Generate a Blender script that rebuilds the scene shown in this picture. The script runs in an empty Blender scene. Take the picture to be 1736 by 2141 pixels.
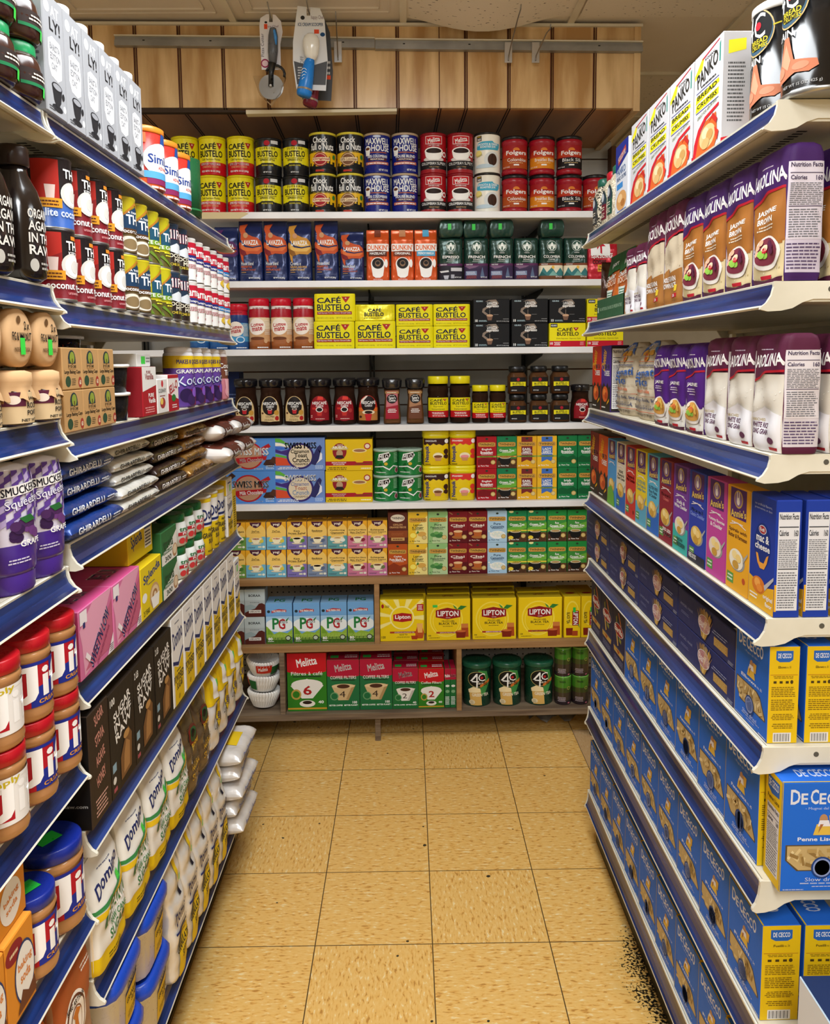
import bpy, bmesh, math, random
from mathutils import Vector, Matrix
S = bpy.context.scene
COL = S.collection
random.seed(7)
PI = math.pi
# ---------------------------------------------------------------- camera
F, CY, CH = 1705.18, 933.35, 1.5047
RM = Matrix(((0.9999055, 0.0091888, 0.0102245), (-0.0101978, 0.9945816, 0.1034577), (-0.0092185, -0.1035522, 0.9945813)))
RIGHT, FWD, UP = RM.col[0].copy(), RM.col[1].copy(), RM.col[2].copy()
CP = Vector((0, 0, CH))
cd = bpy.data.cameras.new('camera'); cam = bpy.data.objects.new('camera', cd); COL.objects.link(cam)
m4 = Matrix((RIGHT, UP, -FWD)).transposed().to_4x4(); m4.translation = CP
cam.matrix_world = m4
cd.sensor_fit = 'HORIZONTAL'; cd.sensor_width = 36; cd.lens = F / 1736 * 36
cd.shift_y = -(1070.5 - CY) / 1736; cd.clip_start = 0.02
S.camera = cam
# ---------------------------------------------------------------- light and exposure
S.view_settings.view_transform = 'Standard'; S.view_settings.look = 'None'
S.view_settings.exposure = 0.0; S.view_settings.gamma = 1.0
S.view_settings.use_curve_mapping = False
w = bpy.data.worlds.new('store_air'); S.world = w; w.use_nodes = True
w.node_tree.nodes['Background'].inputs[0].default_value = (0.85, 0.9, 1, 1)
w.node_tree.nodes['Background'].inputs[1].default_value = 0.25
LIGHTS = [(0.0, 1.30, 34), (0.0, -0.85, 66), (0.0, -2.9, 60), (-2.0, 1.1, 26), (2.0, 1.1, 26)]   # fluorescent fittings in the ceiling
ZC = 2.735
for lx, ly, pw in LIGHTS:
    ld = bpy.data.lights.new('ceiling_lamp', 'AREA'); ld.shape = 'RECTANGLE'; ld.size = 0.56; ld.size_y = 1.15
    ld.energy = pw; ld.color = (0.92, 0.965, 1.0)
    lo = bpy.data.objects.new('ceiling_lamp', ld); COL.objects.link(lo); lo.location = (lx, ly, ZC - 0.03)
# ---------------------------------------------------------------- rays from the camera to known planes (for measured positions)
def yu(u, X, Z):
    n = RIGHT - FWD * ((u - 868) / F)
    return -(n.x * X + n.z * (Z - CH)) / n.y
TH = math.atan(0.0234)          # the back shelving stands 1.3 degrees off square
EX, EY = Vector((math.cos(TH), math.sin(TH), 0)), Vector((-math.sin(TH), math.cos(TH), 0))
def bp(x, y, z=0): return Vector((0, 3.1, z)) + EX * x + EY * y
def xb(u, z, y=0.0):
    n = RIGHT - FWD * ((u - 868) / F)
    return -((bp(0, y, z) - CP).dot(n)) / EX.dot(n)
# ---------------------------------------------------------------- materials
def lin(h):
    h = h.lstrip('#'); c = [int(h[i:i + 2], 16) / 255 for i in (0, 2, 4)]
    return [x / 12.92 if x <= 0.04045 else ((x + 0.055) / 1.055) ** 2.4 for x in c]
KIND = {'p': (0.55, 0, 0.22), 'k': (0.28, 0, 0.4), 'g': (0.14, 0, 0.6), 'f': (0.24, 0.25, 0.6), 'm': (0.3, 0.9, 0.5), 'r': (0.85, 0, 0.2)}
_M = {}
def mat(c):
    """'E8DC10' or 'E8DC10g': colour and kind (paper, plastic k, gloss g, film f, metal m, rough r, glass x)"""
    if not isinstance(c, str): return c
    if c in _M: return _M[c]
    k = c[6] if len(c) > 6 else 'p'
    m = bpy.data.materials.new('print_' + c); m.use_nodes = True; nt = m.node_tree; b = nt.nodes['Principled BSDF']
    col = lin(c[:6])
    b.inputs['Base Color'].default_value = (*col, 1)
    if k == 'x':
        b.inputs['Roughness'].default_value = 0.05; b.inputs['Transmission Weight'].default_value = 1.0; b.inputs['IOR'].default_value = 1.12; b.inputs['Roughness'].default_value = 0.0
    else:
        r, me, sp = KIND[k]
        b.inputs['Metallic'].default_value = me; b.inputs['Specular IOR Level'].default_value = sp
        no = nt.nodes.new('ShaderNodeTexNoise'); no.inputs['Scale'].default_value = 60 if k != 'f' else 22; no.inputs['Detail'].default_value = 2
        tc = nt.nodes.new('ShaderNodeTexCoord'); nt.links.new(tc.outputs['Object'], no.inputs['Vector'])
        mr = nt.nodes.new('ShaderNodeMapRange'); mr.inputs[3].default_value = max(0.03, r - 0.06); mr.inputs[4].default_value = r + 0.08
        nt.links.new(no.outputs[0], mr.inputs[0]); nt.links.new(mr.outputs[0], b.inputs['Roughness'])
        if k == 'f':
            bu = nt.nodes.new('ShaderNodeBump'); bu.inputs['Strength'].default_value = 0.5; bu.inputs['Distance'].default_value = 0.01
            nt.links.new(no.outputs[0], bu.inputs['Height']); nt.links.new(bu.outputs[0], b.inputs['Normal'])
    _M[c] = m
    return m
def nmat(name, c1, c2, scale, rough, stretch=(1, 1, 1), metal=0.0, detail=4, lo=0.35, hi=0.65, spec=0.4, bump=0.0):
    m = bpy.data.materials.new(name); m.use_nodes = True; nt = m.node_tree; b = nt.nodes['Principled BSDF']
    tc = nt.nodes.new('ShaderNodeTexCoord'); mp = nt.nodes.new('ShaderNodeMapping'); mp.inputs['Scale'].default_value = stretch
    no = nt.nodes.new('ShaderNodeTexNoise'); no.inputs['Scale'].default_value = scale; no.inputs['Detail'].default_value = detail
    cr = nt.nodes.new('ShaderNodeValToRGB'); cr.color_ramp.elements[0].position = lo; cr.color_ramp.elements[1].position = hi
    cr.color_ramp.elements[0].color = (*lin(c1), 1); cr.color_ramp.elements[1].color = (*lin(c2), 1)
    nt.links.new(tc.outputs['Object'], mp.inputs[0]); nt.links.new(mp.outputs[0], no.inputs['Vector'])
    nt.links.new(no.outputs[0], cr.inputs[0]); nt.links.new(cr.outputs[0], b.inputs['Base Color'])
    b.inputs['Roughness'].default_value = rough; b.inputs['Metallic'].default_value = metal; b.inputs['Specular IOR Level'].default_value = spec
    if bump:
        bu = nt.nodes.new('ShaderNodeBump'); bu.inputs['Strength'].default_value = bump; bu.inputs['Distance'].default_value = 0.004
        nt.links.new(no.outputs[0], bu.inputs['Height']); nt.links.new(bu.outputs[0], b.inputs['Normal'])
    _M[name] = m
    return m
# ---------------------------------------------------------------- mesh collecting
class MB:
    def __init__(s): s.v, s.f, s.m, s.s, s.mats = [], [], [], [], []
    def mi(s, c):
        m = mat(c) if (isinstance(c, str) and c not in _M) else (_M[c] if isinstance(c, str) else c)
        if m not in s.mats: s.mats.append(m)
        return s.mats.index(m)
    def add(s, vs, fs, c, smooth=False):
        o = len(s.v); s.v += [tuple(v) for v in vs]; i = s.mi(c) if not isinstance(c, list) else None
        for k, f in enumerate(fs):
            s.f.append([o + j for j in f]); s.m.append(i if i is not None else s.mi(c[k])); s.s.append(smooth)
    def box(s, x0, y0, z0, x1, y1, z1, c):
        vs = [(x, y, z) for z in (z0, z1) for y in (y0, y1) for x in (x0, x1)]
        s.add(vs, [(0, 2, 3, 1), (4, 5, 7, 6), (0, 1, 5, 4), (2, 6, 7, 3), (0, 4, 6, 2), (1, 3, 7, 5)], c)
    def bbox(s, x0, y0, z0, x1, y1, z1, c, bev=0.0015):
        """box with chamfered edges; c one colour or {'F','B','L','R','T','D'}"""
        bm = bmesh.new(); bmesh.ops.create_cube(bm, size=1)
        for v in bm.verts: v.co = ((x0 + x1) / 2 + v.co.x * (x1 - x0), (y0 + y1) / 2 + v.co.y * (y1 - y0), (z0 + z1) / 2 + v.co.z * (z1 - z0))
        bmesh.ops.bevel(bm, geom=bm.edges[:] + bm.verts[:], offset=bev, segments=1, affect='EDGES')
        bm.normal_update(); bm.verts.index_update(); cs = []
        for f in bm.faces:
            if isinstance(c, dict):
                n = f.normal; a = max(range(3), key=lambda i: abs(n[i]))
                k = ('RL', 'BF', 'TD')[a][0 if n[a] > 0 else 1]
                if abs(n[a]) < 0.95: k = 'F'
                cs.append(c.get(k, c['F']))
            else: cs.append(c)
        s.add([v.co[:] for v in bm.verts], [[v.index for v in f.verts] for f in bm.faces], cs); bm.free()
    def lathe(s, prof, bands, n=28, sx=1.0, sy=1.0, p=2.0, smooth=True, cx=0, cy=0, axis='z'):
        """prof [(r, z)...]; bands: colour, or [(zmax, colour)...] read from the bottom; p>2 squares the section"""
        if isinstance(bands, list):
            P2 = [prof[0]]
            for (ra, za), (rb, zb_) in zip(prof, prof[1:]):
                for zc, _ in bands:
                    if za + 1e-5 < zc < zb_ - 1e-5: P2.append((ra + (rb - ra) * (zc - za) / (zb_ - za), zc))
                P2.append((rb, zb_))
            prof = P2
        vs, fs, cs = [], [], []
        for r, z in prof:
            for k in range(n):
                a = 2 * PI * k / n; c, q = math.cos(a), math.sin(a)
                g = 1 if p == 2 else (abs(c) ** p + abs(q) ** p) ** (-1 / p)
                vs.append((cx + r * c * g * sx, cy + r * q * g * sy, z))
        for i in range(len(prof) - 1):
            zm = (prof[i][1] + prof[i + 1][1]) / 2
            col = bands if not isinstance(bands, list) else next((b[1] for b in bands if zm <= b[0]), bands[-1][1])
            for k in range(n):
                a, b2 = i * n + k, i * n + (k + 1) % n
                fs.append((a, b2, b2 + n, a + n)); cs.append(col)
        fs.append(list(range(n - 1, -1, -1))); cs.append(cs[0])
        o = (len(prof) - 1) * n
        fs.append([o + k for k in range(n)]); cs.append(cs[-2])
        if axis == 'y': vs = [(x, -z, y) for x, y, z in vs]
        s.add(vs, fs, cs, smooth)
        s.s[-1] = False; s.s[-2] = False
    def tube(s, pts, r, c, n=8):
        vs, fs = [], []
        P = [Vector(p) for p in pts]
        for i, p in enumerate(P):
            d = (P[min(i + 1, len(P) - 1)] - P[max(i - 1, 0)]).normalized()
            a = d.cross(Vector((0.3, 0.2, 1)) if abs(d.z) < 0.9 else Vector((1, 0, 0))).normalized(); b = d.cross(a)
            rr = r[i] if isinstance(r, list) else r
            vs += [p + (a * math.cos(2 * PI * k / n) + b * math.sin(2 * PI * k / n)) * rr for k in range(n)]
        for i in range(len(P) - 1):
            fs += [(i * n + k, i * n + (k + 1) % n, (i + 1) * n + (k + 1) % n, (i + 1) * n + k) for k in range(n)]
        fs += [list(range(n)), [(len(P) - 1) * n + k for k in range(n)]]
        s.add(vs, fs, c, True)
    def prism(s, pts, lo, hi, c, axis='y'):
        """2D outline extruded along an axis; pts are (x,z) for axis y, (y,z) for x, (x,y) for z"""
        f = {'y': lambda a, b, t: (a, t, b), 'x': lambda a, b, t: (t, a, b), 'z': lambda a, b, t: (a, b, t)}[axis]
        n = len(pts); vs = [f(a, b, lo) for a, b in pts] + [f(a, b, hi) for a, b in pts]
        s.add(vs, [list(range(n)), [n + i for i in range(n)][::-1]] + [(i, (i + 1) % n, n + (i + 1) % n, n + i) for i in range(n)], c)
    def art(s, A, W, H, fn, sx=0, sz=0):
        """flat printed artwork (0..1 coordinates) laid on a surface: fn(x, z, lift) -> point"""
        done = []
        for pr in A:
            vs, fs, c = prim(pr, W, H)
            if not vs: continue
            if pr[0] != 't': vs = [(min(W / 2 - .0003, max(.0003 - W / 2, a)), min(H - .0003, max(.0003, b))) for a, b in vs]
            xs = [v[0] for v in vs]; zs = [v[1] for v in vs]; bb = (min(xs), min(zs), max(xs), max(zs))
            L = 1 + max([d[1] for d in done if not (d[0][0] >= bb[2] - 1e-5 or d[0][2] <= bb[0] + 1e-5 or d[0][1] >= bb[3] - 1e-5 or d[0][3] <= bb[1] + 1e-5)], default=0); L = min(L, 9)
            done.append((bb, L)); o = 0.0002 * L
            if sx or sz:
                bm = bmesh.new(); bv = [bm.verts.new((x, z, 0)) for x, z in vs]
                for f in fs:
                    try: bm.faces.new([bv[i] for i in f])
                    except ValueError: pass
                for st, ax, a0, a1 in ((sx, 0, bb[0], bb[2]), (sz, 1, bb[1], bb[3])):
                    if st:
                        k = math.floor(a0 / st) + 1
                        while k * st < a1 - 1e-6:
                            co = [0, 0, 0]; co[ax] = k * st; no = [0, 0, 0]; no[ax] = 1
                            bmesh.ops.bisect_plane(bm, geom=bm.verts[:] + bm.edges[:] + bm.faces[:], plane_co=co, plane_no=no, dist=1e-7); k += 1
                bm.verts.index_update(); vs = [(v.co.x, v.co.y) for v in bm.verts]; fs = [[v.index for v in f.verts] for f in bm.faces]; bm.free()
            s.add([fn(x, z, o) for x, z in vs], fs, c, bool(sx))
    def mesh(s, name):
        me = bpy.data.meshes.new(name); me.from_pydata(s.v, [], s.f)
        for m in s.mats: me.materials.append(m)
        me.polygons.foreach_set('material_index', s.m); me.polygons.foreach_set('use_smooth', s.s); me.update()
        return me
    def build(s, name, parent=None):
        o = bpy.data.objects.new(name, s.mesh(name)); COL.objects.link(o)
        if parent: o.parent = parent
        return o
# ---------------------------------------------------------------- printed artwork
_T = {}
def glyphs(txt, bold):
    k = (txt, bold)
    if k not in _T:
        cu = bpy.data.curves.new('t', 'FONT'); cu.body = txt; cu.resolution_u = 2; cu.offset = bold * 0.022 if 'M' not in txt else 0
        ob = bpy.data.objects.new('t', cu); me = bpy.data.meshes.new_from_object(ob)
        vs = [v.co[:2] for v in me.vertices]; fs = [list(p.vertices) for p in me.polygons]
        if bold and 'M' in txt:      # capital M loses a stroke when thickened: overlay shifted copies instead
            n0, base_v, base_f = len(vs), list(vs), list(fs)
            vs = []; fs = []
            for q, (dx, dy) in enumerate(((-.022, -.012), (.022, -.012), (-.022, .012), (.022, .012))):
                vs += [(a + dx, b + dy) for a, b in base_v]; fs += [[i + q * n0 for i in f] for f in base_f]
        bpy.data.objects.remove(ob); bpy.data.curves.remove(cu); bpy.data.meshes.remove(me)
        if vs:
            x0, x1 = min(v[0] for v in vs), max(v[0] for v in vs); z0, z1 = min(v[1] for v in vs), max(v[1] for v in vs)
            vs = [((v[0] - x0) / (x1 - x0 or 1), (v[1] - z0) / (z1 - z0 or 1)) for v in vs]
        _T[k] = (vs, fs)
    return _T[k]
def r(a, b, c, d, col): return ('r', a, b, c, d, col)
def e(a, b, c, d, col, n=22): return ('e', a, b, c, d, col, n)
def p(col, *q): return ('p', [(q[i], q[i + 1]) for i in range(0, len(q), 2)], col)
def t(s, a, b, c, d, col, bold=1, rot=0): return ('t', s, a, b, c, d, col, bold, rot)
def mi(a, b, c, d, col, n=3): return ('m', a, b, c, d, col, n)
def prim(q, W, H):
    k = q[0]; X = lambda x: (x - 0.5) * W; Z = lambda z: z * H
    if k == 'r': return [(X(q[1]), Z(q[2])), (X(q[3]), Z(q[2])), (X(q[3]), Z(q[4])), (X(q[1]), Z(q[4]))], [(0, 1, 2, 3)], q[5]
    if k == 'e':
        n = q[6]; return [(X(q[1] + q[3] * math.cos(2 * PI * i / n)), Z(q[2] + q[4] * math.sin(2 * PI * i / n))) for i in range(n)], [tuple(range(n))], q[5]
    if k == 'p':
        from mathutils.geometry import tessellate_polygon
        pts = [(X(a), Z(b)) for a, b in q[1]]
        return pts, [tuple(f) for f in tessellate_polygon([[Vector((a, b, 0)) for a, b in pts]])], q[2]
    if k == 'm':
        rnd = random.Random(int(q[1] * 991 + q[2] * 577 + q[6])); vs, fs = [], []; n = q[6]; h = (q[4] - q[2]) / n
        for i in range(n):
            x = q[1] + (rnd.random() * 0.12 if n < 6 else 0) * (q[3] - q[1]); end = q[3] - rnd.random() * 0.15 * (q[3] - q[1])
            while x < end:
                x2 = min(end, x + (q[3] - q[1]) * (0.06 + rnd.random() * 0.14)); o = len(vs); z0 = q[2] + i * h + h * 0.2; z1 = z0 + h * 0.45
                vs += [(X(x), Z(z0)), (X(x2), Z(z0)), (X(x2), Z(z1)), (X(x), Z(z1))]; fs.append((o, o + 1, o + 2, o + 3)); x = x2 + (q[3] - q[1]) * 0.025
        return vs, fs, q[5]
    if k == 't':
        vs, fs = glyphs(q[1], q[7]); x0, z0, x1, z1 = X(q[2]), Z(q[3]), X(q[4]), Z(q[5]); cx, cz = (x0 + x1) / 2, (z0 + z1) / 2
        a = math.radians(q[8]); ca, sa = math.cos(a), math.sin(a); out = []
        if abs(q[8]) > 60: wd, hd = abs(z1 - z0), abs(x1 - x0)
        else: wd, hd = abs(x1 - x0), abs(z1 - z0)
        for x, z in vs:
            lx, lz = (x - 0.5) * wd, (z - 0.5) * hd
            out.append((cx + lx * ca - lz * sa, cz + lx * sa + lz * ca))
        return out, fs, q[6]
def cup(x, y, s, c='F4EEDF', tea='A8451E', a=1.0):
    """printed cup with drink; s width, a = W/H of the face"""
    return [e(x, y + s * a * .0, s * .62, s * a * .09, 'D8CBB0'), p(c, x - s / 2, y + s * a * .48, x + s / 2, y + s * a * .48, x + s * .42, y + s * a * .2, x + s * .22, y + s * a * .02, x - s * .22, y + s * a * .02, x - s * .42, y + s * a * .2),
            e(x, y + s * a * .48, s / 2, s * a * .13, c), e(x, y + s * a * .48, s * .43, s * a * .09, tea)]
# ---------------------------------------------------------------- things
PROTO, PLACED = {}, []
def tree_copy(o, parent=None):
    c = o.copy(); COL.objects.link(c); c.parent = parent
    for ch in o.children: tree_copy(ch, c)
    return c
def place(design, loc, rz=0, where='', layer='', ref='left', key=None, tilt=(0, 0), desc=None, jit=True):
    d = DES[design]; loc = (loc[0], loc[1], loc[2] + d.get('lift', 0))
    if design not in PROTO: o = d['make'](d['name']); PROTO[design] = o
    else: o = tree_copy(PROTO[design])
    if jit: rz += math.radians(random.uniform(-.7, .7))
    o.location = loc; o.rotation_euler = (tilt[0], tilt[1], rz)
    o['category'] = d['cat']
    PLACED.append((o, desc or d['desc'], where, layer, ref, loc[0] if key is None else key))
    return o
DES = {}
def single(mb): return lambda name: mb().build(name)
def multi(*parts):
    """parts: (name, function giving an MB, index of the parent part or None)"""
    def mk(name):
        root = bpy.data.objects.new(name, None); COL.objects.link(root); root.empty_display_size = 0.05; made = []
        for pn, fn, par in parts: made.append(fn().build(pn, root if par is None else made[par]))
        return root
    return mk
def reg(key, name, cat, desc, make): DES[key] = dict(name=name, cat=cat, desc=desc, make=make)
def carton(key, desc, w, d, h, base, front=(), side=(), top=(), left=(), name='carton', cat='box'):
    def f():
        mb = MB(); mb.bbox(-w / 2, 0, 0, w / 2, d, h, base)
        if front: mb.art(front, w, h, lambda x, z, o: (x, -o, z))
        if side: mb.art(side, d, h, lambda x, z, o: (w / 2 + o, x + d / 2, z))
        if left: mb.art(left, d, h, lambda x, z, o: (-w / 2 - o, -x + d / 2, z))
        if top: mb.art(top, w, d, lambda x, z, o: (x, z, h + o))
        return mb
    reg(key, name, cat, desc, single(f)); DES[key].update(w=w, d=d, h=h)
def rad_at(prof, z):
    for (r0, z0), (r1, z1) in zip(prof, prof[1:]):
        if z0 <= z <= z1 and z1 > z0: return r0 + (r1 - r0) * (z - z0) / (z1 - z0)
    return prof[-1][0]
def wrap(prof, R0, sx=1, sy=1, pw=2.0):
    """art laid round a lathed body, measured along the arc at radius R0"""
    def fn(x, z, o):
        a = x / R0; rr = rad_at(prof, z); c, q = math.sin(a), -math.cos(a)
        g = 1 if pw == 2 else (abs(c) ** pw + abs(q) ** pw) ** (-1 / pw)
        o += 0.0008
        return ((rr * g * sx + o) * c, (rr * g * sy + o) * q, z)
    return fn
def vessel(key, desc, prof, bands, arts, lid=None, name='can', cat='can', sx=1, sy=1, pw=2.0, n=32, partn='body', extra=(), step=None):
    """round pack: body with wrapped art [(art, arc width, z0, z1, x shift)], lid (prof, colour)"""
    R0 = max(q[0] for q in prof); step = step or R0 * 0.12
    def body():
        mb = MB(); mb.lathe(prof, bands, n=n, sx=sx, sy=sy, p=pw)
        for A, W, z0, z1, xs in arts:
            fn = wrap(prof, R0, sx, sy, pw); mb.art(A, W, z1 - z0, lambda x, z, o: fn(x + xs, z + z0, o), sx=step, sz=0.012 if len(prof) > 6 else 0)
        return mb
    ps = [(partn, body, None)]
    if lid:
        def lf(): mb = MB(); mb.lathe(lid[0], lid[1], n=n, sx=sx, sy=sy, p=pw); return mb
        ps.append(('lid', lf, None))
    for pn, fn in extra: ps.append((pn, fn, None))
    reg(key, name, cat, desc, multi(*ps) if len(ps) > 1 else single(body)); DES[key].update(w=R0 * 2 * sx, d=R0 * 2 * sy, h=(lid[0] if lid else prof)[-1][1], round=True)
def bag(key, desc, w, d, h, base, front=(), side=(), wf=None, df=None, wr=0.0025, pw=4.0, name='bag', cat='bag', seed=1, bands=None, seal=None, extra=()):
    """soft pack standing up; wf, df: [(t, factor)] width and depth along the height"""
    wf = wf or [(0, .94), (.06, 1), (.9, .97), (1, .95)]; df = df or [(0, .9), (.08, 1), (.7, .85), (.92, .35), (1, .05)]
    def at(L, tt):
        for (a, x), (b, y) in zip(L, L[1:]):
            if a <= tt <= b: return x + (y - x) * (tt - a) / (b - a)
        return L[-1][1]
    def wrk(x, z): return wr * (math.sin(x * 95 + seed + 40 * z) * .6 + math.sin(z * 120 + seed * 2 - 30 * x) * .5 + math.sin((x - z) * 60 + seed * 3) * .5)
    def sf(x, z, o):          # front surface
        tt = min(1, max(0, z / h)); hw = w / 2 * at(wf, tt); hd = d / 2 * at(df, tt); q = min(.999, abs(x / (w / 2)))
        dep = (1 - q ** pw) ** (1 / pw)
        return (x / (w / 2) * hw, d / 2 - hd * dep - wrk(x, z) * (1 - q ** 4) * min(1, at(df, tt) * 3) - o * 1.8 - .0022, z)
    def ss(x, z, o):          # side surface
        tt = min(1, max(0, z / h)); hw = w / 2 * at(wf, tt); hd = d / 2 * at(df, tt); q = min(.999, abs(x / (d / 2)))
        return (hw * (1 - q ** pw) ** (1 / pw) + wrk(z, x) * .4 + .0022 + o * 1.6, d / 2 + x / (d / 2) * hd, z)
    def f():
        mb = MB(); nz, na = 40, 64; vs, fs, cs = [], [], []
        for j in range(nz + 1):
            tt = j / nz; z = h * tt; hw = w / 2 * at(wf, tt); hd = d / 2 * at(df, tt)
            for k in range(na):
                a = 2 * PI * k / na; c, q = math.cos(a), math.sin(a); g = (abs(c) ** pw + abs(q) ** pw) ** (-1 / pw)
                x, y = hw * c * g, hd * q * g; xn = w / 2 * c * g; qq = min(1, abs(c * g))
                y -= (wrk(xn, z) if q < 0 else wrk(xn + 1, z)) * (1 - qq ** 4) * min(1, at(df, tt) * 3)
                vs.append((x, d / 2 + y, z))
        for j in range(nz):
            zm = (j + .5) / nz; col = base if not bands else next((b[1] for b in bands if zm <= b[0]), bands[-1][1])
            for k in range(na): a, b2 = j * na + k, j * na + (k + 1) % na; fs.append((a, b2, b2 + na, a + na)); cs.append(col)
        fs += [list(range(na - 1, -1, -1)), [nz * na + k for k in range(na)]]; cs += [cs[0], cs[-1]]
        mb.add(vs, fs, cs, True)
        if front: mb.art(front, w, h, sf, sx=w / 22, sz=h / 40)
        if side: mb.art(side, d, h, ss, sx=d / 12, sz=h / 40)
        return mb
    if extra: reg(key, name, cat, desc, multi(('pouch', f, None), *[(a, b, None) for a, b in extra]))
    else: reg(key, name, cat, desc, single(f))
    DES[key].update(w=w, d=d, h=h)
def pillow(key, desc, lx, ly, th, base, top=(), front=(), name='bag', cat='bag', seed=1, wr=0.003, endc=None, e1=4, e2=3.2):
    """flat-lying filled bag, front seam edge towards -y"""
    def zt(x, y, sgn):
        a, b = min(1, abs(x / (lx / 2))), min(1, abs(y / (ly / 2)))
        g = ((1 - a ** e1) * (1 - b ** e2)); g = max(0, g) ** .5
        return sgn * th / 2 * g + wr * g * (math.sin(x * 70 + seed) + math.sin(y * 90 + seed * 2 + x * 30)) * .7
    def f():
        mb = MB(); N, Mq = 24, 18; vs, fs, cs = [], [], []
        for sgn in (1, -1):
            o = len(vs)
            for i in range(N + 1):
                for j in range(Mq + 1):
                    x = lx / 2 * math.sin(PI / 2 * (2 * i / N - 1)) ; y = ly / 2 * math.sin(PI / 2 * (2 * j / Mq - 1))
                    vs.append((x, y + ly / 2, th / 2 + zt(x, y, sgn)))
            for i in range(N):
                for j in range(Mq):
                    a = o + i * (Mq + 1) + j; q = (a, a + Mq + 1, a + Mq + 2, a + 1)
                    fs.append(q if sgn > 0 else q[::-1]); cs.append(endc if endc and (i < 2 or i >= N - 2) else base)
        mb.add(vs, fs, cs, True)
        fl = th / 2
        if top: mb.art(top, lx, ly, lambda x, z, o: (x, z, fl + zt(x, z - ly / 2, 1) + .001 + o), sx=lx / 14, sz=ly / 10)
        if front:   # art on the rounded front edge
            def ff(x, z, o):
                q = (z / th - .46) * 2 * .92; b = (1 - min(.98, q * q / max(.05, 1 - min(1, abs(x / (lx / 2))) ** e1))) ** (1 / e2) if q * q < .98 else .5
                return (x, ly / 2 - ly / 2 * b - o - .0012, fl + q * th / 2 + wr * (math.sin(x * 70 + seed) + math.sin(-ly / 2 * 90 + seed * 2 + x * 30)) * .5 * (1 - abs(q)))
            mb.art(front, lx * .94, th * .92, ff, sx=lx / 14, sz=th * .12)
        return mb
    reg(key, name, cat, desc, single(f)); DES[key].update(w=lx, d=ly, h=th + 3 * wr, lift=1.4 * wr)
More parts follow.
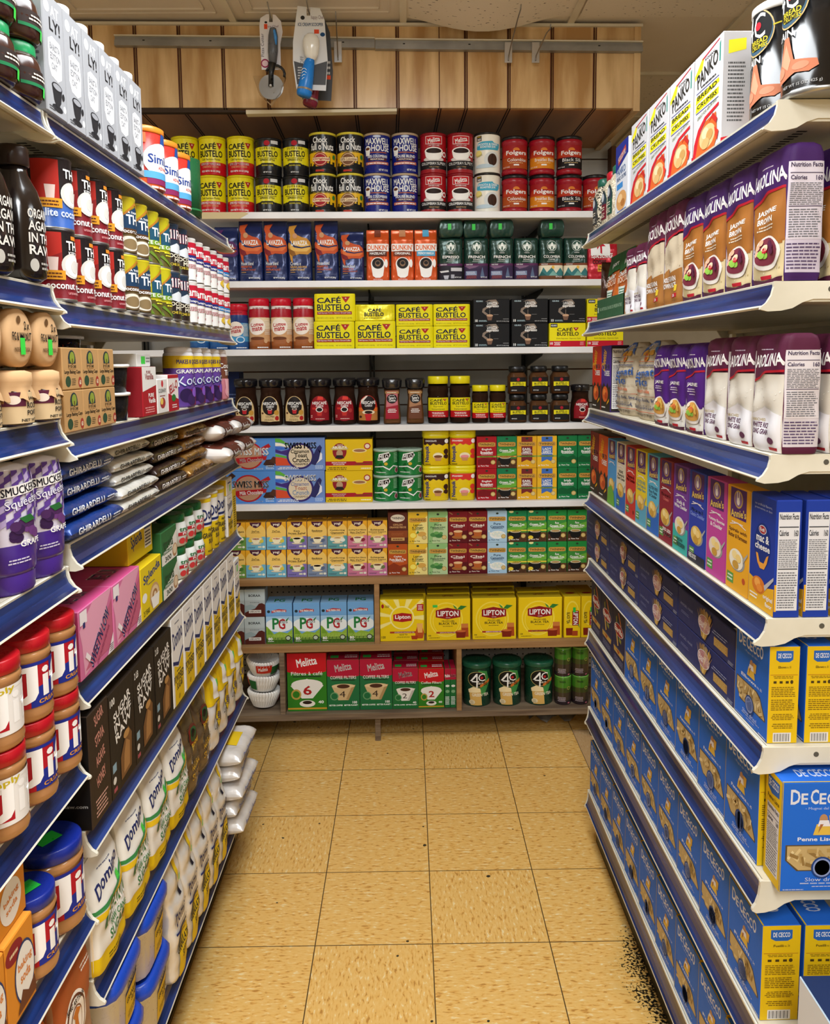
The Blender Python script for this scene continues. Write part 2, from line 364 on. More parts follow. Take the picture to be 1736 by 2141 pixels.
# ================================================================ the setting
def st(mb, name):
    o = mb.build(name); o['kind'] = 'structure'; return o
def shader_floor():
    m = bpy.data.materials.new('vinyl_tile_floor'); m.use_nodes = True; nt = m.node_tree; b = nt.nodes['Principled BSDF']; L = nt.links.new
    def N(t, **k):
        n = nt.nodes.new(t)
        for a, v in k.items(): setattr(n, a, v)
        return n
    def MT(op, a, c=None, d=None):
        n = N('ShaderNodeMath', operation=op)
        for i, q in enumerate((a, c, d)):
            if q is None: continue
            if isinstance(q, (int, float)): n.inputs[i].default_value = q
            else: L(q, n.inputs[i])
        return n.outputs[0]
    geo = N('ShaderNodeTexCoord'); sp = N('ShaderNodeSeparateXYZ'); L(geo.outputs['Object'], sp.inputs[0]); X, Y = sp.outputs[0], sp.outputs[1]
    tx = MT('DIVIDE', MT('ADD', X, 0.5579), .3048); ty = MT('DIVIDE', MT('SUBTRACT', Y, 3.1915), .3048)
    ix, iy = MT('FLOOR', tx), MT('FLOOR', ty); fx, fy = MT('FRACT', tx), MT('FRACT', ty)
    edge = MT('MINIMUM', MT('MINIMUM', fx, MT('SUBTRACT', 1, fx)), MT('MINIMUM', fy, MT('SUBTRACT', 1, fy)))
    wn = N('ShaderNodeTexWhiteNoise', noise_dimensions='2D'); cb = N('ShaderNodeCombineXYZ'); L(ix, cb.inputs[0]); L(iy, cb.inputs[1]); L(cb.outputs[0], wn.inputs['Vector'])
    turn = MT('GREATER_THAN', wn.outputs[0], .68)
    mx = N('ShaderNodeMix', data_type='FLOAT'); my = N('ShaderNodeMix', data_type='FLOAT')
    L(turn, mx.inputs[0]); L(fx, mx.inputs[2]); L(fy, mx.inputs[3]); L(turn, my.inputs[0]); L(fy, my.inputs[2]); L(fx, my.inputs[3])
    v = N('ShaderNodeCombineXYZ'); L(MT('ADD', MT('MULTIPLY', mx.outputs[0], 11), MT('MULTIPLY', ix, 17.3)), v.inputs[0]); L(MT('ADD', MT('MULTIPLY', my.outputs[0], 34), MT('MULTIPLY', iy, 31.7)), v.inputs[1])
    n1 = N('ShaderNodeTexNoise'); n1.inputs['Scale'].default_value = 1.3; n1.inputs['Detail'].default_value = 2; n1.inputs['Distortion'].default_value = .4; L(v.outputs[0], n1.inputs['Vector'])
    cr = N('ShaderNodeValToRGB'); E = cr.color_ramp.elements
    E[0].position = .30; E[0].color = (*lin('F4DCA4'), 1); E[1].position = .38; E[1].color = (*lin('EEC274'), 1)
    q = E.new(.56); q.color = (*lin('EBBB68'), 1); q = E.new(.63); q.color = (*lin('E0A956'), 1); q = E.new(.70); q.color = (*lin('C08A42'), 1)
    L(n1.outputs[0], cr.inputs[0])
    # joint lines
    def mixc(fac, a, c):
        n = N('ShaderNodeMix', data_type='RGBA'); L(fac, n.inputs[0])
        for i, q in ((6, a), (7, c)):
            if isinstance(q, str): n.inputs[i].default_value = (*lin(q), 1)
            else: L(q, n.inputs[i])
        return n.outputs[2]
    c = mixc(MT('LESS_THAN', edge, .0045), cr.outputs[0], '5A4326')
    # one odd pinkish tile at the back
    pk = MT('MULTIPLY', MT('COMPARE', ix, 4, .1), MT('COMPARE', iy, -1, .1)); c = mixc(MT('MULTIPLY', pk, .6), c, 'B99C80')
    # worn-in dirt along the foot of the right shelving, and speckles
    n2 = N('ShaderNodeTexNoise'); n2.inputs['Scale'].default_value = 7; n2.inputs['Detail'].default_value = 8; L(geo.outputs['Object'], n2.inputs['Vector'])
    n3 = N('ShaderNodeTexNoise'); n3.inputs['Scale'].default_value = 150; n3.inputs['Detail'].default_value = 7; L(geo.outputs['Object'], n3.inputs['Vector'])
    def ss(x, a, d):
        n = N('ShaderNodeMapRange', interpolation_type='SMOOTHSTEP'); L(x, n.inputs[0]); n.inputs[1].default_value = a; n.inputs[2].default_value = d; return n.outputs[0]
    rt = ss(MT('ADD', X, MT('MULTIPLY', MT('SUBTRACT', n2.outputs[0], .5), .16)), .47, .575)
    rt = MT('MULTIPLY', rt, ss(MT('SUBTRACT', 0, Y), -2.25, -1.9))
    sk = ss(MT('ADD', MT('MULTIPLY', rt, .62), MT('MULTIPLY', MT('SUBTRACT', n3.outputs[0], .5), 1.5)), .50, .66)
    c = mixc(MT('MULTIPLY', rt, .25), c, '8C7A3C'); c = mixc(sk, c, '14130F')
    lt = ss(MT('ADD', MT('MULTIPLY', X, -1), MT('MULTIPLY', MT('SUBTRACT', n2.outputs[0], .5), .12)), .42, .56); c = mixc(MT('MULTIPLY', lt, .35), c, '6E6440')  # soft grey-brown darkening towards the foot of the left shelving
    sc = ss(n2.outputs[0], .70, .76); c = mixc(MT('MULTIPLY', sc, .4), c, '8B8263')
    n4 = N('ShaderNodeTexNoise'); n4.inputs['Scale'].default_value = 38; n4.inputs['Detail'].default_value = 0; L(geo.outputs['Object'], n4.inputs['Vector'])
    c = mixc(ss(n4.outputs[0], .86, .87), c, '3A3426')
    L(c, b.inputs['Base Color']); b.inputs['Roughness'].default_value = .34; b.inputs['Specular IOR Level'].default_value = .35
    return m
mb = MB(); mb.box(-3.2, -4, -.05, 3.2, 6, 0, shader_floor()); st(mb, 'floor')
nmat('cream_paint', 'D6CDB8', 'E0D8C5', 6, .5); nmat('beige_metal', 'CFC6B0', 'DAD2BE', 12, .38, spec=.5)
nmat('slat_board', 'A5A29A', 'B4B1AA', 5, .5); nmat('white_board', 'E4E4E6', 'F2F2F4', 5, .35); nmat('ceiling_panel', 'DDD2C2', 'E6DCCD', 3, .7)  # slat boards greyed: shade behind the stock is put into their colour
nmat('pine', '8C6840', 'A88258', 7, .5, stretch=(.25, 4, 6), bump=.1); nmat('worn_pine', '5C4A3A', '82705A', 9, .7, stretch=(.4, 3, 9))
nmat('panel_wood', 'B58A56', 'E9C794', 3.4, .24, stretch=(3.4, 1, .5), lo=.36, hi=.60, detail=7, spec=.6)
nmat('soffit_wood', '94602F', 'BA8044', 2.6, .35, stretch=(3, .4, 1), detail=6)
nmat('steel_rail', '8E8E8C', 'A5A5A3', 10, .35, metal=.5); nmat('dark_steel', '1E1D1C', '35332F', 20, .4, metal=.5)
nmat('blue_rail', '08153E', '1D3C80', 2.2, .22, stretch=(9, 1.3, 26), lo=.35, hi=.72, spec=.6)  # lighter blue streaks: reflections along the rail, painted into the colour
nmat('cream_plastic', 'D9D3C0', 'E6E1D0', 10, .35)
def fiss():
    m = nmat('fissured_tile', '6A6158', 'E2D8C8', 55, .9, stretch=(1, 2.2, 1), detail=1, lo=.27, hi=.31); return m
fiss()
def pegm(name, base, hole):
    m = bpy.data.materials.new(name); m.use_nodes = True; nt = m.node_tree; b = nt.nodes['Principled BSDF']; L = nt.links.new
    tc = nt.nodes.new('ShaderNodeTexCoord'); vm = nt.nodes.new('ShaderNodeVectorMath'); vm.operation = 'MODULO'; vm.inputs[1].default_value = (.0254, 10, .0254)
    ad = nt.nodes.new('ShaderNodeVectorMath'); ad.inputs[1].default_value = (5.08, 5, 5.08)
    L(tc.outputs['Object'], ad.inputs[0]); L(ad.outputs[0], vm.inputs[0])
    su = nt.nodes.new('ShaderNodeVectorMath'); su.operation = 'SUBTRACT'; su.inputs[1].default_value = (.0127, 0, .0127); L(vm.outputs[0], su.inputs[0])
    mu = nt.nodes.new('ShaderNodeVectorMath'); mu.operation = 'MULTIPLY'; mu.inputs[1].default_value = (1, 0, 1); L(su.outputs[0], mu.inputs[0])
    ln = nt.nodes.new('ShaderNodeVectorMath'); ln.operation = 'LENGTH'; L(mu.outputs[0], ln.inputs[0])
    lt = nt.nodes.new('ShaderNodeMath'); lt.operation = 'LESS_THAN'; lt.inputs[1].default_value = .0034; L(ln.outputs['Value'], lt.inputs[0])
    mx = nt.nodes.new('ShaderNodeMix'); mx.data_type = 'RGBA'; L(lt.outputs[0], mx.inputs[0]); mx.inputs[6].default_value = (*lin(base), 1); mx.inputs[7].default_value = (*lin(hole), 1)
    L(mx.outputs[2], b.inputs['Base Color']); b.inputs['Roughness'].default_value = .6; _M[name] = m
pegm('pegboard', 'A79F93', '0C0A08'); nmat('perforated_metal', 'BFB8A6', 'CFC8B6', 8, .5)
# ceiling: panels, T-bars, fissured tiles and one that sags
mb = MB(); mb.box(-3.2, -4, ZC, 3.2, 6, ZC + .05, 'ceiling_panel'); st(mb, 'ceiling')
k = 0
for x in [-2.44 + .61 * i for i in range(9)]:
    mb = MB(); mb.box(x - .012, -4, ZC - .012, x + .012, 6, ZC, 'cream_paint'); k += 1; st(mb, 'trim_%d' % k)
for y in (2.44, 3.66, 4.27, 4.88):
    mb = MB(); mb.box(-3.2, y - .012, ZC - .0115, 3.2, y + .012, ZC, 'cream_paint'); k += 1; st(mb, 'trim_%d' % k)
for tx0, ty0, sag in ((0.0, 2.46, .05), (.62, 2.46, 0.0), (.62, 3.67, 0.0)):
    mb = MB(); n = 14; vs = []; x0, x1, y0, y1 = tx0 + .012, tx0 + .598, ty0, ty0 + (.60 if sag else .61)
    for i in range(n + 1):
        for j in range(7):
            a, q = i / n, j / 6; vs.append((x0 + a * (x1 - x0), y0 + q * (y1 - y0), ZC - .006 - sag * (math.sin(PI * min(1, a * 1.08)) ** 1.3) * (q ** 1.6)))
    mb.add(vs, [(i * 7 + j, i * 7 + j + 1, i * 7 + j + 8, i * 7 + j + 7) for i in range(n) for j in range(6)], 'fissured_tile', True)
    vs2 = [(x, y, z + .012) for x, y, z in vs]; mb.add(vs2, [(i * 7 + j, i * 7 + j + 7, i * 7 + j + 8, i * 7 + j + 1) for i in range(n) for j in range(6)], 'ceiling_panel', True)
    k += 1; o = st(mb, 'ceiling_tile_%d' % k)
for tx0, ty0 in ((-.61, 2.5), (-1.22, 2.5)):   # raised border of the smooth panels
    for a, q in ((.035, .0), (.07, .004)):
        mb = MB(); x0, x1, y0, y1 = tx0 + .012 + a, tx0 + .598 - a, ty0 + a, ty0 + .56 - a; z = ZC - .004 - q * .5
        for bx in ((x0, y0, x0 + .004, y1), (x1 - .004, y0, x1, y1), (x0, y0, x1, y0 + .004), (x0, y1 - .004, x1, y1)): mb.box(bx[0], bx[1], z, bx[2], bx[3], ZC, 'ceiling_panel')
        k += 1; st(mb, 'trim_%d' % k)
# outer walls of the shop
for nm, bx in (('wall_left', (-3.25, -4, 0, -3.2, 6, ZC)), ('wall_right', (3.2, -4, 0, 3.25, 6, ZC)), ('wall_rear', (-3.2, -4.05, 0, 3.2, -4, ZC)), ('wall_far', (-3.2, 6, 0, 3.2, 6.05, ZC))):
    mb = MB(); mb.box(*bx, 'cream_paint'); st(mb, nm)
# ceiling light fittings
for lx, ly, pw in LIGHTS:
    o = bpy.data.objects.new('ceiling_light', None); COL.objects.link(o); o.location = (lx, ly, ZC - .012); o['category'] = 'ceiling light'
    o['label'] = 'white fluorescent troffer set flush in the ceiling'; o['group'] = 'fluorescent troffers in the ceiling'
    mb = MB()
    for a in ((-.3, -.6, -.28, .6), (.28, -.6, .3, .6), (-.28, -.6, .28, -.58), (-.28, .58, .28, .6)): mb.box(a[0], a[1], -.02, a[2], a[3], .008, 'cream_paint')
    mb.build('frame', o)
# back wall of slatted panels behind the coffee shelves
def backframe(o): o.location = (0, 3.1, 0); o.rotation_euler = (0, 0, TH); return o
mb = MB(); z = .02
while z < 2.43:
    mb.box(-1.9, .56, z, .92, .58, z + .070, 'slat_board'); mb.box(-1.9, .572, z + .070, .92, .58, z + .0762, '5A3A22'); z += .0762
mb.box(-1.9, .58, 0, .92, .6, 2.735, 'cream_paint'); backframe(st(mb, 'wall_back'))
mb = MB(); mb.box(.905, .50, 0, .925, .58, 2.42, '5B3A20'); backframe(st(mb, 'trim_40'))
# boxed-in soffit of wood panelling
mb = MB(); ZS = 2.427; x = -1.35
mb.box(-1.4, .02, ZS, .852, .56, ZC, 'soffit_wood')
seams = [xb(u, 2.58) for u in (-10, 100, 192, 283.7, 375.3, 466.9, 560, 651.8, 741.6, 831, 918.6, 974, 1064, 1154.3, 1243.6, 1329.3)]
for a, q in zip(seams, seams[1:]): mb.box(a + .0015, .0, ZS + .002, q - .0015, .02, ZC - .02, 'panel_wood')
mb.box(.846, -.006, ZS - .01, .870, .56, ZC - .015, 'panel_wood')
for s_ in seams[1:-1]:
    for dx in ((-.006, -.002), (.003, .007)) if abs(s_ - xb(918.6, 2.58)) > .01 else ((-.001, .001),): mb.box(s_ + dx[0], -.0012, ZS + .002, s_ + dx[1], .0, ZC - .02, '4A1E10')
    for dx in ((-.005, -.001), (.004, .008)): mb.box(s_ + dx[0], .0, ZS - .001, s_ + dx[1], .56, ZS, '2C130A')
mb.box(-1.4, -.012, ZC - .022, .875, .01, ZC - .0125, 'cream_paint')
o = st(mb, 'wall_soffit'); backframe(o)
mb = MB(); mb.prism([(xb(515, 2.42), ZS - .022), (xb(830, 2.42), ZS - .012), (xb(830, 2.42), ZS - .002), (xb(690, 2.42), ZS - .006), (xb(515, 2.42), ZS - .008)], -.008, .03, 'E8DDC0'); backframe(st(mb, 'trim_41'))
mb = MB(); mb.prism([(xb(250, 2.42), ZS - .016), (xb(515, 2.42), ZS - .016), (xb(515, 2.42), ZS - .010), (xb(400, 2.42), ZS - .001), (xb(250, 2.42), ZS - .002)], -.006, .02, '3A2A1C'); backframe(st(mb, 'trim_42'))
# slotted steel rail with hooks
mb = MB()
for xa, xc in ((-1.05, xb(774, 2.63)), (xb(775, 2.63), .856)):
    dz = .001 if xa > -.5 else .004
    mb.box(xa, -.014, 2.645 + dz, xc, -.010, 2.656 + dz, 'steel_rail'); mb.box(xa, -.024, 2.656 + dz, xc, -.001, 2.660 + dz, 'cream_paint')
    mb.box(xa, -.022, 2.627 + dz, xc, -.018, 2.643 + dz, 'steel_rail'); mb.box(xa, -.024, 2.623 + dz, xc, -.001, 2.627 + dz, 'steel_rail'); mb.box(xa, -.012, 2.643 + dz, xc, -.009, 2.645 + dz, 'dark_steel')
    x = xa + .1
    while x < xc - .02: mb.lathe([(.0035, .0), (.0035, .002)], '141210', n=8, cx=x, cy=2.628 + dz, axis='z') if 0 else mb.box(x, -.0225, 2.640 + dz, x + .008, -.0175, 2.6435 + dz, '141210'); x += .237
o = backframe(mb.build('slotted_rail')); o.rotation_euler[1] = .0065; o.location[2] = .003; o['label'] = 'grey slotted steel rail screwed across the wood panelled soffit'; o['category'] = 'rail'
# ================================================================ shelving
def shelf_unit(name, label, y0, y1, levels, XE, side, ends=(1, 1), d=.40, tilt=0.0, perf=False):
    """gondola section; XE shelf edge, side +1: faces +x"""
    root = bpy.data.objects.new(name, None); COL.objects.link(root); root.location = (XE - side * .42, (y0 + y1) / 2, 0)
    root['label'] = label; root['category'] = 'shelving unit'
    ym = (y0 + y1) / 2; a, q = y0 - ym, y1 - ym
    def px(o): return side * (o + .42)       # outward distance from the shelf edge -> local x
    def bx(mb, o0, ya, z0, o1, yb, z1, c): mb.box(min(px(o0), px(o1)), ya, z0, max(px(o0), px(o1)), yb, z1, c)
    mb = MB(); bx(mb, -.44, a, .02, -.43, q, 2.2 if side < 0 else 2.15, 'perforated_metal'); mb.build('back_panel', root)
    for yy in (a, q - .03): mb = MB(); bx(mb, -.432, yy, 0, -.41, yy + .03, 2.2, 'beige_metal'); mb.build('upright', root)
    mb = MB(); bx(mb, -.43, a, 0, -.03, q, levels[-1][0] - .045, 'dark_steel'); mb.build('kick_plate', root)
    for i, (z, eo, ex, sc) in enumerate(levels):
        zd = z + .035 + ex
        mb = MB(); bx(mb, -.405, a + .002, zd - .012, eo - .001, q - .002, zd, 'beige_metal'); bx(mb, -.405, a + .002, zd - .03, eo - .012, q - .002, zd - .026, 'beige_metal')
        bx(mb, eo - .014, a + .002, zd - .032, eo - .001, q - .002, zd - .01, 'beige_metal'); bx(mb, -.405, a + .002, zd - .04, -.395, q - .002, zd - .01, 'beige_metal')
        if i == 0:
            y = a + .05
            while y < q - .02: bx(mb, eo - .06, y, zd - .0305, eo - .045, y + .005, zd - .0299, '2A2620'); y += .014
        sh = mb.build('shelf', root)
        pr = [(0, -.0004), (.005, -.0002), (.0065, -.001), (.006, -.004), (.0065, -.014), (.010, -.024), (.016, -.031), (.0225, -.0345), (.024, -.037), (.021, -.0395), (.011, -.037), (.0, -.030)]
        n = len(pr); mb = MB(); P = [(px(o * sc + eo), zz * (1 + ex / .035) + zd) for o, zz in pr]
        vs = [(x, a + .006, zz) for x, zz in P] + [(x, q - .006, zz) for x, zz in P]
        mb.add(vs, [list(range(n)), [n + j for j in range(n)][::-1]] + [(j, (j + 1) % n, n + (j + 1) % n, n + j) for j in range(n)], ['cream_plastic'] * 2 + ['blue_rail' if 3 <= j <= 6 else 'cream_plastic' for j in range(n)])
        mb.build('price_rail', sh)
        for en, y_, dy in ((0, a - .0005, .006), (1, q - .0055, .006)):
            if not ends[en]: continue
            out = [(-.40, -.0003), (-.012, -.0003), (.006, .0), (.0085, -.001), (.008, -.008), (.011, -.020), (.018, -.031), (.0265, -.0375), (.027, -.0405), (.016, -.0435), (-.004, -.0425), (-.020, -.039), (-.034, -.031), (-.05, -.026), (-.36, -.026), (-.39, -.07), (-.40, -.07)]
            mb = MB(); mb.prism([(px((o * sc if o > 0 else o) + (eo if o > -.3 else 0)), zz * (1 + ex / .035) + zd) for o, zz in out], y_, y_ + dy, 'cream_plastic', 'y')
            mb.prism([(px(eo - .075 + .0042 * math.cos(t_)), zd - .012 + .0042 * math.sin(t_)) for t_ in [PI * j / 5 for j in range(10)]], y_ - .0004, y_ + dy + .0004, '5A564C', 'y')
            mb.build('end_bracket', sh)
    return root
YJ, YE = 1.234, 2.454
LZ = [1.8358, 1.5657, 1.3657, 1.1959, .9736, .728, .470, .160]
LA = [1.8358, 1.586, 1.389, 1.163, .863, .618, .35, .12]
RZ = [1.8344, 1.5809, 1.3277, 1.0776, .874, .6467, .3954, .1246]
XL, XR = -.530, .552
shelf_unit('gondola_shelving', 'beige gondola section with blue price rails, farther bay on the left side of the aisle', YJ + .002, YE, [(z, 0, 0, 1) for z in LZ], XL, 1)
shelf_unit('gondola_shelving', 'beige gondola section with blue price rails, nearer bay on the left beside peanut butter', .014, YJ - .004, [(z, 0, 0, 1) for z in LA], XL, 1)
REX = [0, 0, 0, 0, 0, .008, .012, .013]; RSC = [1, 1, 1, 1, .8, .6, .55, .5]
RE = [.012, .008, .004, .0, -.000, -.001, -.003, -.005]      # the uprights lean: lower shelves sit a little further back
shelf_unit('gondola_shelving', 'beige gondola section with blue price rails on the right side of the aisle', 1.195, 2.4145, list(zip(RZ, RE, REX, RSC)), XR - .002, -1)
ZB = [2.0586, 1.8077, 1.5553, 1.2651, .9642, .6718, .4042, .126]
root = bpy.data.objects.new('wall_shelving', None); COL.objects.link(root); backframe(root)
root['label'] = 'white wall shelving boards full of coffee and cocoa at the end of the aisle'; root['category'] = 'shelving unit'
for z in ZB[:5]:
    mb = MB(); mb.bbox(-1.14, 0, z - .024, .90, .46, z, 'white_board', .001)
    sh = mb.build('shelf', root)
    if z > 2:
        mb = MB(); mb.prism([(xb(408, z), z - .0245), (xb(500, z), z - .0245), (xb(520, z), z - .006), (xb(512, z), z - .0005), (xb(415, z), z - .0005)], -.0008, 0, 'D6C396'); mb.build('worn_edge', sh)
for u in (778, 1100, 300):
    mb = MB(); x = xb(u, 1.5, .5)
    mb.box(x - .012, .53, .7, x - .004, .555, 2.42, 'dark_steel'); mb.box(x + .004, .53, .7, x + .012, .555, 2.42, 'dark_steel')
    mb.build('upright', root)
    for z in ZB[:5]: mb = MB(); mb.prism([(.53, z - .024), (.12, z - .024), (.14, z - .034), (.53, z - .085)], x - .003, x + .003, 'dark_steel', 'x'); mb.build('bracket', root)
root = bpy.data.objects.new('wooden_base_shelving', None); COL.objects.link(root); backframe(root)
root['label'] = 'open pine base shelving holding tea boxes and paper filters under the white shelves'; root['category'] = 'shelving unit'
for z, c in zip(ZB[5:], ('pine', 'pine', 'worn_pine')):
    mb = MB(); mb.bbox(-.95, 0, z - .026, .92, .44, z, c, .001); mb.build('shelf', root)
for u, z0, z1, c in ((788.5, ZB[6], ZB[5] - .026, 'pine'), (590.5, ZB[7], ZB[6] - .026, 'worn_pine'), (960.5, ZB[7], ZB[6] - .026, 'pine')):
    mb = MB(); x = xb(u, (z0 + z1) / 2); mb.bbox(x - .010, .001, z0, x + .010, .43, z1, c, .001); mb.build('divider', root)
for u in (790.5, 300, 1240):
    mb = MB(); x = xb(u, .05, .03); mb.bbox(x - .011, .02, 0, x + .011, .045, ZB[7] - .026, 'worn_pine', .001); mb.build('leg', root)
mb = MB(); mb.box(-.95, .44, ZB[7] - .02, .92, .45, ZB[5] - .027, 'pegboard'); mb.build('pegboard_back', root)
mb = MB(); x = xb(1095, .6, .43); mb.box(x - .012, .425, ZB[6], x + .012, .4395, ZB[5] - .03, 'dark_steel'); mb.build('upright', root)
mb = MB(); pts = [(xb(1110, .02, .2), .0), (xb(1160, .02, .2), .035), (xb(1215, .02, .2), .02), (xb(1210, .02, .2), .045), (xb(1130, .02, .2), .07), (xb(1090, .02, .2), .06)]
vs = []; 
for i in range(10):
    for j in range(5): vs.append((xb(1100 + 12 * i, .02, .2), .12 + .06 * j, .012 + .018 * (1 + math.sin(i * 1.7 + j * 2.3)) * (j < 4)))
mb.add(vs, [(i * 5 + j, i * 5 + 5 + j, i * 5 + 6 + j, i * 5 + 1 + j) for i in range(9) for j in range(4)], 'BDB6A8f', True)
o = backframe(mb.build('plastic_sheet')); o['label'] = 'crumpled clear plastic sheet lying on the floor under the wooden base shelving'; o['category'] = 'plastic sheet'
# ================================================================ designs for the wall shelving
def canp(R, h, lip=True): return [(R * .97, 0), (R, .002), (R, .004), (R * .985, .006), (R * .985, h - .006), (R, h - .004), (R, h - .001), (R * .96, h)]
NV, YW, RD, BK, WH = '14204A', 'EBDD12', 'B8121F', '151515', 'F4F4F2'
LOGOB = lambda x0, x1, y0, y1, c=BK: [t('CAFÉ', x0, y0 + (y1 - y0) * .53, x0 + (x1 - x0) * .72, y1, c), t('BUSTELO', x0, y0, x1, y0 + (y1 - y0) * .46, c),
    p('B02A20', x0 + (x1 - x0) * .74, y1 - .01, x1, y1 - .01, x0 + (x1 - x0) * .93, y0 + (y1 - y0) * .72, x0 + (x1 - x0) * .87, y0 + (y1 - y0) * .55, x0 + (x1 - x0) * .81, y0 + (y1 - y0) * .72), e(x0 + (x1 - x0) * .87, y0 + (y1 - y0) * .86, .02, .02, 'E8D8C0', 10)]
vessel('bustelo', 'yellow coffee can with red base band', canp(.050, .139), [(.046, 'C4141Fk'), (.2, 'EADB10k')], [(LOGOB(.16, .88, .46, .84) + [t('Café Espresso Molido', .24, .36, .8, .43, BK, 0), t('SIEMPRE PURO Y PLENO DE SABOR', .2, .25, .8, .31, WH), t('CONSISTENTE Y SABROSO', .26, .18, .74, .23, 'E8A070'), t('PESO NETO 10 OZ (283g)', .22, .06, .78, .12, WH)], .128, 0, .139, 0)], name='coffee_can', cat='can', lid=([(.0508, .131), (.0508, .139), (.045, .1395)], 'DCCB10k'))
vessel('supreme', 'black coffee can with yellow middle band', canp(.049, .136), [(.04, '17171Ak'), (.104, 'E6DA18k'), (.2, '17171Ak')], [([e(.5, .86, .09, .07, 'B01A28'), t('S U P R E M E', .27, .69, .75, .75, '6A5A10'), t('BUSTELO', .17, .50, .84, .66, BK), r(.2, .46, .8, .47, BK), t('ESPRESSO STYLE', .28, .39, .73, .44, BK), p('17171A', .2, .30, .28, .30, .33, .33, .68, .33, .73, .30, .8, .30, .8, .27, .2, .27), t('GROUND COFFEE', .33, .25, .68, .29, 'D8C830'), t('NET WT 10 OZ', .38, .07, .62, .11, WH), r(.62, .84, .85, .93, 'D8D8D8')], .125, 0, .136, 0)], name='coffee_can', lid=([(.0498, .128), (.0498, .136), (.045, .1365)], '1C1C1Fk'))
def chock(key, desc, c):
    sky = p(BK, .0, .1, 0, .2, .08, .2, .08, .26, .14, .26, .14, .18, .22, .18, .22, .22, .3, .22, .3, .16, .5, .16, .5, .2, .6, .2, .6, .3, .64, .3, .64, .24, .7, .24, .7, .38, .72, .42, .74, .38, .74, .22, .82, .22, .82, .28, .9, .28, .9, .18, 1, .18, 1, .1)
    vessel(key, desc, canp(.051, .146), [(.016, '1B1712k'), (.074, 'E9B91Ak'), (.138, '18181Ak'), (.2, 'E6D534k')], [([t('Chock', .22, .74, .66, .89, WH), t("full o'Nuts", .14, .56, .86, .74, WH), mi(.15, .515, .85, .54, 'C8A83C', 1), sky, e(.44, .33, .22, .17, c), e(.44, .33, .19, .145, 'E8C89A'), e(.44, .33, .17, .13, c), r(.2, .29, .72, .38, 'F0D8B0'), t('Original' if c == 'A31F2C' else '100% Colombian', .22, .30, .70, .37, c), e(.88, .4, .06, .06, '2F7A35'), r(.3, .03, .55, .08, 'B83A2C'), ], .13, 0, .146, 0)], name='coffee_can', lid=([(.0516, .139), (.0516, .146), (.045, .1465)], 'E0D040k'))
chock('chock_a', 'black and yellow coffee can with red seal', 'A31F2C'); chock('chock_b', 'black and yellow coffee can with brown seal', '7A5238')
def maxw(key, desc, s):
    vessel(key, desc, canp(.050, .145), [(.137, '14207Ak'), (.2, 'B39B7Ek')], [([e(.5, .91, .12, .03, 'C8D4F0'), t('MAXWELL', .12, .71, .9, .87, WH), t('HOUSE', .33, .54, .9, .70, WH), e(.2, .60, .11, .09, WH), p(WH, .1, .6, .3, .6, .27, .44, .13, .44), e(.2, .61, .08, .035, '6A3A20'), r(.3, .50, .8, .52, 'C06030'), t(s, .2, .38, .82, .45, WH), r(.22, .31, .8, .37, '5A2A24'), t('MEDIUM ROAST', .3, .32, .72, .36, WH), r(.12, .21, .88, .28, 'C8745A'), mi(.16, .22, .84, .27, WH, 1), t('NET WT 11.5 OZ', .55, .05, .85, .1, WH)], .128, 0, .145, 0)], name='coffee_can', lid=([(.0508, .137), (.0508, .145), (.045, .1455)], 'B7A184k'))
maxw('max_a', 'blue coffee can with white lettering and copper strip', '100% COLOMBIAN'); maxw('max_b', 'blue coffee can with house blend lettering', 'HOUSE BLEND')
vessel('melcan', 'red coffee can showing a white cup', canp(.050, .145), [(.014, '9E1F26k'), (.045, '24201Fk'), (.2, 'A8141Ek')], [([r(.25, .72, .75, .92, WH), r(.265, .73, .735, .91, 'C01822'), t('Melitta', .32, .76, .68, .88, WH, 1, 12), t("MASTER'S CLASS", .34, .67, .66, .70, WH), e(.5, .34, .32, .06, 'D8D0CC')] + [p('F8F6F2', .22, .55, .78, .55, .74, .40, .64, .33, .36, .33, .26, .40), e(.5, .55, .28, .09, 'F8F6F2'), e(.5, .55, .23, .065, '2A1A14'), e(.84, .47, .08, .07, 'F8F6F2'), e(.84, .47, .045, .04, 'A8141E'), r(.0, .12, 1, .30, '1E1A1A'), t('COLOMBIAN SUPREME', .1, .20, .92, .27, WH), t('MEDIUM ROAST', .36, .13, .66, .16, 'D8B080')], .13, 0, .145, 0)], name='coffee_can', lid=([(.0508, .137), (.0508, .145), (.045, .1455)], '8E1620k'))
vessel('can365', 'white coffee can with turquoise patch and bean', canp(.0495, .146), 'EFEBDDk', [([r(.1, .79, .28, .92, '1C1C1C'), r(.12, .88, .26, .91, 'B09030'), t('365', .13, .80, .26, .86, WH), p('46A9C8', .1, .62, .14, .74, .3, .77, .62, .78, .66, .74, .88, .72, .86, .62, .8, .56, .3, .56, .12, .58), t('SMOOTH & DARK', .14, .67, .8, .73, WH), t('ROASTED JOE', .24, .60, .72, .66, WH), e(.17, .48, .12, .08, 'E6DA80'), t('Ground', .08, .4, .3, .46, '7A6A20', 0, 15), e(.62, .32, .26, .20, 'D8DCDC'), e(.62, .32, .15, .15, '3F2416'), p('25140C', .61, .45, .63, .45, .60, .32, .63, .19, .61, .19, .585, .32), e(.35, .16, .3, .05, 'BCD0DC'), ], .125, 0, .146, 0)], name='coffee_can', lid=([(.0503, .138), (.0503, .146), (.045, .1465)], '20201Fk'))
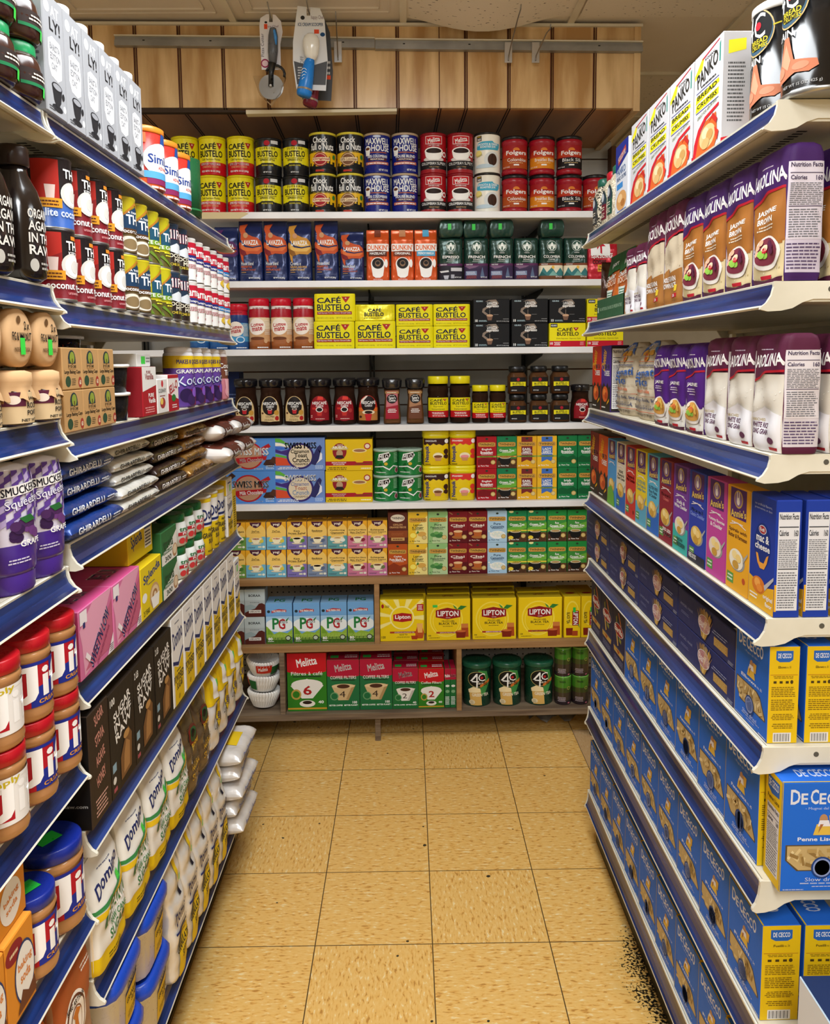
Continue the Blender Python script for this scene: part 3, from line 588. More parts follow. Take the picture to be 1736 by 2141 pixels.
def folg(key, desc, c1, c2, s):
    pr = [(.044, 0), (.049, .004), (.0495, .014), (.047, .018), (.047, .108), (.0495, .112), (.0495, .122), (.046, .128), (.044, .130)]
    vessel(key, desc, pr, [(.2, '9E1426k')], [([r(0, 0, 1, 1, '9C1A1C'), r(0, 0, 1, .5, c1), p('B93A1C', 0, .5, 1, .5, .9, .72, .5, .8, .1, .72), e(.5, .78, .1, .1, 'D87A2A'), p('9C1A1C', .38, .76, .62, .76, .62, .68, .38, .68), t('Folgers', .18, .53, .84, .76, WH), r(0, .0, 1, .46, c2), t(s, .22, .3, .84, .44, WH, 0), mi(.28, .22, .78, .27, 'E8C890', 1), r(.42, .12, .58, .18, WH), t('10.3 OZ', .05, .05, .3, .1, WH, 0)], .13, .02, .106, 0)], name='coffee_canister', cat='canister', lid=([(.0455, .126), (.0485, .129), (.0485, .138), (.042, .141)], '17171Ak'))
folg('folg_a', 'red plastic coffee canister, orange label', 'A62A1A', 'AA4A18', 'Colombian'); folg('folg_b', 'red plastic coffee canister, amber label', 'C05A18', 'D88418', 'Breakfast Blend'); folg('folg_c', 'red plastic coffee canister, black label', '8E1A1C', '191316', 'Black Silk')
# bags of coffee
def lava(key, desc, h, c1, c2, c3, s1, s2, s3, txt='D0602A'):
    sw = [p(c1, .06, .93, .4, .95, .28, .86, .34, .79, .6, .74, .82, .72, .95, .66, .99, .58, .99, .5, .85, .45, .5, .46, .22, .42, .22, .30, .14, .36, .06, .50, .02, .62, .1, .68, .12, .78, .04, .86), p(c2, .1, .60, .3, .66, .6, .68, .9, .62, .95, .55, .8, .5, .4, .5, .15, .52), p(c3, .03, .56, .3, .5, .36, .44, .22, .42, .1, .46), p('1B2A5C', .04, .72, .1, .69, .3, .60, .6, .57, .95, .60, .96, .58, .6, .55, .28, .57, .06, .66)]
    bag(key, desc, .092, .055, h, '1B2A5Cf', sw + [e(.32, .76, .1, .045, 'C8956A'), t('LAVAZZA', .16, .60, .84, .68, WH), t(s1, .12, .27, .62 if len(s1) > 9 else .55, .33, WH, 0), t(s2, .12, .225, .8 if len(s2) > 9 else .56, .26, txt), t(s3, .12, .18, .72, .21, txt), mi(.12, .145, .35, .165, 'D8A040', 1), r(.12, .115, .9, .118, '8890B8'), t('NET WT 12 OZ (340 g)', .42, .04, .88, .075, WH)], wf=[(0, .96), (.05, 1), (1, .96)], df=[(0, .9), (.06, 1), (.8, .7), (.93, .12), (1, .04)], wr=.0015, name='coffee_bag', cat='coffee bag')
lava('lav_a', 'navy foil coffee bag with orange ribbon', .226, 'C5532A', 'D9703A', '7A1E24', 'House blend', 'PERFETTO', 'MEDIUM ROAST'); lava('lav_b', 'navy foil coffee bag with gold ribbon', .222, 'C98F38', 'E3B45C', '8A5A20', 'Crema e', 'GRAN AROMA', 'LIGHT ROAST', 'E0B060')
lava('lav_c', 'navy foil coffee bag with orange ribbon, shorter', .186, 'C5532A', 'D9703A', '7A1E24', 'House blend', 'PERFETTO', 'MEDIUM ROAST'); lava('lav_d', 'navy foil coffee bag with purple ribbon', .205, '54265E', 'A0442E', '2C1438', 'Italian roast', 'ROMA', 'DARK ROAST', 'B8B8D0')
def dunk(key, desc, c2, s, tab):
    bag(key, desc, .088, .055, .192, 'DA5A24f', [r(.36, .86, .64, 1, tab), r(.02, .575, .98, .72, WH), t("DUNKIN'", .06, .595, .94, .70, 'E0661E'), e(.5, .53, .36, .055, c2), r(.1, .48, .9, .575, c2), t(s, .16, .51, .84, .555, WH), e(.5, .33, .30, .13, 'F4F2EE'), p('F4F2EE', .2, .33, .8, .33, .72, .1, .6, .06, .4, .06, .28, .1), e(.5, .34, .25, .105, '1C120E'), e(.5, .34, .12, .06, '8A6A50'), e(.5, .35, .09, .035, '1C120E'), e(.86, .34, .07, .08, 'F4F2EE'), t('NET WT 12 OZ (340 g)', .3, .015, .7, .04, WH)], df=[(0, .9), (.06, 1), (.8, .75), (.93, .12), (1, .04)], wr=.0018, name='coffee_bag', cat='coffee bag')
dunk('dunk_a', 'orange coffee bag with brown band', '5A2A1A', 'HAZELNUT', '7A3A24'); dunk('dunk_b', 'orange coffee bag with blue band', '58A8D0', 'FRENCH VANILLA', '58A8D0'); dunk('dunk_c', 'orange coffee bag with plain tan flap', '7A3A24', 'ORIGINAL', 'C08860')
def siren(x, y, s): return [e(x, y, s, s * .62, 'E8EFE8', 26), e(x, y, s * .93, s * .575, '1F4A3C', 26), e(x, y - s * .1, s * .55, s * .40, 'E8EFE8'), e(x, y + s * .12, s * .22, s * .17, 'F4F8F4'), p('1F4A3C', x - s * .1, y - s * .02, x + s * .1, y - s * .02, x + s * .16, y - s * .42, x - s * .16, y - s * .42), p('E8EFE8', x - s * .22, y + s * .34, x, y + s * .46, x + s * .22, y + s * .34, x + s * .2, y + s * .24, x - s * .2, y + s * .24), p('E8EFE8', x - s * .78, y + s * .1, x - s * .55, y + s * .28, x - s * .5, y - s * .2, x - s * .7, y - s * .3), p('E8EFE8', x + s * .78, y + s * .1, x + s * .55, y + s * .28, x + s * .5, y - s * .2, x + s * .7, y - s * .3)]
def star(key, desc, s1, s2, band, art):
    bag(key, desc, .094, .062, .158, '173B31f', siren(.5, .80, .2) + [t('STARBUCKS', .4, .635, .6, .655, WH), t(s1, .16, .52, .84, .585, WH), t(s2, .36, .475, .64, .50, WH), mi(.3, .43, .7, .46, 'B8CCC4', 2), r(0, .345, 1, .40, band), t('DARK ROAST' if band[0] == '5' else 'MEDIUM ROAST', .08, .36, .34, .385, WH)] + art + [t('NET WT 12 OZ', .66, .06, .92, .09, WH)], wf=[(0, .95), (.06, 1), (1, .97)], df=[(0, .9), (.06, 1), (.85, .96), (.97, .8), (1, .6)], wr=.0022, name='coffee_bag', cat='coffee bag')
col = [r(0, .02, 1, .345, 'E6DCC0'), p('3A7A7C', 0, .1, .16, .3, .3, .18, .5, .3, .68, .16, .85, .29, 1, .18, 1, .08, 0, .08), p('1F5A58', .0, .08, .1, .2, .35, .08), p('7FB0A4', .35, .08, .55, .22, .8, .08), r(0, .02, 1, .1, '6E4428'), e(.55, .3, .06, .04, 'E8B850')]
fr = [r(0, .02, 1, .345, '3A2A4A'), p('7A5A78', 0, .345, .2, .27, .45, .3, .6, .345), r(.06, .12, .5, .22, '7A8AA8'), mi(.05, .04, .52, .12, 'A84A3A', 3), p('5A6A88', .72, .3, .74, .3, .82, .08, .64, .08), mi(.08, .13, .48, .21, 'D8D8E8', 3)]
es = [r(0, .02, 1, .345, '24202A'), p('D8D8D8', .05, .22, .4, .24, .42, .2, .1, .18), r(.5, .22, .95, .3, 'C8C8CC'), p('B8B8C0', .2, .12, .42, .12, .38, .03, .24, .03), r(.5, .05, .64, .14, 'A8A8B0')]
star('star_a', 'dark green coffee bag with grey espresso picture', 'ESPRESSO', 'ROAST', '55244F', es); star('star_b', 'dark green coffee bag with purple band', 'FRENCH', 'ROAST', '55244F', fr); star('star_c', 'dark green coffee bag with mountain picture', 'COLOMBIA', 'COFFEE', '7A4026', col)
pillow('star_lie', 'dark green coffee bag lying flat on others', .090, .088, .066, '173B31f', front=[r(.35, .4, .5, .8, '37C84Ak')], name='coffee_bag', cat='coffee bag', wr=.0015, e1=14, e2=14)
bag('equal', 'red coffee bag with white arrow emblem', .12, .06, .165, 'BE1A2Ef', [r(.1, .55, .72, .95, WH), p('C01E30', .3, .68, .5, .88, .44, .88, .44, .92, .2, .92, .3, .84), p('C01E30', .4, .58, .46, .58, .46, .76, .58, .76, .43, .88, .28, .76, .4, .76), t('EQUAL EXCHANGE', .12, .47, .8, .6, WH), t('COFFEE', .16, .36, .6, .45, '30141A'), r(.32, .18, .62, .34, 'E8A830'), t('ORGANIC', .34, .27, .6, .32, BK), t('Breakfast', .34, .21, .6, .26, BK)], name='coffee_bag', cat='coffee bag')
# creamer canisters and bricks
def mate(key, desc, R, h, cols, s):
    pr = [(R * .92, 0), (R, .004), (R, h * .5), (R * .97, h * .52), (R * .97, h * .7), (R * .9, h * .84), (R * .92, h * .86)]
    vessel(key, desc, pr, cols[0], [([e(.45, .62, .3, .23, 'F2E8DC'), t('Coffee', .22, .62, .68, .74, cols[1], 1, 8), t('mate', .28, .50, .64, .62, cols[1], 1, 8), mi(.72, .4, .98, .8, 'E8E0D0', 9), r(.08, .02, .98, .10, cols[2]), mi(.45, .03, .9, .09, WH, 1)] + ([p('A06038', .2, .3, .7, .3, .66, .14, .24, .14), e(.45, .3, .25, .045, '6A3A1E'), e(.76, .22, .06, .05, 'D8B088'), e(.76, .22, .035, .03, cols[3])] if R > .0405 else [e(.62, .3, .16, .1, 'D8E8F4'), e(.62, .3, .12, .07, '3A86BC')]), R * 2.7, .0, h * .72, 0), ([t(s, .1, .2, .9, .8, '8E2030')], R * 1.4, h * .78, h * .83, 0)], name='creamer_canister', cat='canister', lid=([(R * .93, h * .85), (R * .96, h * .86), (R * .96, h * .96), (R * .9, h)], 'C8142Ck'))
mate('mate_a', 'tan coffee creamer canister with red lid', .0410, .192, ([(.03, 'A86030k'), (.075, 'D0A070k'), (.12, 'E6CFA8k'), (.152, 'A81828k'), (.3, 'EDE8E4k')], 'B01828', '8A4A20', 'D0A070'), '226 SERVINGS')
mate('mate_b', 'blue coffee creamer canister with red lid', .0385, .172, ([(.03, '2A5E9Ak'), (.1, '4A9ACCk'), (.13, '1E3A78k'), (.3, 'C01830k')], 'B01828', '24508A', '4A9ACC'), 'VANILLA')
brick = [r(0, 0, 1, 1, 'EBDF14')] + LOGOB(.07, .88, .38, .9, '181A3A') + [r(.07, .24, .92, .35, '9E1C22'), t('Café Espresso Molido - Espresso Ground Coffee', .09, .26, .9, .33, WH), t('PESO NETO 16 OZ (1 LB) 454g', .07, .08, .48, .14, '6A6010', 0), t('NET WT 16 OZ (1 LB) 454g', .54, .08, .92, .14, '6A6010', 0)]
def brickd(key, desc, w, h, d, art, seed):
    bag(key, desc, w, d, h, 'EBDF14f', art, pw=9, wf=[(0, .985), (.05, 1), (.95, 1), (1, .985)], df=[(0, .96), (.04, 1), (.96, 1), (1, .94)], wr=.0011, name='coffee_brick', cat='coffee pack', seed=seed)
brickd('brick_a', 'large yellow vacuum coffee brick', .154, .103, .06, brick, 1); brickd('brick_b', 'yellow vacuum coffee brick', .140, .082, .06, brick, 3)
brickd('brick_c', 'yellow vacuum coffee brick lying on its face', .154, .062, .1, [t('CAFÉ', .33, .55, .66, .78, '181A3A'), t('BUSTELO', .24, .28, .72, .52, '181A3A'), mi(.2, .14, .76, .22, '8A8020', 1)], 5)
carton('kcup_l', 'black coffee capsule box', .139, .12, .091, '131315', [p('8A7A6C', .32, .88, .42, .96, .62, .98, .7, .82, .62, .7, .5, .66, .36, .6, .3, .5, .42, .36, .34, .34, .24, .46, .26, .6, .38, .7, .5, .76, .52, .86, .44, .92), t('LAVAZZA', .38, .76, .66, .88, WH), t('espresso', .36, .62, .7, .74, WH), r(.445, .33, .455, .56, '9A8A7C'), p('7A5A48', .36, .32, .54, .32, .5, .12, .4, .12), e(.45, .32, .09, .05, 'C8A080'), t('KEURIG', .08, .88, .26, .94, 'B8D0D8'), t('10', .05, .05, .12, .16, WH), mi(.14, .06, .38, .14, 'A8C4CC', 2), t('NET WT 3.9 OZ (110 g)', .64, .05, .98, .10, 'C8C8C8'), mi(.54, .34, .72, .38, '787878', 1), mi(.8, .15, .98, .2, '989898', 1)], name='capsule_box')
carton('kcup_b', 'yellow capsule box with red base band', .140, .12, .090, 'EBDD12', [r(0, 0, 1, .25, 'BE1228'), r(.03, .82, .22, .97, '2A2A2A'), t('KEURIG', .05, .86, .2, .93, WH)] + LOGOB(.21, .81, .46, .82) + [t('Estilo Espresso - Espresso Style', .2, .31, .86, .38, BK, 0), t('10', .02, .09, .10, .2, WH), mi(.13, .06, .32, .22, WH, 3), mi(.84, .06, .96, .22, 'E8A0A8', 4)], name='capsule_box')
# jars of instant coffee
COF = '3A2114r'
def jar(key, desc, prof, lid, label, W, z0, z1, pw=2.0, sx=1, sy=1, cof=COF, name='coffee_jar'):
    inner = [(max(.004, a - .0028), max(.003, b)) for a, b in prof if b < prof[-1][1] * .97]; inner.append((inner[-1][0] * .98, prof[-1][1] * .95))
    def f1(): mb = MB(); mb.lathe(prof, 'D8D4CCx', n=28, sx=sx, sy=sy, p=pw); return mb
    def f2(): mb = MB(); mb.lathe(inner, cof, n=28, sx=sx, sy=sy, p=pw); return mb
    def f3(): mb = MB(); mb.lathe(lid[0], lid[1], n=32, sx=sx, sy=sy, p=min(pw, 3)); return mb
    def f4():
        mb = MB(); fn = wrap(prof, max(q[0] for q in prof), sx, sy, pw); mb.art(label, W, z1 - z0, lambda x, z, o: fn(x, z + z0, o), sx=.005, sz=.008); return mb
    reg(key, name, 'jar', desc, multi(('coffee_fill', f2, None), ('glass_jar', f1, None), ('lid', f3, None), ('label', f4, None)))
    R = max(q[0] for q in prof); DES[key].update(w=R * 2 * sx, d=R * 2 * sy, h=lid[0][-1][1], round=True)
def nes(key, desc, base, art, h=.180, R=.046):
    k = h / .18
    pr = [(R * .88, 0), (R * .98, .004), (R, .02 * k), (R, .06 * k), (R * .93, .095 * k), (R * .84, .120 * k), (R * .86, .145 * k), (R * .80, .152 * k)]
    jar(key, desc, pr, ([(R * .84, .146 * k), (R * .97, .150 * k), (R * .99, .170 * k), (R * .92, .178 * k), (R * .6, .180 * k)], '17161Ag'), art, R * 1.75, .014 * k, .112 * k)
NT = lambda c1, c2: [t('NESCAFÉ', .14, .66, .88, .80, WH), t('CLASICO', .34, .56, .7, .64, c2)]
nes('nes_a', 'glass instant coffee jar, cream and black label', 0, [e(.5, .5, .48, .5, 'D8BC86', 32), r(.02, .02, .98, .5, 'D8BC86'), e(.5, .62, .37, .36, '1C1311', 30)] + NT(0, WH) + [p('B8202A', .4, .5, .62, .5, .59, .32, .43, .32), e(.51, .5, .11, .045, 'E8DCD0'), e(.51, .5, .085, .03, '24120C'), t('COLOMBIA', .3, .17, .72, .25, '5A3A1C'), e(.14, .34, .06, .04, '5A3420'), e(.84, .14, .1, .09, 'B02020'), e(.82, .36, .12, .1, 'C8963C'), mi(.2, .05, .7, .13, '5A4020', 2)])
nes('nes_b', 'glass instant coffee jar with all red label', 0, [e(.5, .5, .49, .5, '8E1420', 32), r(.01, .04, .99, .5, '8E1420'), p('D8382C', .44, .98, .7, .96, .72, .84, .4, .84), p('C8302A', .14, .54, .5, .54, .34, .46, .16, .46)] + NT(0, WH) + [p('C03028', .36, .46, .66, .46, .6, .22, .42, .22), e(.51, .46, .17, .10, 'F0ECE6'), e(.51, .46, .13, .075, '1C0E0A'), e(.8, .42, .09, .08, 'B03A38'), mi(.3, .08, .75, .13, 'E8C8C0', 1), mi(.05, .14, .16, .26, 'E8C8C0', 2)])
nes('nes_c', 'glass instant coffee jar with sunset red label', 0, [e(.5, .5, .49, .5, 'C0281C', 32), r(.01, .02, .99, .4, 'B87A3C'), r(.01, .38, .99, .52, 'E0702A'), e(.52, .66, .36, .32, '1F1210', 30), p('E8E0D4', .12, .8, .4, .98, .5, .98, .2, .72)] + NT(0, WH) + [e(.52, .34, .3, .09, 'E8D8B8'), e(.52, .34, .18, .06, '24120C'), p('C0202A', .34, .28, .68, .28, .62, .02, .4, .02), e(.12, .16, .08, .05, '4A2414')])
def tast(key, desc, c1, c2):
    pr = [(.030, 0), (.0335, .004), (.0335, .03), (.029, .085), (.0275, .10), (.031, .132), (.029, .138)]
    jar(key, desc, pr, ([(.031, .134), (.037, .142), (.039, .168), (.034, .176)], '19191Cg'), [r(.12, .0, .88, 1, c1), r(.06, .9, .94, .98, 'B08850'), mi(.14, .92, .86, .96, WH, 1), e(.5, .72, .36, .17, '1A1414', 26), t("NESCAFÉ", .32, .82, .68, .86, WH), t("Taster's", .24, .71, .76, .80, WH), t('Choice', .28, .62, .74, .71, WH), p(c2, .12, .0, .88, .0, .88, .5, .12, .42), mi(.22, .22, .78, .38, WH, 3)], .058, .02, .128, pw=5, cof='8A5A34r')
tast('tast_a', 'square glass coffee jar with red label', 'C8707A', 'A01C30'); tast('tast_b', 'square glass coffee jar with brown label', 'A87A58', '6A3E28')
def bj(key, desc, R, h):
    k = h; pr = [(R * .86, 0), (R * .94, .003), (R * .94, k * .07), (R, k * .12), (R, k * .55), (R * .93, k * .60), (R * .99, k * .68), (R * .93, k * .80), (R * .86, k * .84)]
    jar(key, desc, pr, ([(R * .93, k * .84), (R * .95, k * .845), (R * .95, k * .985), (R * .9, k)], 'E8DA14k'), [r(0, 0, 1, .34, 'B8141E'), r(0, .34, 1, 1, 'EADB12')] + LOGOB(.14, .86, .64, .95) + [t('Espresso', .3, .5, .68, .6, BK, 0), t('Instantáneo', .22, .38, .76, .48, BK, 0), mi(.2, .16, .8, .28, WH, 2), t('NET WT 7.05 OZ (200g)', .25, .04, .78, .12, WH)], R * 2.3, k * .13, k * .55)
bj('bj_a', 'tall instant coffee jar with yellow lid', .0415, .182); bj('bj_b', 'short instant coffee jar with yellow lid', .0330, .146)
def sj():
    pr = [(.033, 0), (.036, .004), (.036, .068), (.028, .082), (.026, .088)]
    jar('sj', 'small square coffee jar with black lid', pr, ([(.028, .086), (.031, .089), (.031, .106), (.027, .109)], '141416k'), [r(0, 0, 1, 1, '171314'), r(0, .38, 1, .68, 'E6DA18'), p('171314', 0, .38, .1, .38, .16, .42, .84, .42, .9, .38, 1, .38, 1, .3, 0, .3), e(.5, .84, .11, .11, 'A01828'), t('SUPREME', .34, .63, .66, .67, '6A5A10'), t('BUSTELO', .14, .46, .86, .62, BK), t('NET WT 3.52 OZ', .08, .07, .4, .14, WH)], .054, .010, .066, pw=4, cof='6A4428r')
sj()
# cocoa
def miss(key, desc, hot):
    w, h = .190, .126
    if hot: A = [p('5C92D2', 0, .6, .3, .7, .3, .62, .1, .5, 0, .5), e(.45, .47, .30, .42, 'A81820', 34), e(.45, .47, .265, .375, 'B08468', 34), p('A81820', .64, .66, .86, .84, .9, .74, .7, .58), t('SWISS MISS', .13, .48, .86, .70, '1A1A1A'), t('SWISS MISS', .125, .49, .855, .71, WH), p('A81820', .2, .22, .8, .34, .82, .46, .2, .40), t('Milk Chocolate', .27, .28, .74, .40, WH, 1, 3), p('3A2018', .74, .2, .88, .1, .98, .16, .92, .36, .8, .34), p('4C2C1E', .86, .28, .94, .44, 1, .42, 1, .2), t('HOT COCOA MIX', .55, .04, .74, .09, WH), mi(.78, .05, .97, .18, 'C8DCF4', 3), p('3A2018', .02, .82, .12, .96, .2, .86, .1, .74)]
    else: A = [p('5BAA3A', 0, 1, .1, .98, .24, .84, .3, .76, .1, .86, 0, .88), p('F0EADC', 0, .86, .12, .84, .3, .74, .3, .70, .1, .76, 0, .76), p('3A6AC8', 0, .74, .14, .72, .3, .66, .1, .64, 0, .64), p('3E2A78', 0, .66, .12, .6, .3, .66, .36, .8, .44, .6, .3, .44, .1, .52, 0, .56), p('5BAA3A', 0, .52, .1, .48, .28, .42, .3, .36, .1, .42, 0, .44), p('CE4A2A', 0, .42, .14, .4, .3, .34, .3, .16, 0, .16), e(.50, .44, .275, .40, '33246A', 34), e(.50, .44, .235, .345, 'D8C8AC', 34), p('2A2A60', .72, .34, .84, .7, .9, .78, .94, .7, .86, .3, .8, .16, .72, .2), p('E8E8F0', .86, .66, .94, .5, .94, .34, .82, .2, .88, .34, .9, .5), t('SWISS MISS', .19, .67, .83, .86, '1A1A2A'), t('SWISS MISS', .185, .68, .825, .87, WH), t('Cinnamon', .31, .53, .68, .65, '3A5AA8'), t('Toast', .38, .40, .64, .53, 'B03A24'), t('Crunch', .34, .25, .68, .40, '2A7ABA'), t('CINNAMILK', .36, .16, .66, .23, '4A3A2A'), mi(.02, .04, .5, .12, WH, 2), mi(.78, .04, .97, .16, 'C8DCF4', 3)]
    carton(key, desc, w, .10, h, dict(F='4F86CC' if hot else '6E8CC8', T='2A4A80'), [r(0, 0, 1, 1, '4F86CC' if hot else '6E8CC8')] + A, name='cocoa_box')
miss('miss_a', 'blue cocoa box with red mug picture', 1); miss('miss_b', 'blue cocoa box with rainbow and cereal mug', 0)
carton('abu', 'yellow hot chocolate box with cup', .181, .10, .122, dict(F='E3BE12', T='8A7410'), [r(0, .17, 1, .30, 'A8182A'), e(.30, .62, .15, .26, '8E1C26', 26), p('C8B060', .1, .72, .2, .78, .4, .78, .5, .72, .46, .66, .14, .66), t('ABUELITA', .15, .70, .46, .79, WH), e(.3, .55, .07, .12, 'B89878'), p('24201E', .2, .40, .4, .40, .36, .5, .24, .5), t('NESTLÉ', .25, .80, .37, .85, 'F0E8C8')] + [p('E6B818', .57, .64, .88, .64, .84, .34, .78, .26, .66, .26, .60, .34), e(.725, .64, .155, .07, 'F0DC90'), e(.725, .64, .125, .045, 'A07050'), e(.92, .5, .05, .1, 'E6B818'), e(.92, .5, .03, .06, 'E3BE12'), e(.89, .78, .07, .10, 'A8182A'), e(.89, .78, .05, .07, 'E8D8C0'), t('MEXICAN STYLE INSTANT', .13, .24, .44, .28, WH), t('HOT CHOCOLATE MIX', .16, .185, .4, .225, WH), mi(.03, .03, .48, .13, '4A3A08', 2), mi(.74, .04, .97, .12, 'F8F0C0', 1), p('7A4420', .62, .22, .98, .26, .98, .23, .62, .19)], name='cocoa_box')
vessel('milo', 'green malt drink tin with clear lid', canp(.0485, .099), [(.2, '1C7A3Ak')], [([p(WH, .26, .84, .6, .92, .66, .8, .56, .62, .42, .5, .4, .6, .2, .58), p('2A1A14', .28, .80, .62, .88, .60, .70, .24, .62), t('MILO', .28, .66, .58, .82, WH, 1, 6), e(.5, .46, .06, .06, 'D8B030'), p('0E5A26', .26, .44, .34, .5, .38, .4, .3, .28, .4, .14, .34, .12, .24, .26, .2, .18), p(WH, .05, .3, .4, .34, .62, .2, .64, .24, .42, .38, .05, .34), p(WH, .6, .26, .75, .40, .98, .34, .98, .30, .76, .36, .62, .22), e(.9, .2, .09, .11, 'D8C8C0'), e(.9, .2, .07, .09, '8A3A4A'), mi(.1, .1, .5, .16, WH, 1), mi(.78, .5, .98, .9, 'A8D8B0', 7)], .118, 0, .099, 0)], name='malt_drink_tin', cat='tin', lid=([(.0492, .091), (.0492, .100), (.045, .101)], 'A9C4B4k'))
def nesq(key, desc, c, s):
    pr = [(.047, 0), (.0495, .004), (.0495, .105), (.048, .110)]
    vessel(key, desc, pr, [(.3, 'E8C80Ck')], [([r(0, .84, 1, 1, c), p(c, 0, .84, 0, .78, .1, .76, .16, .82, .26, .74, .38, .82, .5, .76, .6, .8, .74, .74, .86, .82, 1, .78, 1, .84), t(s, .1, .88, .5, .94, WH), t('Nesquik', .08, .14, .26, .74, '1C2C7A', 1, 90), e(.88, .9, .08, .08, WH), e(.86, .52, .09, .10, c), e(.86, .34, .09, .08, c), mi(.08, .03, .3, .09, '3A3A10', 1), e(.56, .36, .2, .12, 'F2E6C0'), p('C89060', .4, .34, .72, .34, .66, .18, .46, .18), e(.56, .34, .16, .05, '7A4A28' if c[0] == '3' else 'E89098')], .094, .0, .106, 0)], name='drink_powder_tub', cat='canister', pw=4.5, lid=([(.050, .107), (.0525, .110), (.0525, .120), (.0512, .122), (.0525, .124), (.0525, .134), (.048, .137)], 'E6D812k'))
nesq('nesq_a', 'square yellow cocoa tub with brown band', '3A1A14', 'CHOCOLATE'); nesq('nesq_b', 'square yellow drink powder tub with red band', 'D8342A', 'STRAWBERRY')
# tea boxes
def twin(key, desc, base, lines, pic, tc=WH, sub=None, w=.0765, h=.124, d=.062, tcol=None):
    A = [r(0, 0, 1, 1, base)] + pic + [e(.5, .925, .07, .03, '2A3A2A'), p('C08A3A', .06, .70, .06, .80, .14, .82, .86, .82, .94, .80, .94, .70, .86, .68, .14, .68), r(.09, .705, .91, .795, 'D9A94E'), t('TWININGS', .11, .715, .89, .785, '231A10')]
    y = .63 if len(lines) > 1 else .60
    for s, x0, x1 in lines: A.append(t(s, x0, y - .075, x1, y, tc)); y -= .088
    A += [mi(.2, y - .03, .8, y + .03, tc, 2)]
    if sub: A += [r(0, .345, 1, .39, sub[0]), t(sub[1], .3 if len(sub[1]) < 8 else .15, .35, .7 if len(sub[1]) < 8 else .85, .385, '2A2A1A')]
    A += [e(.82, .19, .12, .07, 'B99A50'), e(.82, .19, .09, .052, 'D8C080'), t('20', .06, .05, .14, .09, tc), t('Pure Tea', .2, .06, .6, .10, tc)]
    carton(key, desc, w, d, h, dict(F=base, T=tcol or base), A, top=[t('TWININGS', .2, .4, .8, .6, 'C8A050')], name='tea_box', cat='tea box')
mug = [r(0, 0, 1, .30, '5A3A24'), mi(0, .02, 1, .26, '3A2214', 6), e(.42, .2, .27, .1, '141414'), r(.15, .2, .69, .34, '141414'), e(.42, .34, .27, .045, 'D8D0C0'), e(.42, .34, .22, .033, 'B0905A'), e(.12, .28, .07, .05, '141414')]
grn = lambda lem: [r(0, .3, 1, .66, '3E8C3A'), p('6AAE3A', 0, .44, 1, .62, 1, .44, .5, .36, 0, .36)] + mug + ([e(.18, .14, .13, .06, 'E8D040'), e(.2, .97, .12, .04, 'F0E8A0')] if lem else [])
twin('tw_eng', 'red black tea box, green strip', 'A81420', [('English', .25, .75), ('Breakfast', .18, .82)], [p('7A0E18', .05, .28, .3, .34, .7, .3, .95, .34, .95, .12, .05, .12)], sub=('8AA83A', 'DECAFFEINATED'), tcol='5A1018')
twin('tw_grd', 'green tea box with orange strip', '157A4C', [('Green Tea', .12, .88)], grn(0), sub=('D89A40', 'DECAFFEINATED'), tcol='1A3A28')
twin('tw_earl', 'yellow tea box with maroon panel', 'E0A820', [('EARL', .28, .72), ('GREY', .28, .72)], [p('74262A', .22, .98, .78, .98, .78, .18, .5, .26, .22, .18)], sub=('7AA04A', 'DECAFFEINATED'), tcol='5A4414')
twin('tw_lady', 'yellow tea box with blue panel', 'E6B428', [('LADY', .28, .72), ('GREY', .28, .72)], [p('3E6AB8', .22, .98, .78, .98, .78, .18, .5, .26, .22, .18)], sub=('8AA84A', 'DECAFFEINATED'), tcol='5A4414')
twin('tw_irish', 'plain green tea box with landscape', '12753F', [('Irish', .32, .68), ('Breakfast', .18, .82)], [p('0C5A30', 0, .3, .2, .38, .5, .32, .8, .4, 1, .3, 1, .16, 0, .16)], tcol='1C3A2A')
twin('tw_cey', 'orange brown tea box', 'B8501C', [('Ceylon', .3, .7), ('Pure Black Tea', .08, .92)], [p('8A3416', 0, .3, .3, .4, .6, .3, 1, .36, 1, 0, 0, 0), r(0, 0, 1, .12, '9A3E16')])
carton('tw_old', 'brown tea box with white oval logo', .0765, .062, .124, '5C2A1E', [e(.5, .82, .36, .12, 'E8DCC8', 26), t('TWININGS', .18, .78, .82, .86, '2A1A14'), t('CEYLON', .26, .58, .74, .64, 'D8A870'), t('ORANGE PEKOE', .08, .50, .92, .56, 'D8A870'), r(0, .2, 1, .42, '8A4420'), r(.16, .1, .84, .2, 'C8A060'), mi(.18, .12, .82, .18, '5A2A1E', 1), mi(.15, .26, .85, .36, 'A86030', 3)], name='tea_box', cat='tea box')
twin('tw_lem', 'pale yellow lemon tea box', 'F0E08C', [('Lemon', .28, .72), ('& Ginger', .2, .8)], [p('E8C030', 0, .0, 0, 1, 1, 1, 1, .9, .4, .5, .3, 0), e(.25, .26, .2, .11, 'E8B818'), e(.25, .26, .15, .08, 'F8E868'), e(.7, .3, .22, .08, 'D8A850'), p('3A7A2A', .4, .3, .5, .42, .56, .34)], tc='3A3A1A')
twin('tw_pep', 'pale green peppermint tea box', 'B9D3A0', [('Pure', .32, .68), ('Peppermint', .12, .88)], [p('8FBE7A', 0, 0, 0, 1, 1, 1, 1, .9, .3, .5, .2, 0), e(.3, .27, .2, .07, '4C8A48'), e(.55, .24, .2, .07, '3A7A3E'), e(.42, .33, .13, .05, '6AA85A'), e(.65, .32, .1, .04, '5A9A50')], tc='2A4A2A')
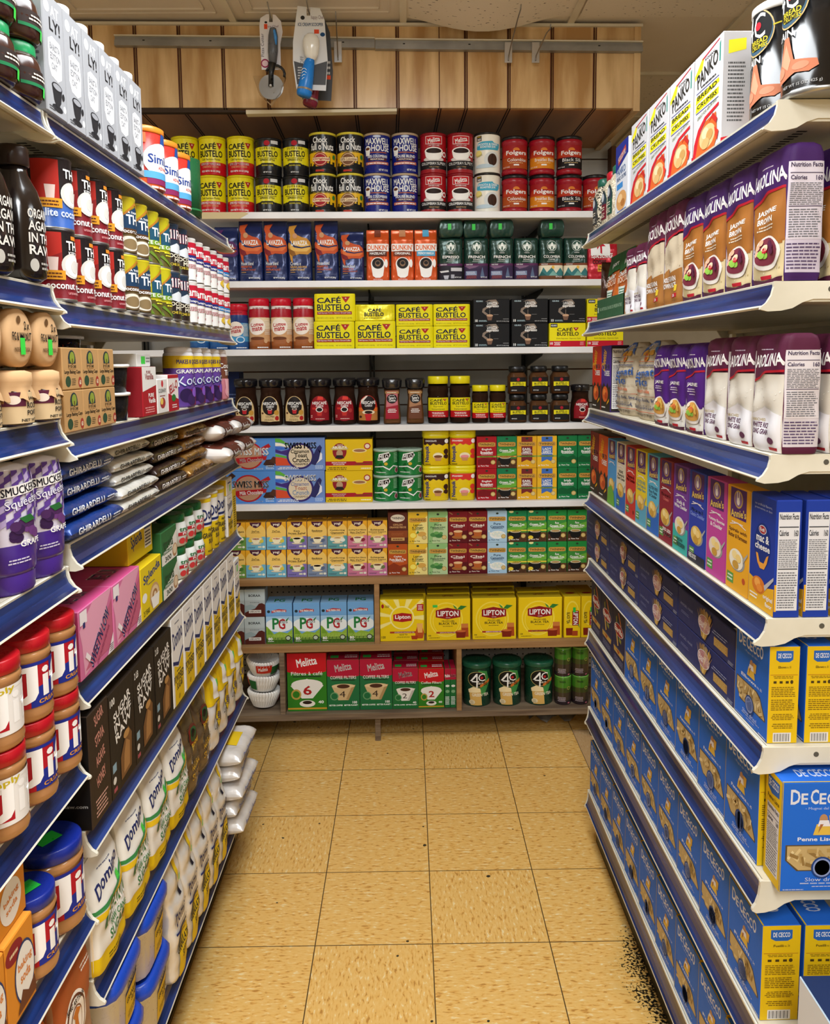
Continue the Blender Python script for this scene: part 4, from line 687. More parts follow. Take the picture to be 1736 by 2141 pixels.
twin('tw_chai', 'dark red spiced tea box', '7C1620', [('Chai', .12, .84)], [p('5A0E18', 0, 0, 0, .3, 1, .4, 1, 0), e(.5, .19, .32, .06, 'A86A34'), p('B8602C', .27, .36, .73, .36, .66, .2, .34, .2), e(.5, .37, .23, .04, 'E8C090'), e(.14, .3, .1, .05, 'C8A070'), p('A87A50', .02, .98, .1, .98, .24, .92, .2, .90)], tc='F0E4D8')
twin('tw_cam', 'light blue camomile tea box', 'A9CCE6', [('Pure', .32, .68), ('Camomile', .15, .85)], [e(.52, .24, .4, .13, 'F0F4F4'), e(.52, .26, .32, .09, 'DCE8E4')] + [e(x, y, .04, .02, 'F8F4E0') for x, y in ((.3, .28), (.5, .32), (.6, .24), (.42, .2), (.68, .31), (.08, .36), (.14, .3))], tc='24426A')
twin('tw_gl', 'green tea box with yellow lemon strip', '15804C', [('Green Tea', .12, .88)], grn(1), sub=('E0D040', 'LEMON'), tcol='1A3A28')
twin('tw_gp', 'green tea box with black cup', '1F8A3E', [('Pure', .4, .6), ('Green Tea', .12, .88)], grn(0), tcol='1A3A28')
def yogi(key, desc, c, s, tea, leaf):
    A = [r(0, 0, 1, 1, 'E8A826'), e(.5, .62, .5, .34, 'F0C868'), r(.0, 0, 1, .36, c), e(.1, .38, .2, .08, c), e(.9, .38, .22, .1, c), e(.5, .40, .34, .09, 'F0C868'), p('4A1C34', .2, 1, .8, 1, .76, .9, .62, .82, .5, .79, .38, .82, .24, .9), t('yogi', .33, .85, .67, .96, 'F4E8D8')]
    y = .70
    for q in s: w = min(.44, len(q) * .038); A.append(t(q, .5 - w, y - .065, .5 + w, y, '3A2A18')); y -= .085
    A += [mi(.2, y - .01, .8, y + .02, '6A5020', 1), e(.24, .34, .12, .06, leaf), e(.76, .32, .13, .07, leaf), e(.72, .4, .07, .04, 'E8E0C8')] + cup(.5, .22, .44, 'F2EAC8', tea, .84) + [mi(.06, .06, .5, .12, '3A3A5A', 2), e(.88, .11, .07, .04, 'E8E8D8'), r(.6, .08, .78, .14, 'D8D8C0')]
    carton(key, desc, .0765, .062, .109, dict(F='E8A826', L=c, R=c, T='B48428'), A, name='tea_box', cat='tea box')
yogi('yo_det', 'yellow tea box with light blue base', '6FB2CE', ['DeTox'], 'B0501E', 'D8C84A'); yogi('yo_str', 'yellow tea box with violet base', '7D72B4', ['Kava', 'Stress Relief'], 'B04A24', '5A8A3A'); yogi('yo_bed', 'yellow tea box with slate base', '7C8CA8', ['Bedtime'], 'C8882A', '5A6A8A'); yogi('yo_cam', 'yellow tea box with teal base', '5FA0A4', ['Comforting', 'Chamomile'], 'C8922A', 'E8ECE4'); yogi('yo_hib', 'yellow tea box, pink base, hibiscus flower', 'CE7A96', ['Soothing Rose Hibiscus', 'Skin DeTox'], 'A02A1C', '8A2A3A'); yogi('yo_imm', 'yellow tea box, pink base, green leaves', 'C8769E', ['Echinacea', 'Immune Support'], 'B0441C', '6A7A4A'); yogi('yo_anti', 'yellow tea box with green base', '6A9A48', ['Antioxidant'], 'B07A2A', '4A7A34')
carton('boraa', 'grey tea box with brown hill', .079, .08, .110, dict(F='A9B4B8', L='8A9498', T='B8CCD4'), [r(0, .6, 1, 1, 'B4C2C6'), t('BORAA', .2, .73, .78, .82, '1C1A1A'), mi(.2, .50, .8, .56, '808A8C', 1), p('93A6AC', 0, .2, 0, .4, .3, .46, .6, .36, 1, .42, 1, .1, 0, .1), p('52221C', 0, 0, 0, .16, .3, .26, .5, .3, .7, .48, .85, .5, 1, .44, 1, 0), r(.2, .14, .8, .25, 'E8E4DE'), t('UNROASTED', .24, .165, .76, .225, '24201E')], name='tea_box', cat='tea box')
carton('pg', 'blue and green tea box', .103, .10, .163, dict(F='7FB2DC', T='8CB8DC', L='6EA0CE'), [r(0, 0, 1, 1, '6FA6DC'), r(0, .5, 1, .68, '9CC4E6'), e(.5, .46, .55, .17, 'E6EEF0'), r(0, .0, 1, .22, '4E7A24'), p('8CB03A', 0, .2, .0, .44, .06, .42, .22, .3, .3, .24, .5, .3, .8, .26, 1, .36, 1, .16, 0, .14), p('6E9A2C', .02, .12, .06, .38, .2, .3, .3, .16), mi(0, .02, 1, .16, '2E5218', 7), mi(0, .1, 1, .24, 'A8C85A', 5), r(0, .69, 1, .695, '5A86B8'), p('B02A32', .22, .76, .48, .80, .78, .78, .78, .84, .48, .86, .22, .82), t('THE FRESH ONE', .25, .785, .75, .83, WH), e(.11, .80, .06, .035, '24343A'), t('P', .24, .36, .5, .64, '1F7A3C'), t('G', .47, .36, .73, .62, 'B0242C'), t('tips', .52, .48, .82, .60, '5A6468', 0), p('2E7A30', .74, .58, .88, .66, .8, .56), t('80', .07, .09, .24, .16, WH), mi(.06, .05, .3, .08, WH, 1), e(.83, .14, .11, .065, '2A2A2A'), e(.83, .14, .08, .045, 'B8C8B0')], top=[t('PG', .3, .2, .7, .6, '1F7A3C')], name='tea_box', cat='tea box')
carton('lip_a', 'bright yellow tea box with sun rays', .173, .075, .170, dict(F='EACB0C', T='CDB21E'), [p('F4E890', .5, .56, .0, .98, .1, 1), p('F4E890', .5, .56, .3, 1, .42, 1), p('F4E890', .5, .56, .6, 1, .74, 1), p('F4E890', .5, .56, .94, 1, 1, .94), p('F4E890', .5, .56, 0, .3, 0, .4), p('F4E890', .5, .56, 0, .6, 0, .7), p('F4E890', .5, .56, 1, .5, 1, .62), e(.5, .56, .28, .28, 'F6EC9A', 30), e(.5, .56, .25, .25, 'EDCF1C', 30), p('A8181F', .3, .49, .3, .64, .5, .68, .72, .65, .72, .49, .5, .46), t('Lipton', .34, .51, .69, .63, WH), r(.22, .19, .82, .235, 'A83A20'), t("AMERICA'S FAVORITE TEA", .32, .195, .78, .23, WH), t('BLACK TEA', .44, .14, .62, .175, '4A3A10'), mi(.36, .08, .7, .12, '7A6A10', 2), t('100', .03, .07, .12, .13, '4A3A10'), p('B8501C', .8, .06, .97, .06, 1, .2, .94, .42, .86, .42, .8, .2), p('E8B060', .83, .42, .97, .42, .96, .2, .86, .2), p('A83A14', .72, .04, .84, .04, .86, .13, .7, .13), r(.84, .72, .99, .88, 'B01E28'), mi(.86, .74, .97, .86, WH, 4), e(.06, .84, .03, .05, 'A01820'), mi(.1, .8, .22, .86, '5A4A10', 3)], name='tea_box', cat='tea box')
def liptn(stick):
    return [e(.45, .5, .38, .42, 'F2DC4A', 34), e(.45, .5, .35, .39, 'E8C70F', 34), e(.45, .47, .31, .35, 'F2DC4A', 34), e(.45, .47, .295, .335, 'E8C70F', 34), p('8E161C', .21, .56, .21, .73, .48, .79, .77, .73, .77, .56, .48, .51), t('LIPTON', .25, .585, .73, .715, WH), mi(.44, .54, .56, .56, WH, 1), p('2F7A30', .7, .75, .78, .84, .92, .82, .8, .74), p('3E8A3A', .6, .86, .64, .78, .7, .74, .68, .8), t('YELLOW LABEL', .34, .45, .64, .485, '4A3A10'), t('BLACK TEA', .28, .38, .70, .435, '2A2410'), mi(.34, .33, .64, .36, '6A5A10', 1), r(.22, .17, .70, .21, 'A8361C'), t("AMERICA'S FAVORITE TEA", .3, .175, .66, .205, WH), t('100', .04, .10, .10, .135, '3A3010'), mi(.04, .05, .3, .08, '6A5A10', 1), p('A8461C', .8, .08, .96, .08, .95, .4, .79, .4), p('C87A3A', .8, .3, .95, .3, .95, .4, .79, .4), p('7E240E', .68, .06, .88, .06, .9, .22, .67, .22), e(.785, .22, .115, .025, 'C86A34')] + ([r(.14, .80, .25, .86, '2FBF4Ak')] if stick else [])
LS = [e(.5, .6, .4, .3, 'F2DC4A', 26), e(.5, .6, .34, .26, 'E8C70F', 26), r(.5, .3, .9, .66, '8E161C'), t('LIPTON', .56, .32, .84, .64, WH, 1, -90), t('BLACK TEA', .16, .35, .36, .62, '2A2410', 1, -90), p('3E8A3A', .84, .32, .96, .22, .9, .34), p('7E240E', .14, .06, .5, .06, .54, .24, .12, .24), p('A8461C', .5, .05, .84, .05, .84, .17, .5, .17), r(.54, .62, .7, .74, '2FBF4Ak')]
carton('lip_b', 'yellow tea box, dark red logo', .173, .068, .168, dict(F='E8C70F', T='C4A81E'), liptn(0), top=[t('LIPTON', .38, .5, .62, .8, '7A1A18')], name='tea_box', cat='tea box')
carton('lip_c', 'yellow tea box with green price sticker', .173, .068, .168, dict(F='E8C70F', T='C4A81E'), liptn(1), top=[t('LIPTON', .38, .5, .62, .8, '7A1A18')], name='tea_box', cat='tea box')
carton('lip_s', 'yellow tea box turned sideways', .066, .17, .168, dict(F='E8C70F', T='C4A81E'), LS, top=[e(.5, .3, .3, .06, '8E161C')], name='tea_box', cat='tea box')
# filters
def melf(key, desc, w, h, d, top_c, g, s, num, brown, big):
    A = [r(0, 0, 1, 1, g), r(0, .72, 1, 1, top_c), e(.5, .70, .52, .055, top_c), t('Melitta', .24, .78, .76, .92, WH, 1, 10), t(s, .1, .62, .9, .68, WH, 0), r(.14, .585, .86, .605, '1C3A24')]
    if big: A += [p('E6E4DE', .08, .44, .5, .56, .92, .44, .64, .22, .36, .22), e(.5, .46, .4, .09, 'E6E4DE'), t(num, .4, .28, .62, .44, 'A8201F'), e(.22, .29, .13, .09, 'B89A48'), e(.22, .29, .09, .06, g), e(.5, .13, .2, .06, 'E8E4D8'), e(.5, .15, .12, .03, '2A1A12'), r(0, .03, 1, .06, 'C89A30')]
    else: A += [p('E2DED6' if not brown else 'CBAF80', .14, .48, .88, .50, .66, .20, .34, .20), p('A88A5A' if brown else 'B8B4AC', .88, .50, .66, .20, .58, .22, .76, .46), e(.5, .48, .36, .045, 'E2DED6' if not brown else 'DCC294'), e(.5, .475, .2, .04, '4A2A1A'), t(num, .38, .26, .56, .38, '3A2A20', 0), e(.22, .28, .13, .08, '6A9A6A'), e(.22, .28, .10, .06, g), r(0, .08, 1, .12, '2E7A3A'), t('BETTER COFFEE   BETTER PLANET', .06, .085, .94, .115, WH)]
    A += [t('40' if w < .11 and not brown or big else '100', .78, .13, .92, .18, WH)]
    carton(key, desc, w, d, h, dict(F=g, T=top_c, R='1E6A34', L='1E6A34'), A, side=[r(0, .72, 1, 1, top_c), t('Melitta', .15, .78, .85, .9, WH, 1, 8), e(.5, .5, .3, .05, 'E0E0D8'), e(.5, .35, .3, .06, '7AA87A'), mi(.2, .05, .8, .25, WH, 5)], left=[r(0, .72, 1, 1, top_c)], top=[r(.1, .2, .35, .5, '37B04A'), mi(.5, .2, .95, .6, WH, 2)], name='filter_box', cat='filter box')
melf('mf6', 'large green and red filter box, number six', .155, .238, .11, 'C2151F', '2F7A1E', 'Filtres à café', '6', 0, 1); melf('mf4', 'green and crimson filter box with brown filter', .128, .208, .10, 'AE1636', '1F6A3C', 'COFFEE FILTERS', '4', 1, 0); melf('mf2', 'small green and crimson box with white filter', .102, .168, .08, 'AE1636', '1F6A34', 'COFFEE FILTERS', '2', 0, 0); melf('mf2b', 'green and red filter box, red number two', .102, .164, .08, 'C2151F', '2F7A1E', 'Coffee Filters', '2', 0, 1)
carton('mfs', 'narrow side of a green and crimson filter box', .0225, .10, .162, dict(F='1F6A34', T='AE1636'), [r(0, .72, 1, 1, 'AE1636'), t('Melitta', .05, .78, .95, .86, WH, 1, 8), e(.5, .56, .35, .03, 'E0E0D8'), e(.5, .42, .35, .04, '7AA87A'), mi(.1, .08, .9, .3, WH, 6)], name='filter_box', cat='filter box')
def packf():
    def body():
        mb = MB(); n = 72; vs = []; fs = []; pr = [(.045, 0, 0), (.058, .03, .3), (.064, .052, 1), (.064, .060, 1), (.060, .066, .8), (.050, .056, .6), (.035, .036, .3), (.01, .030, 0)]
        for R, z, a in pr:
            for k_ in range(n): an = 2 * PI * k_ / n; rr = R + .0032 * a * (1 if k_ % 2 else -1); vs.append((rr * math.cos(an), rr * math.sin(an), z))
        fs = [(i * n + k_, i * n + (k_ + 1) % n, (i + 1) * n + (k_ + 1) % n, (i + 1) * n + k_) for i in range(len(pr) - 1) for k_ in range(n)]
        mb.add(vs, fs, 'EDEAE4'); return mb
    def band():
        mb = MB(); fn = wrap([(.049, 0), (.0605, .03), (.0675, .06)], .066); mb.art([r(.0, .3, .55, .95, 'C8321E'), r(.55, .1, .9, .8, '2A6A34'), t('Melitta', .08, .5, .4, .8, WH, 1, 8)], .12, .055, lambda x, z, o: fn(x, z + .004, o), sx=.012, sz=.012); return mb
    reg('pf', 'filter_stack', 'coffee filters', 'plastic wrapped stack of white basket filters', multi(('fluted_filters', body, None), ('wrapper_band', band, None))); DES['pf'].update(w=.13, d=.13, h=.066)
packf()
vessel('c4', 'dark green iced tea canister', [(.054, 0), (.057, .003), (.057, .158), (.059, .160)], [(.3, '1B4A38k')], [([p('3E8A44', .5, .95, .8, .9, .9, .6, .7, .3, .6, .3), e(.46, .71, .30, .2, 'C8B870', 26), e(.46, .71, .285, .19, '17150F', 26), p('F0F0EC', .24, .66, .44, .86, .48, .86, .48, .5, .44, .5, .44, .79, .3, .66), r(.3, .64, .52, .67, 'F0F0EC'), t('C', .5, .66, .72, .86, 'F0F0EC', 0), e(.61, .75, .045, .035, 'B02028'), t('ICED TEA', .48, .585, .68, .625, 'F0E8D0'), p('C8702A', .56, .50, .9, .62, .9, .70, .56, .57), t('20', .66, .545, .8, .615, BK), p('D3AA5C', .2, .44, .58, .44, .62, .04, .26, .04), p('ECD9A8', .18, .44, .34, .52, .56, .48, .58, .38, .2, .36), t('GREEN TEA', .3, .27, .86, .35, 'E8E0C8'), e(.3, .12, .1, .06, 'E0D0A8'), mi(.24, .07, .36, .16, 'A08A60', 5)], .13, .0, .160, 0)], name='iced_tea_canister', cat='canister', lid=([(.0595, .156), (.0605, .160), (.0605, .172), (.058, .177), (.03, .174)], '1A5038k'))
vessel('candle', 'dark green glass filled candle', [(.033, 0), (.034, .002), (.034, .106), (.033, .112)], [(.018, '2C2228g'), (.05, '3A3026g'), (.07, '37441Eg'), (.2, '3F7A22g')], [([mi(.2, .82, .6, .9, '1C1814', 2), mi(.1, .12, .6, .3, 'B8A8B0', 4), e(.75, .62, .1, .06, 'B8A850'), e(.75, .62, .08, .045, '3E6A24'), r(.7, .05, .82, .1, 'B86A7A')], .07, 0, .112, 0)], lid=([(.0335, .110), (.0335, .117), (.031, .1175)], '6CB04Ag'), name='green_tea_tin', cat='tin')
DES['candle']['desc'] = 'green and dark brown cylindrical tin'
# ================================================================ wall shelving stocked
def brow(row, items, z, y=.03, layer='', where=''):
    """items: (design, u) or (design, u, extra depth)"""
    for it in items:
        D = DES[it[0]]; yy = y + (it[2] if len(it) > 2 else 0)
        if D.get('round'): yy += D['d'] / 2
        x = xb(it[1], z + D['h'] / 2, yy)
        place(it[0], bp(x, yy, z + .0004), TH, where, layer, 'left', x)
W = ['top white back shelf', 'second white back shelf', 'third white back shelf', 'fourth white back shelf', 'fifth white back shelf', 'upper pine back shelf', 'middle pine back shelf', 'bottom pine back shelf']
top1 = [('bustelo', 388), ('bustelo', 445), ('bustelo', 504), ('supreme', 562), ('supreme', 619), ('chock_a', 675.5), ('chock_b', 733), ('max_a', 789), ('max_b', 847), ('melcan', 906), ('melcan', 962), ('can365', 1019), ('folg_a', 1076), ('folg_b', 1133), ('folg_c', 1190)]
ext = [('folg_a', 1244), ('bustelo', 331)]
brow(0, top1 + ext, ZB[0], layer='lower row', where=W[0])
for k_, u in top1: brow(0, [(k_, u)], ZB[0] + DES[k_]['h'] + .0008, layer='upper row', where=W[0])
brow(1, [('lav_d', 472), ('lav_a', 523), ('lav_a', 575), ('lav_b', 626), ('lav_a', 682), ('lav_c', 736), ('dunk_a', 790), ('dunk_c', 842), ('dunk_b', 891), ('star_a', 943), ('star_b', 997), ('star_b', 1050), ('star_b', 1102), ('star_c', 1154), ('star_c', 1206), ('equal', 1262)], ZB[1], where=W[1])
for u, yy in ((944, .0), (995, .01), (1050, .0), (1156, .0)): place('star_lie', bp(xb(u, 1.99, .02), .025 + yy, ZB[1] + .1585), TH + random.uniform(-.06, .06), W[1], 'upper row', 'left', u)
brow(2, [('mate_b', 418), ('mate_b', 458.5), ('mate_b', 499), ('mate_a', 543), ('mate_a', 589), ('mate_a', 635), ('brick_a', 699), ('brick_a', 785), ('brick_b', 868), ('brick_b', 945), ('kcup_l', 1028), ('kcup_l', 1108), ('kcup_b', 1187), ('kcup_b', 1266)], ZB[2], where=W[2], layer='lower row')
brow(2, [('brick_a', 700)], ZB[2] + .1035, where=W[2], layer='upper row'); brow(2, [('brick_c', 784)], ZB[2] + .1035, where=W[2]); brow(2, [('brick_b', 867), ('brick_b', 945)], ZB[2] + .0825, where=W[2], layer='upper row')
brow(2, [('kcup_l', 1028), ('kcup_l', 1108)], ZB[2] + .0915, where=W[2], layer='upper row'); brow(2, [('kcup_l', 1187), ('kcup_b', 1266)], ZB[2] + .0905, where=W[2], layer='upper row')
brow(3, [('nes_a', 515), ('nes_a', 567), ('nes_a', 618), ('nes_b', 669.5), ('nes_b', 721), ('nes_c', 770), ('tast_a', 820), ('tast_b', 868), ('bj_a', 916), ('bj_a', 962), ('bj_b', 1004), ('bj_b', 1040.5), ('sj', 1081), ('sj', 1126), ('sj', 1170.5)], ZB[3], where=W[3], layer='lower row')
nes('nes_s', 'smaller glass instant coffee jar with red label', 0, [e(.5, .5, .49, .5, '8E1420', 32), r(.01, .04, .99, .5, '8E1420'), p('D8382C', .44, .98, .7, .96, .72, .84, .4, .84)] + NT(0, WH) + [p('C03028', .36, .46, .66, .46, .6, .22, .42, .22), e(.51, .46, .17, .10, 'F0ECE6'), e(.51, .46, .13, .075, '1C0E0A'), mi(.3, .08, .75, .13, 'E8C8C0', 1)], .146, .038)
brow(3, [('nes_s', 1213)], ZB[3], where=W[3]); brow(3, [('sj', 1081), ('sj', 1126), ('sj', 1170.5)], ZB[3] + .1095, where=W[3], layer='upper row')
carton('navy', 'dark navy carton with black top', .075, .10, .205, dict(F='10204E', T='0C0C12'), [mi(.2, .3, .8, .6, '5A6A98', 5)]); brow(3, [('navy', 482, .12)], ZB[3], where=W[3])
fifth = [('miss_a', 418), ('miss_a', 525), ('miss_b', 628), ('abu', 730), ('milo', 807), ('milo', 857), ('nesq_a', 911), ('nesq_b', 966), ('tw_eng', 1018), ('tw_grd', 1060), ('tw_earl', 1102), ('tw_lady', 1144), ('tw_irish', 1187), ('tw_irish', 1229)]
brow(4, fifth, ZB[4], where=W[4], layer='lower row')
for k_, u in fifth: brow(4, [(k_, u)], ZB[4] + DES[k_]['h'] + .0008, where=W[4], layer='upper row')
six = [('yo_anti', 493), ('yo_det', 535), ('yo_det', 578), ('yo_str', 621), ('yo_bed', 663.5), ('yo_cam', 705.6), ('yo_hib', 747.6), ('yo_imm', 789.5), ('tw_cey', 832), ('tw_lem', 874), ('tw_pep', 916), ('tw_chai', 958), ('tw_chai', 999), ('tw_cam', 1040), ('tw_gl', 1081.5), ('tw_gl', 1123), ('tw_gp', 1165), ('tw_gp', 1207)]
brow(5, six, ZB[5], where=W[5], layer='lower row')
for k_, u in six: brow(5, [('tw_old' if k_ == 'tw_cey' else k_, u)], ZB[5] + DES[k_]['h'] + .0008, where=W[5], layer='upper row')
for k_, u in (('yo_str', 622), ('yo_bed', 664), ('yo_cam', 706), ('yo_hib', 748)):      # a second rank stacked higher behind
    for n_ in (0, 1): brow(5, [(k_, u, .075)], ZB[5] + n_ * .1096, where=W[5] + ', behind', layer=('lower row', 'middle row', 'upper row')[n_])
brow(6, [('boraa', 490), ('boraa', 533), ('pg', 584), ('pg', 641.5), ('pg', 698), ('pg', 754.5)], ZB[6], where=W[6], layer='lower row')
brow(6, [('boraa', 490), ('boraa', 533)], ZB[6] + .1105, where=W[6], layer='upper row')
brow(6, [('lip_a', 841), ('lip_c', 938), ('lip_b', 1034), ('lip_b', 1130), ('lip_s', 1197), ('lip_s', 1233)], ZB[6], where=W[6], layer='lower row')
for n_ in (1, 2):
    for u in (846, 938, 1032, 1126)[(0 if n_ == 1 else 1):(4 if n_ == 1 else 3)]: x = xb(u, .5, .03 + .085 * n_); place('lip_b', bp(x, .03 + .085 * n_, ZB[6] + .0004 + 0.0), TH, W[6] + ', %s rank behind' % ('first' if n_ == 1 else 'second'), '', 'left', x)
brow(7, [('mf6', 642), ('mf4', 718), ('mf4', 786.5), ('mf2', 848), ('mf2b', 902), ('mfs', 936), ('mfs', 948), ('c4', 997), ('c4', 1060), ('c4', 1126), ('candle', 1177), ('candle', 1213)], ZB[7], where=W[7], layer='lower row')
brow(7, [('candle', 1177), ('candle', 1213)], ZB[7] + .1178, where=W[7], layer='upper row')
for n_ in (1, 2, 3):
    for k_, u in (('mf2', 850), ('mf2b', 903)): brow(7, [(k_, u, .086 * n_)], ZB[7], where=W[7] + ', %s rank behind' % ('first', 'second', 'third')[n_ - 1])
brow(7, [('mf6', 648, .14)], ZB[7], where=W[7] + ', behind')
for n_, (u, q, tl) in enumerate(((551, 2.2, .05), (551, 5.2, -.06), (551, .6, .10))):
    x = xb(u, .2, .09); place('pf', bp(x, .095, ZB[7] + .008 + n_ * .066), TH + q, W[7], ('lowest in the pile', 'middle of the pile', 'topmost of the pile')[n_], 'left', x, tilt=(tl, 0), jit=False)
place('pf', bp(xb(474, .2, .15), .14, ZB[7] + .002), 1.2, W[7] + ' beside the pile', 'lower', 'left', -.9, jit=False); place('pf', bp(xb(474, .2, .15), .14, ZB[7] + .07), .2, W[7] + ' beside the pile', 'upper', 'left', -.9, jit=False)
# ================================================================ left gondola: designs
def cap_top(R, h, z): return [(R, z), (R, z + h * .8), (R * .9, z + h)]
GY, DB = 'A4A6ABk', '1C2F7A'
def oat():
    w, d, h = .0705, .0705, .170
    def body():
        mb = MB(); mb.bbox(-w / 2, 0, 0, w / 2, d, h, dict(F='A4A6AB', L='9C9EA4', T='B4B6BA')); mb.prism([(-w / 2, h), (w / 2, h), (w / 2, h + .002), (-w / 2, h + .006)], .008, d, 'B0B2B6', 'y')
        A = [e(.2, .88, .13, .05, 'F2F2F4'), t('AT', .38, .83, .78, .92, 'F2F2F4'), t('LY!', .3, .70, .82, .81, '1B1B1D'), p('F2F2F4', .2, .62, .4, .66, .78, .64, .84, .5, .8, .34, .6, .30, .3, .32, .18, .4), t('BARISTA', .27, .54, .76, .60, '8C8E94'), t('EDITION', .27, .46, .76, .52, '8C8E94'), t('OAT', .32, .38, .6, .44, '8C8E94')]
        A += [e(.52, .07, .26, .03, '26262A'), p('26262A', .28, .25, .78, .25, .70, .13, .58, .08, .46, .08, .36, .13), e(.53, .25, .25, .035, '26262A'), e(.53, .25, .21, .025, '9A9CA2'), e(.82, .2, .06, .03, '26262A'), mi(.1, .03, .4, .07, '4A4A50', 2), e(.88, .1, .07, .03, 'F2F2F4')]
        mb.art(A, w, h, lambda x, z, o: (x, -o, z)); mb.art([t('THE ORIGINAL OAT DRINK', .2, .1, .5, .9, '5A5C64', 1, 90), mi(.6, .1, .9, .8, '5A5C64', 14)], d, h, lambda x, z, o: (-w / 2 - o, -x + d / 2, z)); return mb
    def lid(): mb = MB(); mb.lathe([(.017, 0), (.017, .012), (.015, .014)], 'F4F4F4k', n=20, cx=.0, cy=.022); mb.v = [(x, y, z + h + .002) for x, y, z in mb.v]; return mb
    reg('oat', 'oat_milk_carton', 'carton', 'grey oat drink carton with white cap', multi(('carton_body', body, None), ('screw_cap', lid, None))); DES['oat'].update(w=w, d=d, h=h)
oat()
vessel('cocojar', 'brown chocolate spread jar with green lid', [(.030, 0), (.0355, .006), (.0365, .03), (.033, .05), (.028, .06)], [(.2, '3C2018g')], [([r(0, .3, 1, .7, '2A1A14'), r(0, .28, 1, .36, '1E7A4A'), mi(.2, .44, .8, .62, 'E8E0D0', 2), r(.55, .1, .85, .34, '37D84Ak')], .07, 0, .055, 0)], name='spread_jar', cat='jar', lid=([(.0275, .058), (.028, .060), (.028, .073), (.025, .076)], '1D9A5Ck'))
vessel('sim', 'red and blue formula can with orange lid', [(.046, 0), (.047, .003), (.047, .118)], [(.03, 'D85A2Ak'), (.3, 'C8342Ak')], [([p('24509A', .45, .7, 1, .85, 1, 1, .5, 1), e(.5, .5, .36, .3, 'F4F2EE', 28), r(.06, .18, .95, .30, '5AA8D8'), r(.2, .08, .8, .18, '8A2A5A'), t('Similac', .22, .44, .82, .60, '24408A'), t('ADVANCE', .4, .34, .72, .40, 'C8342A'), r(.06, .78, .2, .95, 'E87A4A'), mi(.1, .0, .9, .07, WH, 1)], .13, 0, .118, 0)], name='formula_can', lid=([(.0478, .114), (.0488, .117), (.0488, .126), (.045, .128)], 'E8862Ak'))
def coco(key, desc, bands, art, R=.0362, h=.110, name='coconut_milk_can'):
    vessel(key, desc, [(R * .95, 0), (R, .002), (R * .975, .005), (R * .975, h - .006), (R, h - .003), (R * .97, h - .0005), (R * .9, h - .003)], [(.0045, 'B4B4B2m')] + bands + [(h - .0055, bands[-1][1]), (1, 'B8B8B6m')], [(art, R * 2.7, .005, h - .006, 0)], name=name, n=28)
WC = lambda x, y: [e(x, y, .22, .19, 'D8D4CE', 24), e(x + .02, y, .18, .165, 'FBFAF6', 24), e(x + .05, y - .01, .10, .10, 'D9D6D0', 20)]
coco('tk', 'dark red coconut milk can', [(.045, '7C1622k'), (.3, '211A1Ck')], [r(0, .42, .42, 1, 'B5281E'), p('8A1A1A', 0, .42, .42, .42, .42, .7, 0, .52), t('THAI', .5, .74, .94, .88, WH), t('KITCHEN', .54, .67, .92, .72, WH), r(.6, .9, .74, .96, 'D8882A'), p('E8CFC8', .2, .62, .36, .62, .34, .42, .22, .42)] + WC(.62, .50) + [r(.06, .28, .46, .42, 'E09A28'), mi(.1, .3, .42, .4, '5A2A10', 2), t('coconut milk', .16, .14, .94, .25, WH), t('unsweetened', .5, .06, .9, .11, 'E0A8A8', 0)])
coco('tkl', 'black and blue lite coconut milk can', [(.045, '3A64B4k'), (.3, '211A1Ck')], [r(0, .42, .42, 1, 'B5281E'), t('THAI', .5, .74, .94, .88, WH), p('E8CFC8', .2, .62, .36, .62, .34, .42, .22, .42)] + WC(.66, .50) + [r(.06, .28, .46, .42, 'E09A28'), mi(.1, .3, .42, .4, '5A2A10', 2), t('lite coconut', .2, .15, .94, .27, 'D8E4F8')])
coco('yt', 'yellow and brown coconut milk can', [(.04, '3E3216k'), (.3, 'CDBE22k')], [p('1C3A5A', .3, .4, .9, .4, .94, .7, .62, .88, .3, .7), p('B8782A', .22, .62, .62, .92, .96, .70, .96, .74, .62, .97, .22, .67), t('A TASTE OF', .4, .74, .84, .78, WH), t('THAI', .36, .54, .92, .72, WH), r(.1, .36, 1, .46, '5A3A20'), t('Coconut Milk', .2, .375, .96, .45, WH), e(.45, .18, .32, .17, '6A5638', 24), e(.45, .18, .27, .14, 'E8E2D2', 24), e(.47, .17, .19, .10, '8A7450', 24)])
coco('lt', 'yellow green lite coconut milk can', [(.036, '5A5222k'), (.3, 'CBC322k')], [p('1E5068', .34, .42, .94, .42, .96, .7, .66, .88, .34, .7), p('B8782A', .26, .62, .66, .92, .98, .70, .98, .74, .66, .97, .26, .67), t('THAI', .4, .54, .94, .72, WH), r(.1, .36, 1, .46, '7AA02A'), t('LITE Coconut', .16, .375, .96, .45, WH), mi(.4, .22, .9, .33, 'E8E040', 2), p('6A8A2A', .1, .3, .3, .02, .38, .02, .16, .34), p('6A8A2A', .3, .2, .6, .02, .66, .02, .36, .24)])
coco('mira', 'navy and black coconut milk can with milk splash', [(.046, '271C16k'), (.3, '26384Ek')], [p('D8DDE2', .0, .5, .2, .44, .5, .38, .9, .46, 1, .56, 1, .62, .7, .56, .5, .62, .3, .54, 0, .66), t('MIRA', .12, .70, .92, .92, 'B81C2C'), t('MIRA', .13, .71, .90, .91, 'E8E4E4', 0), t('COCONUT', .16, .29, .92, .38, 'F0E8D0'), t('MILK', .4, .19, .8, .28, 'F0E8D0'), t('LECHE DE COCO', .2, .11, .9, .17, 'D8C040'), p('3A6A2A', .05, .0, .1, .16, .16, .0), p('3A6A2A', .2, .0, .3, .14, .3, .0)])
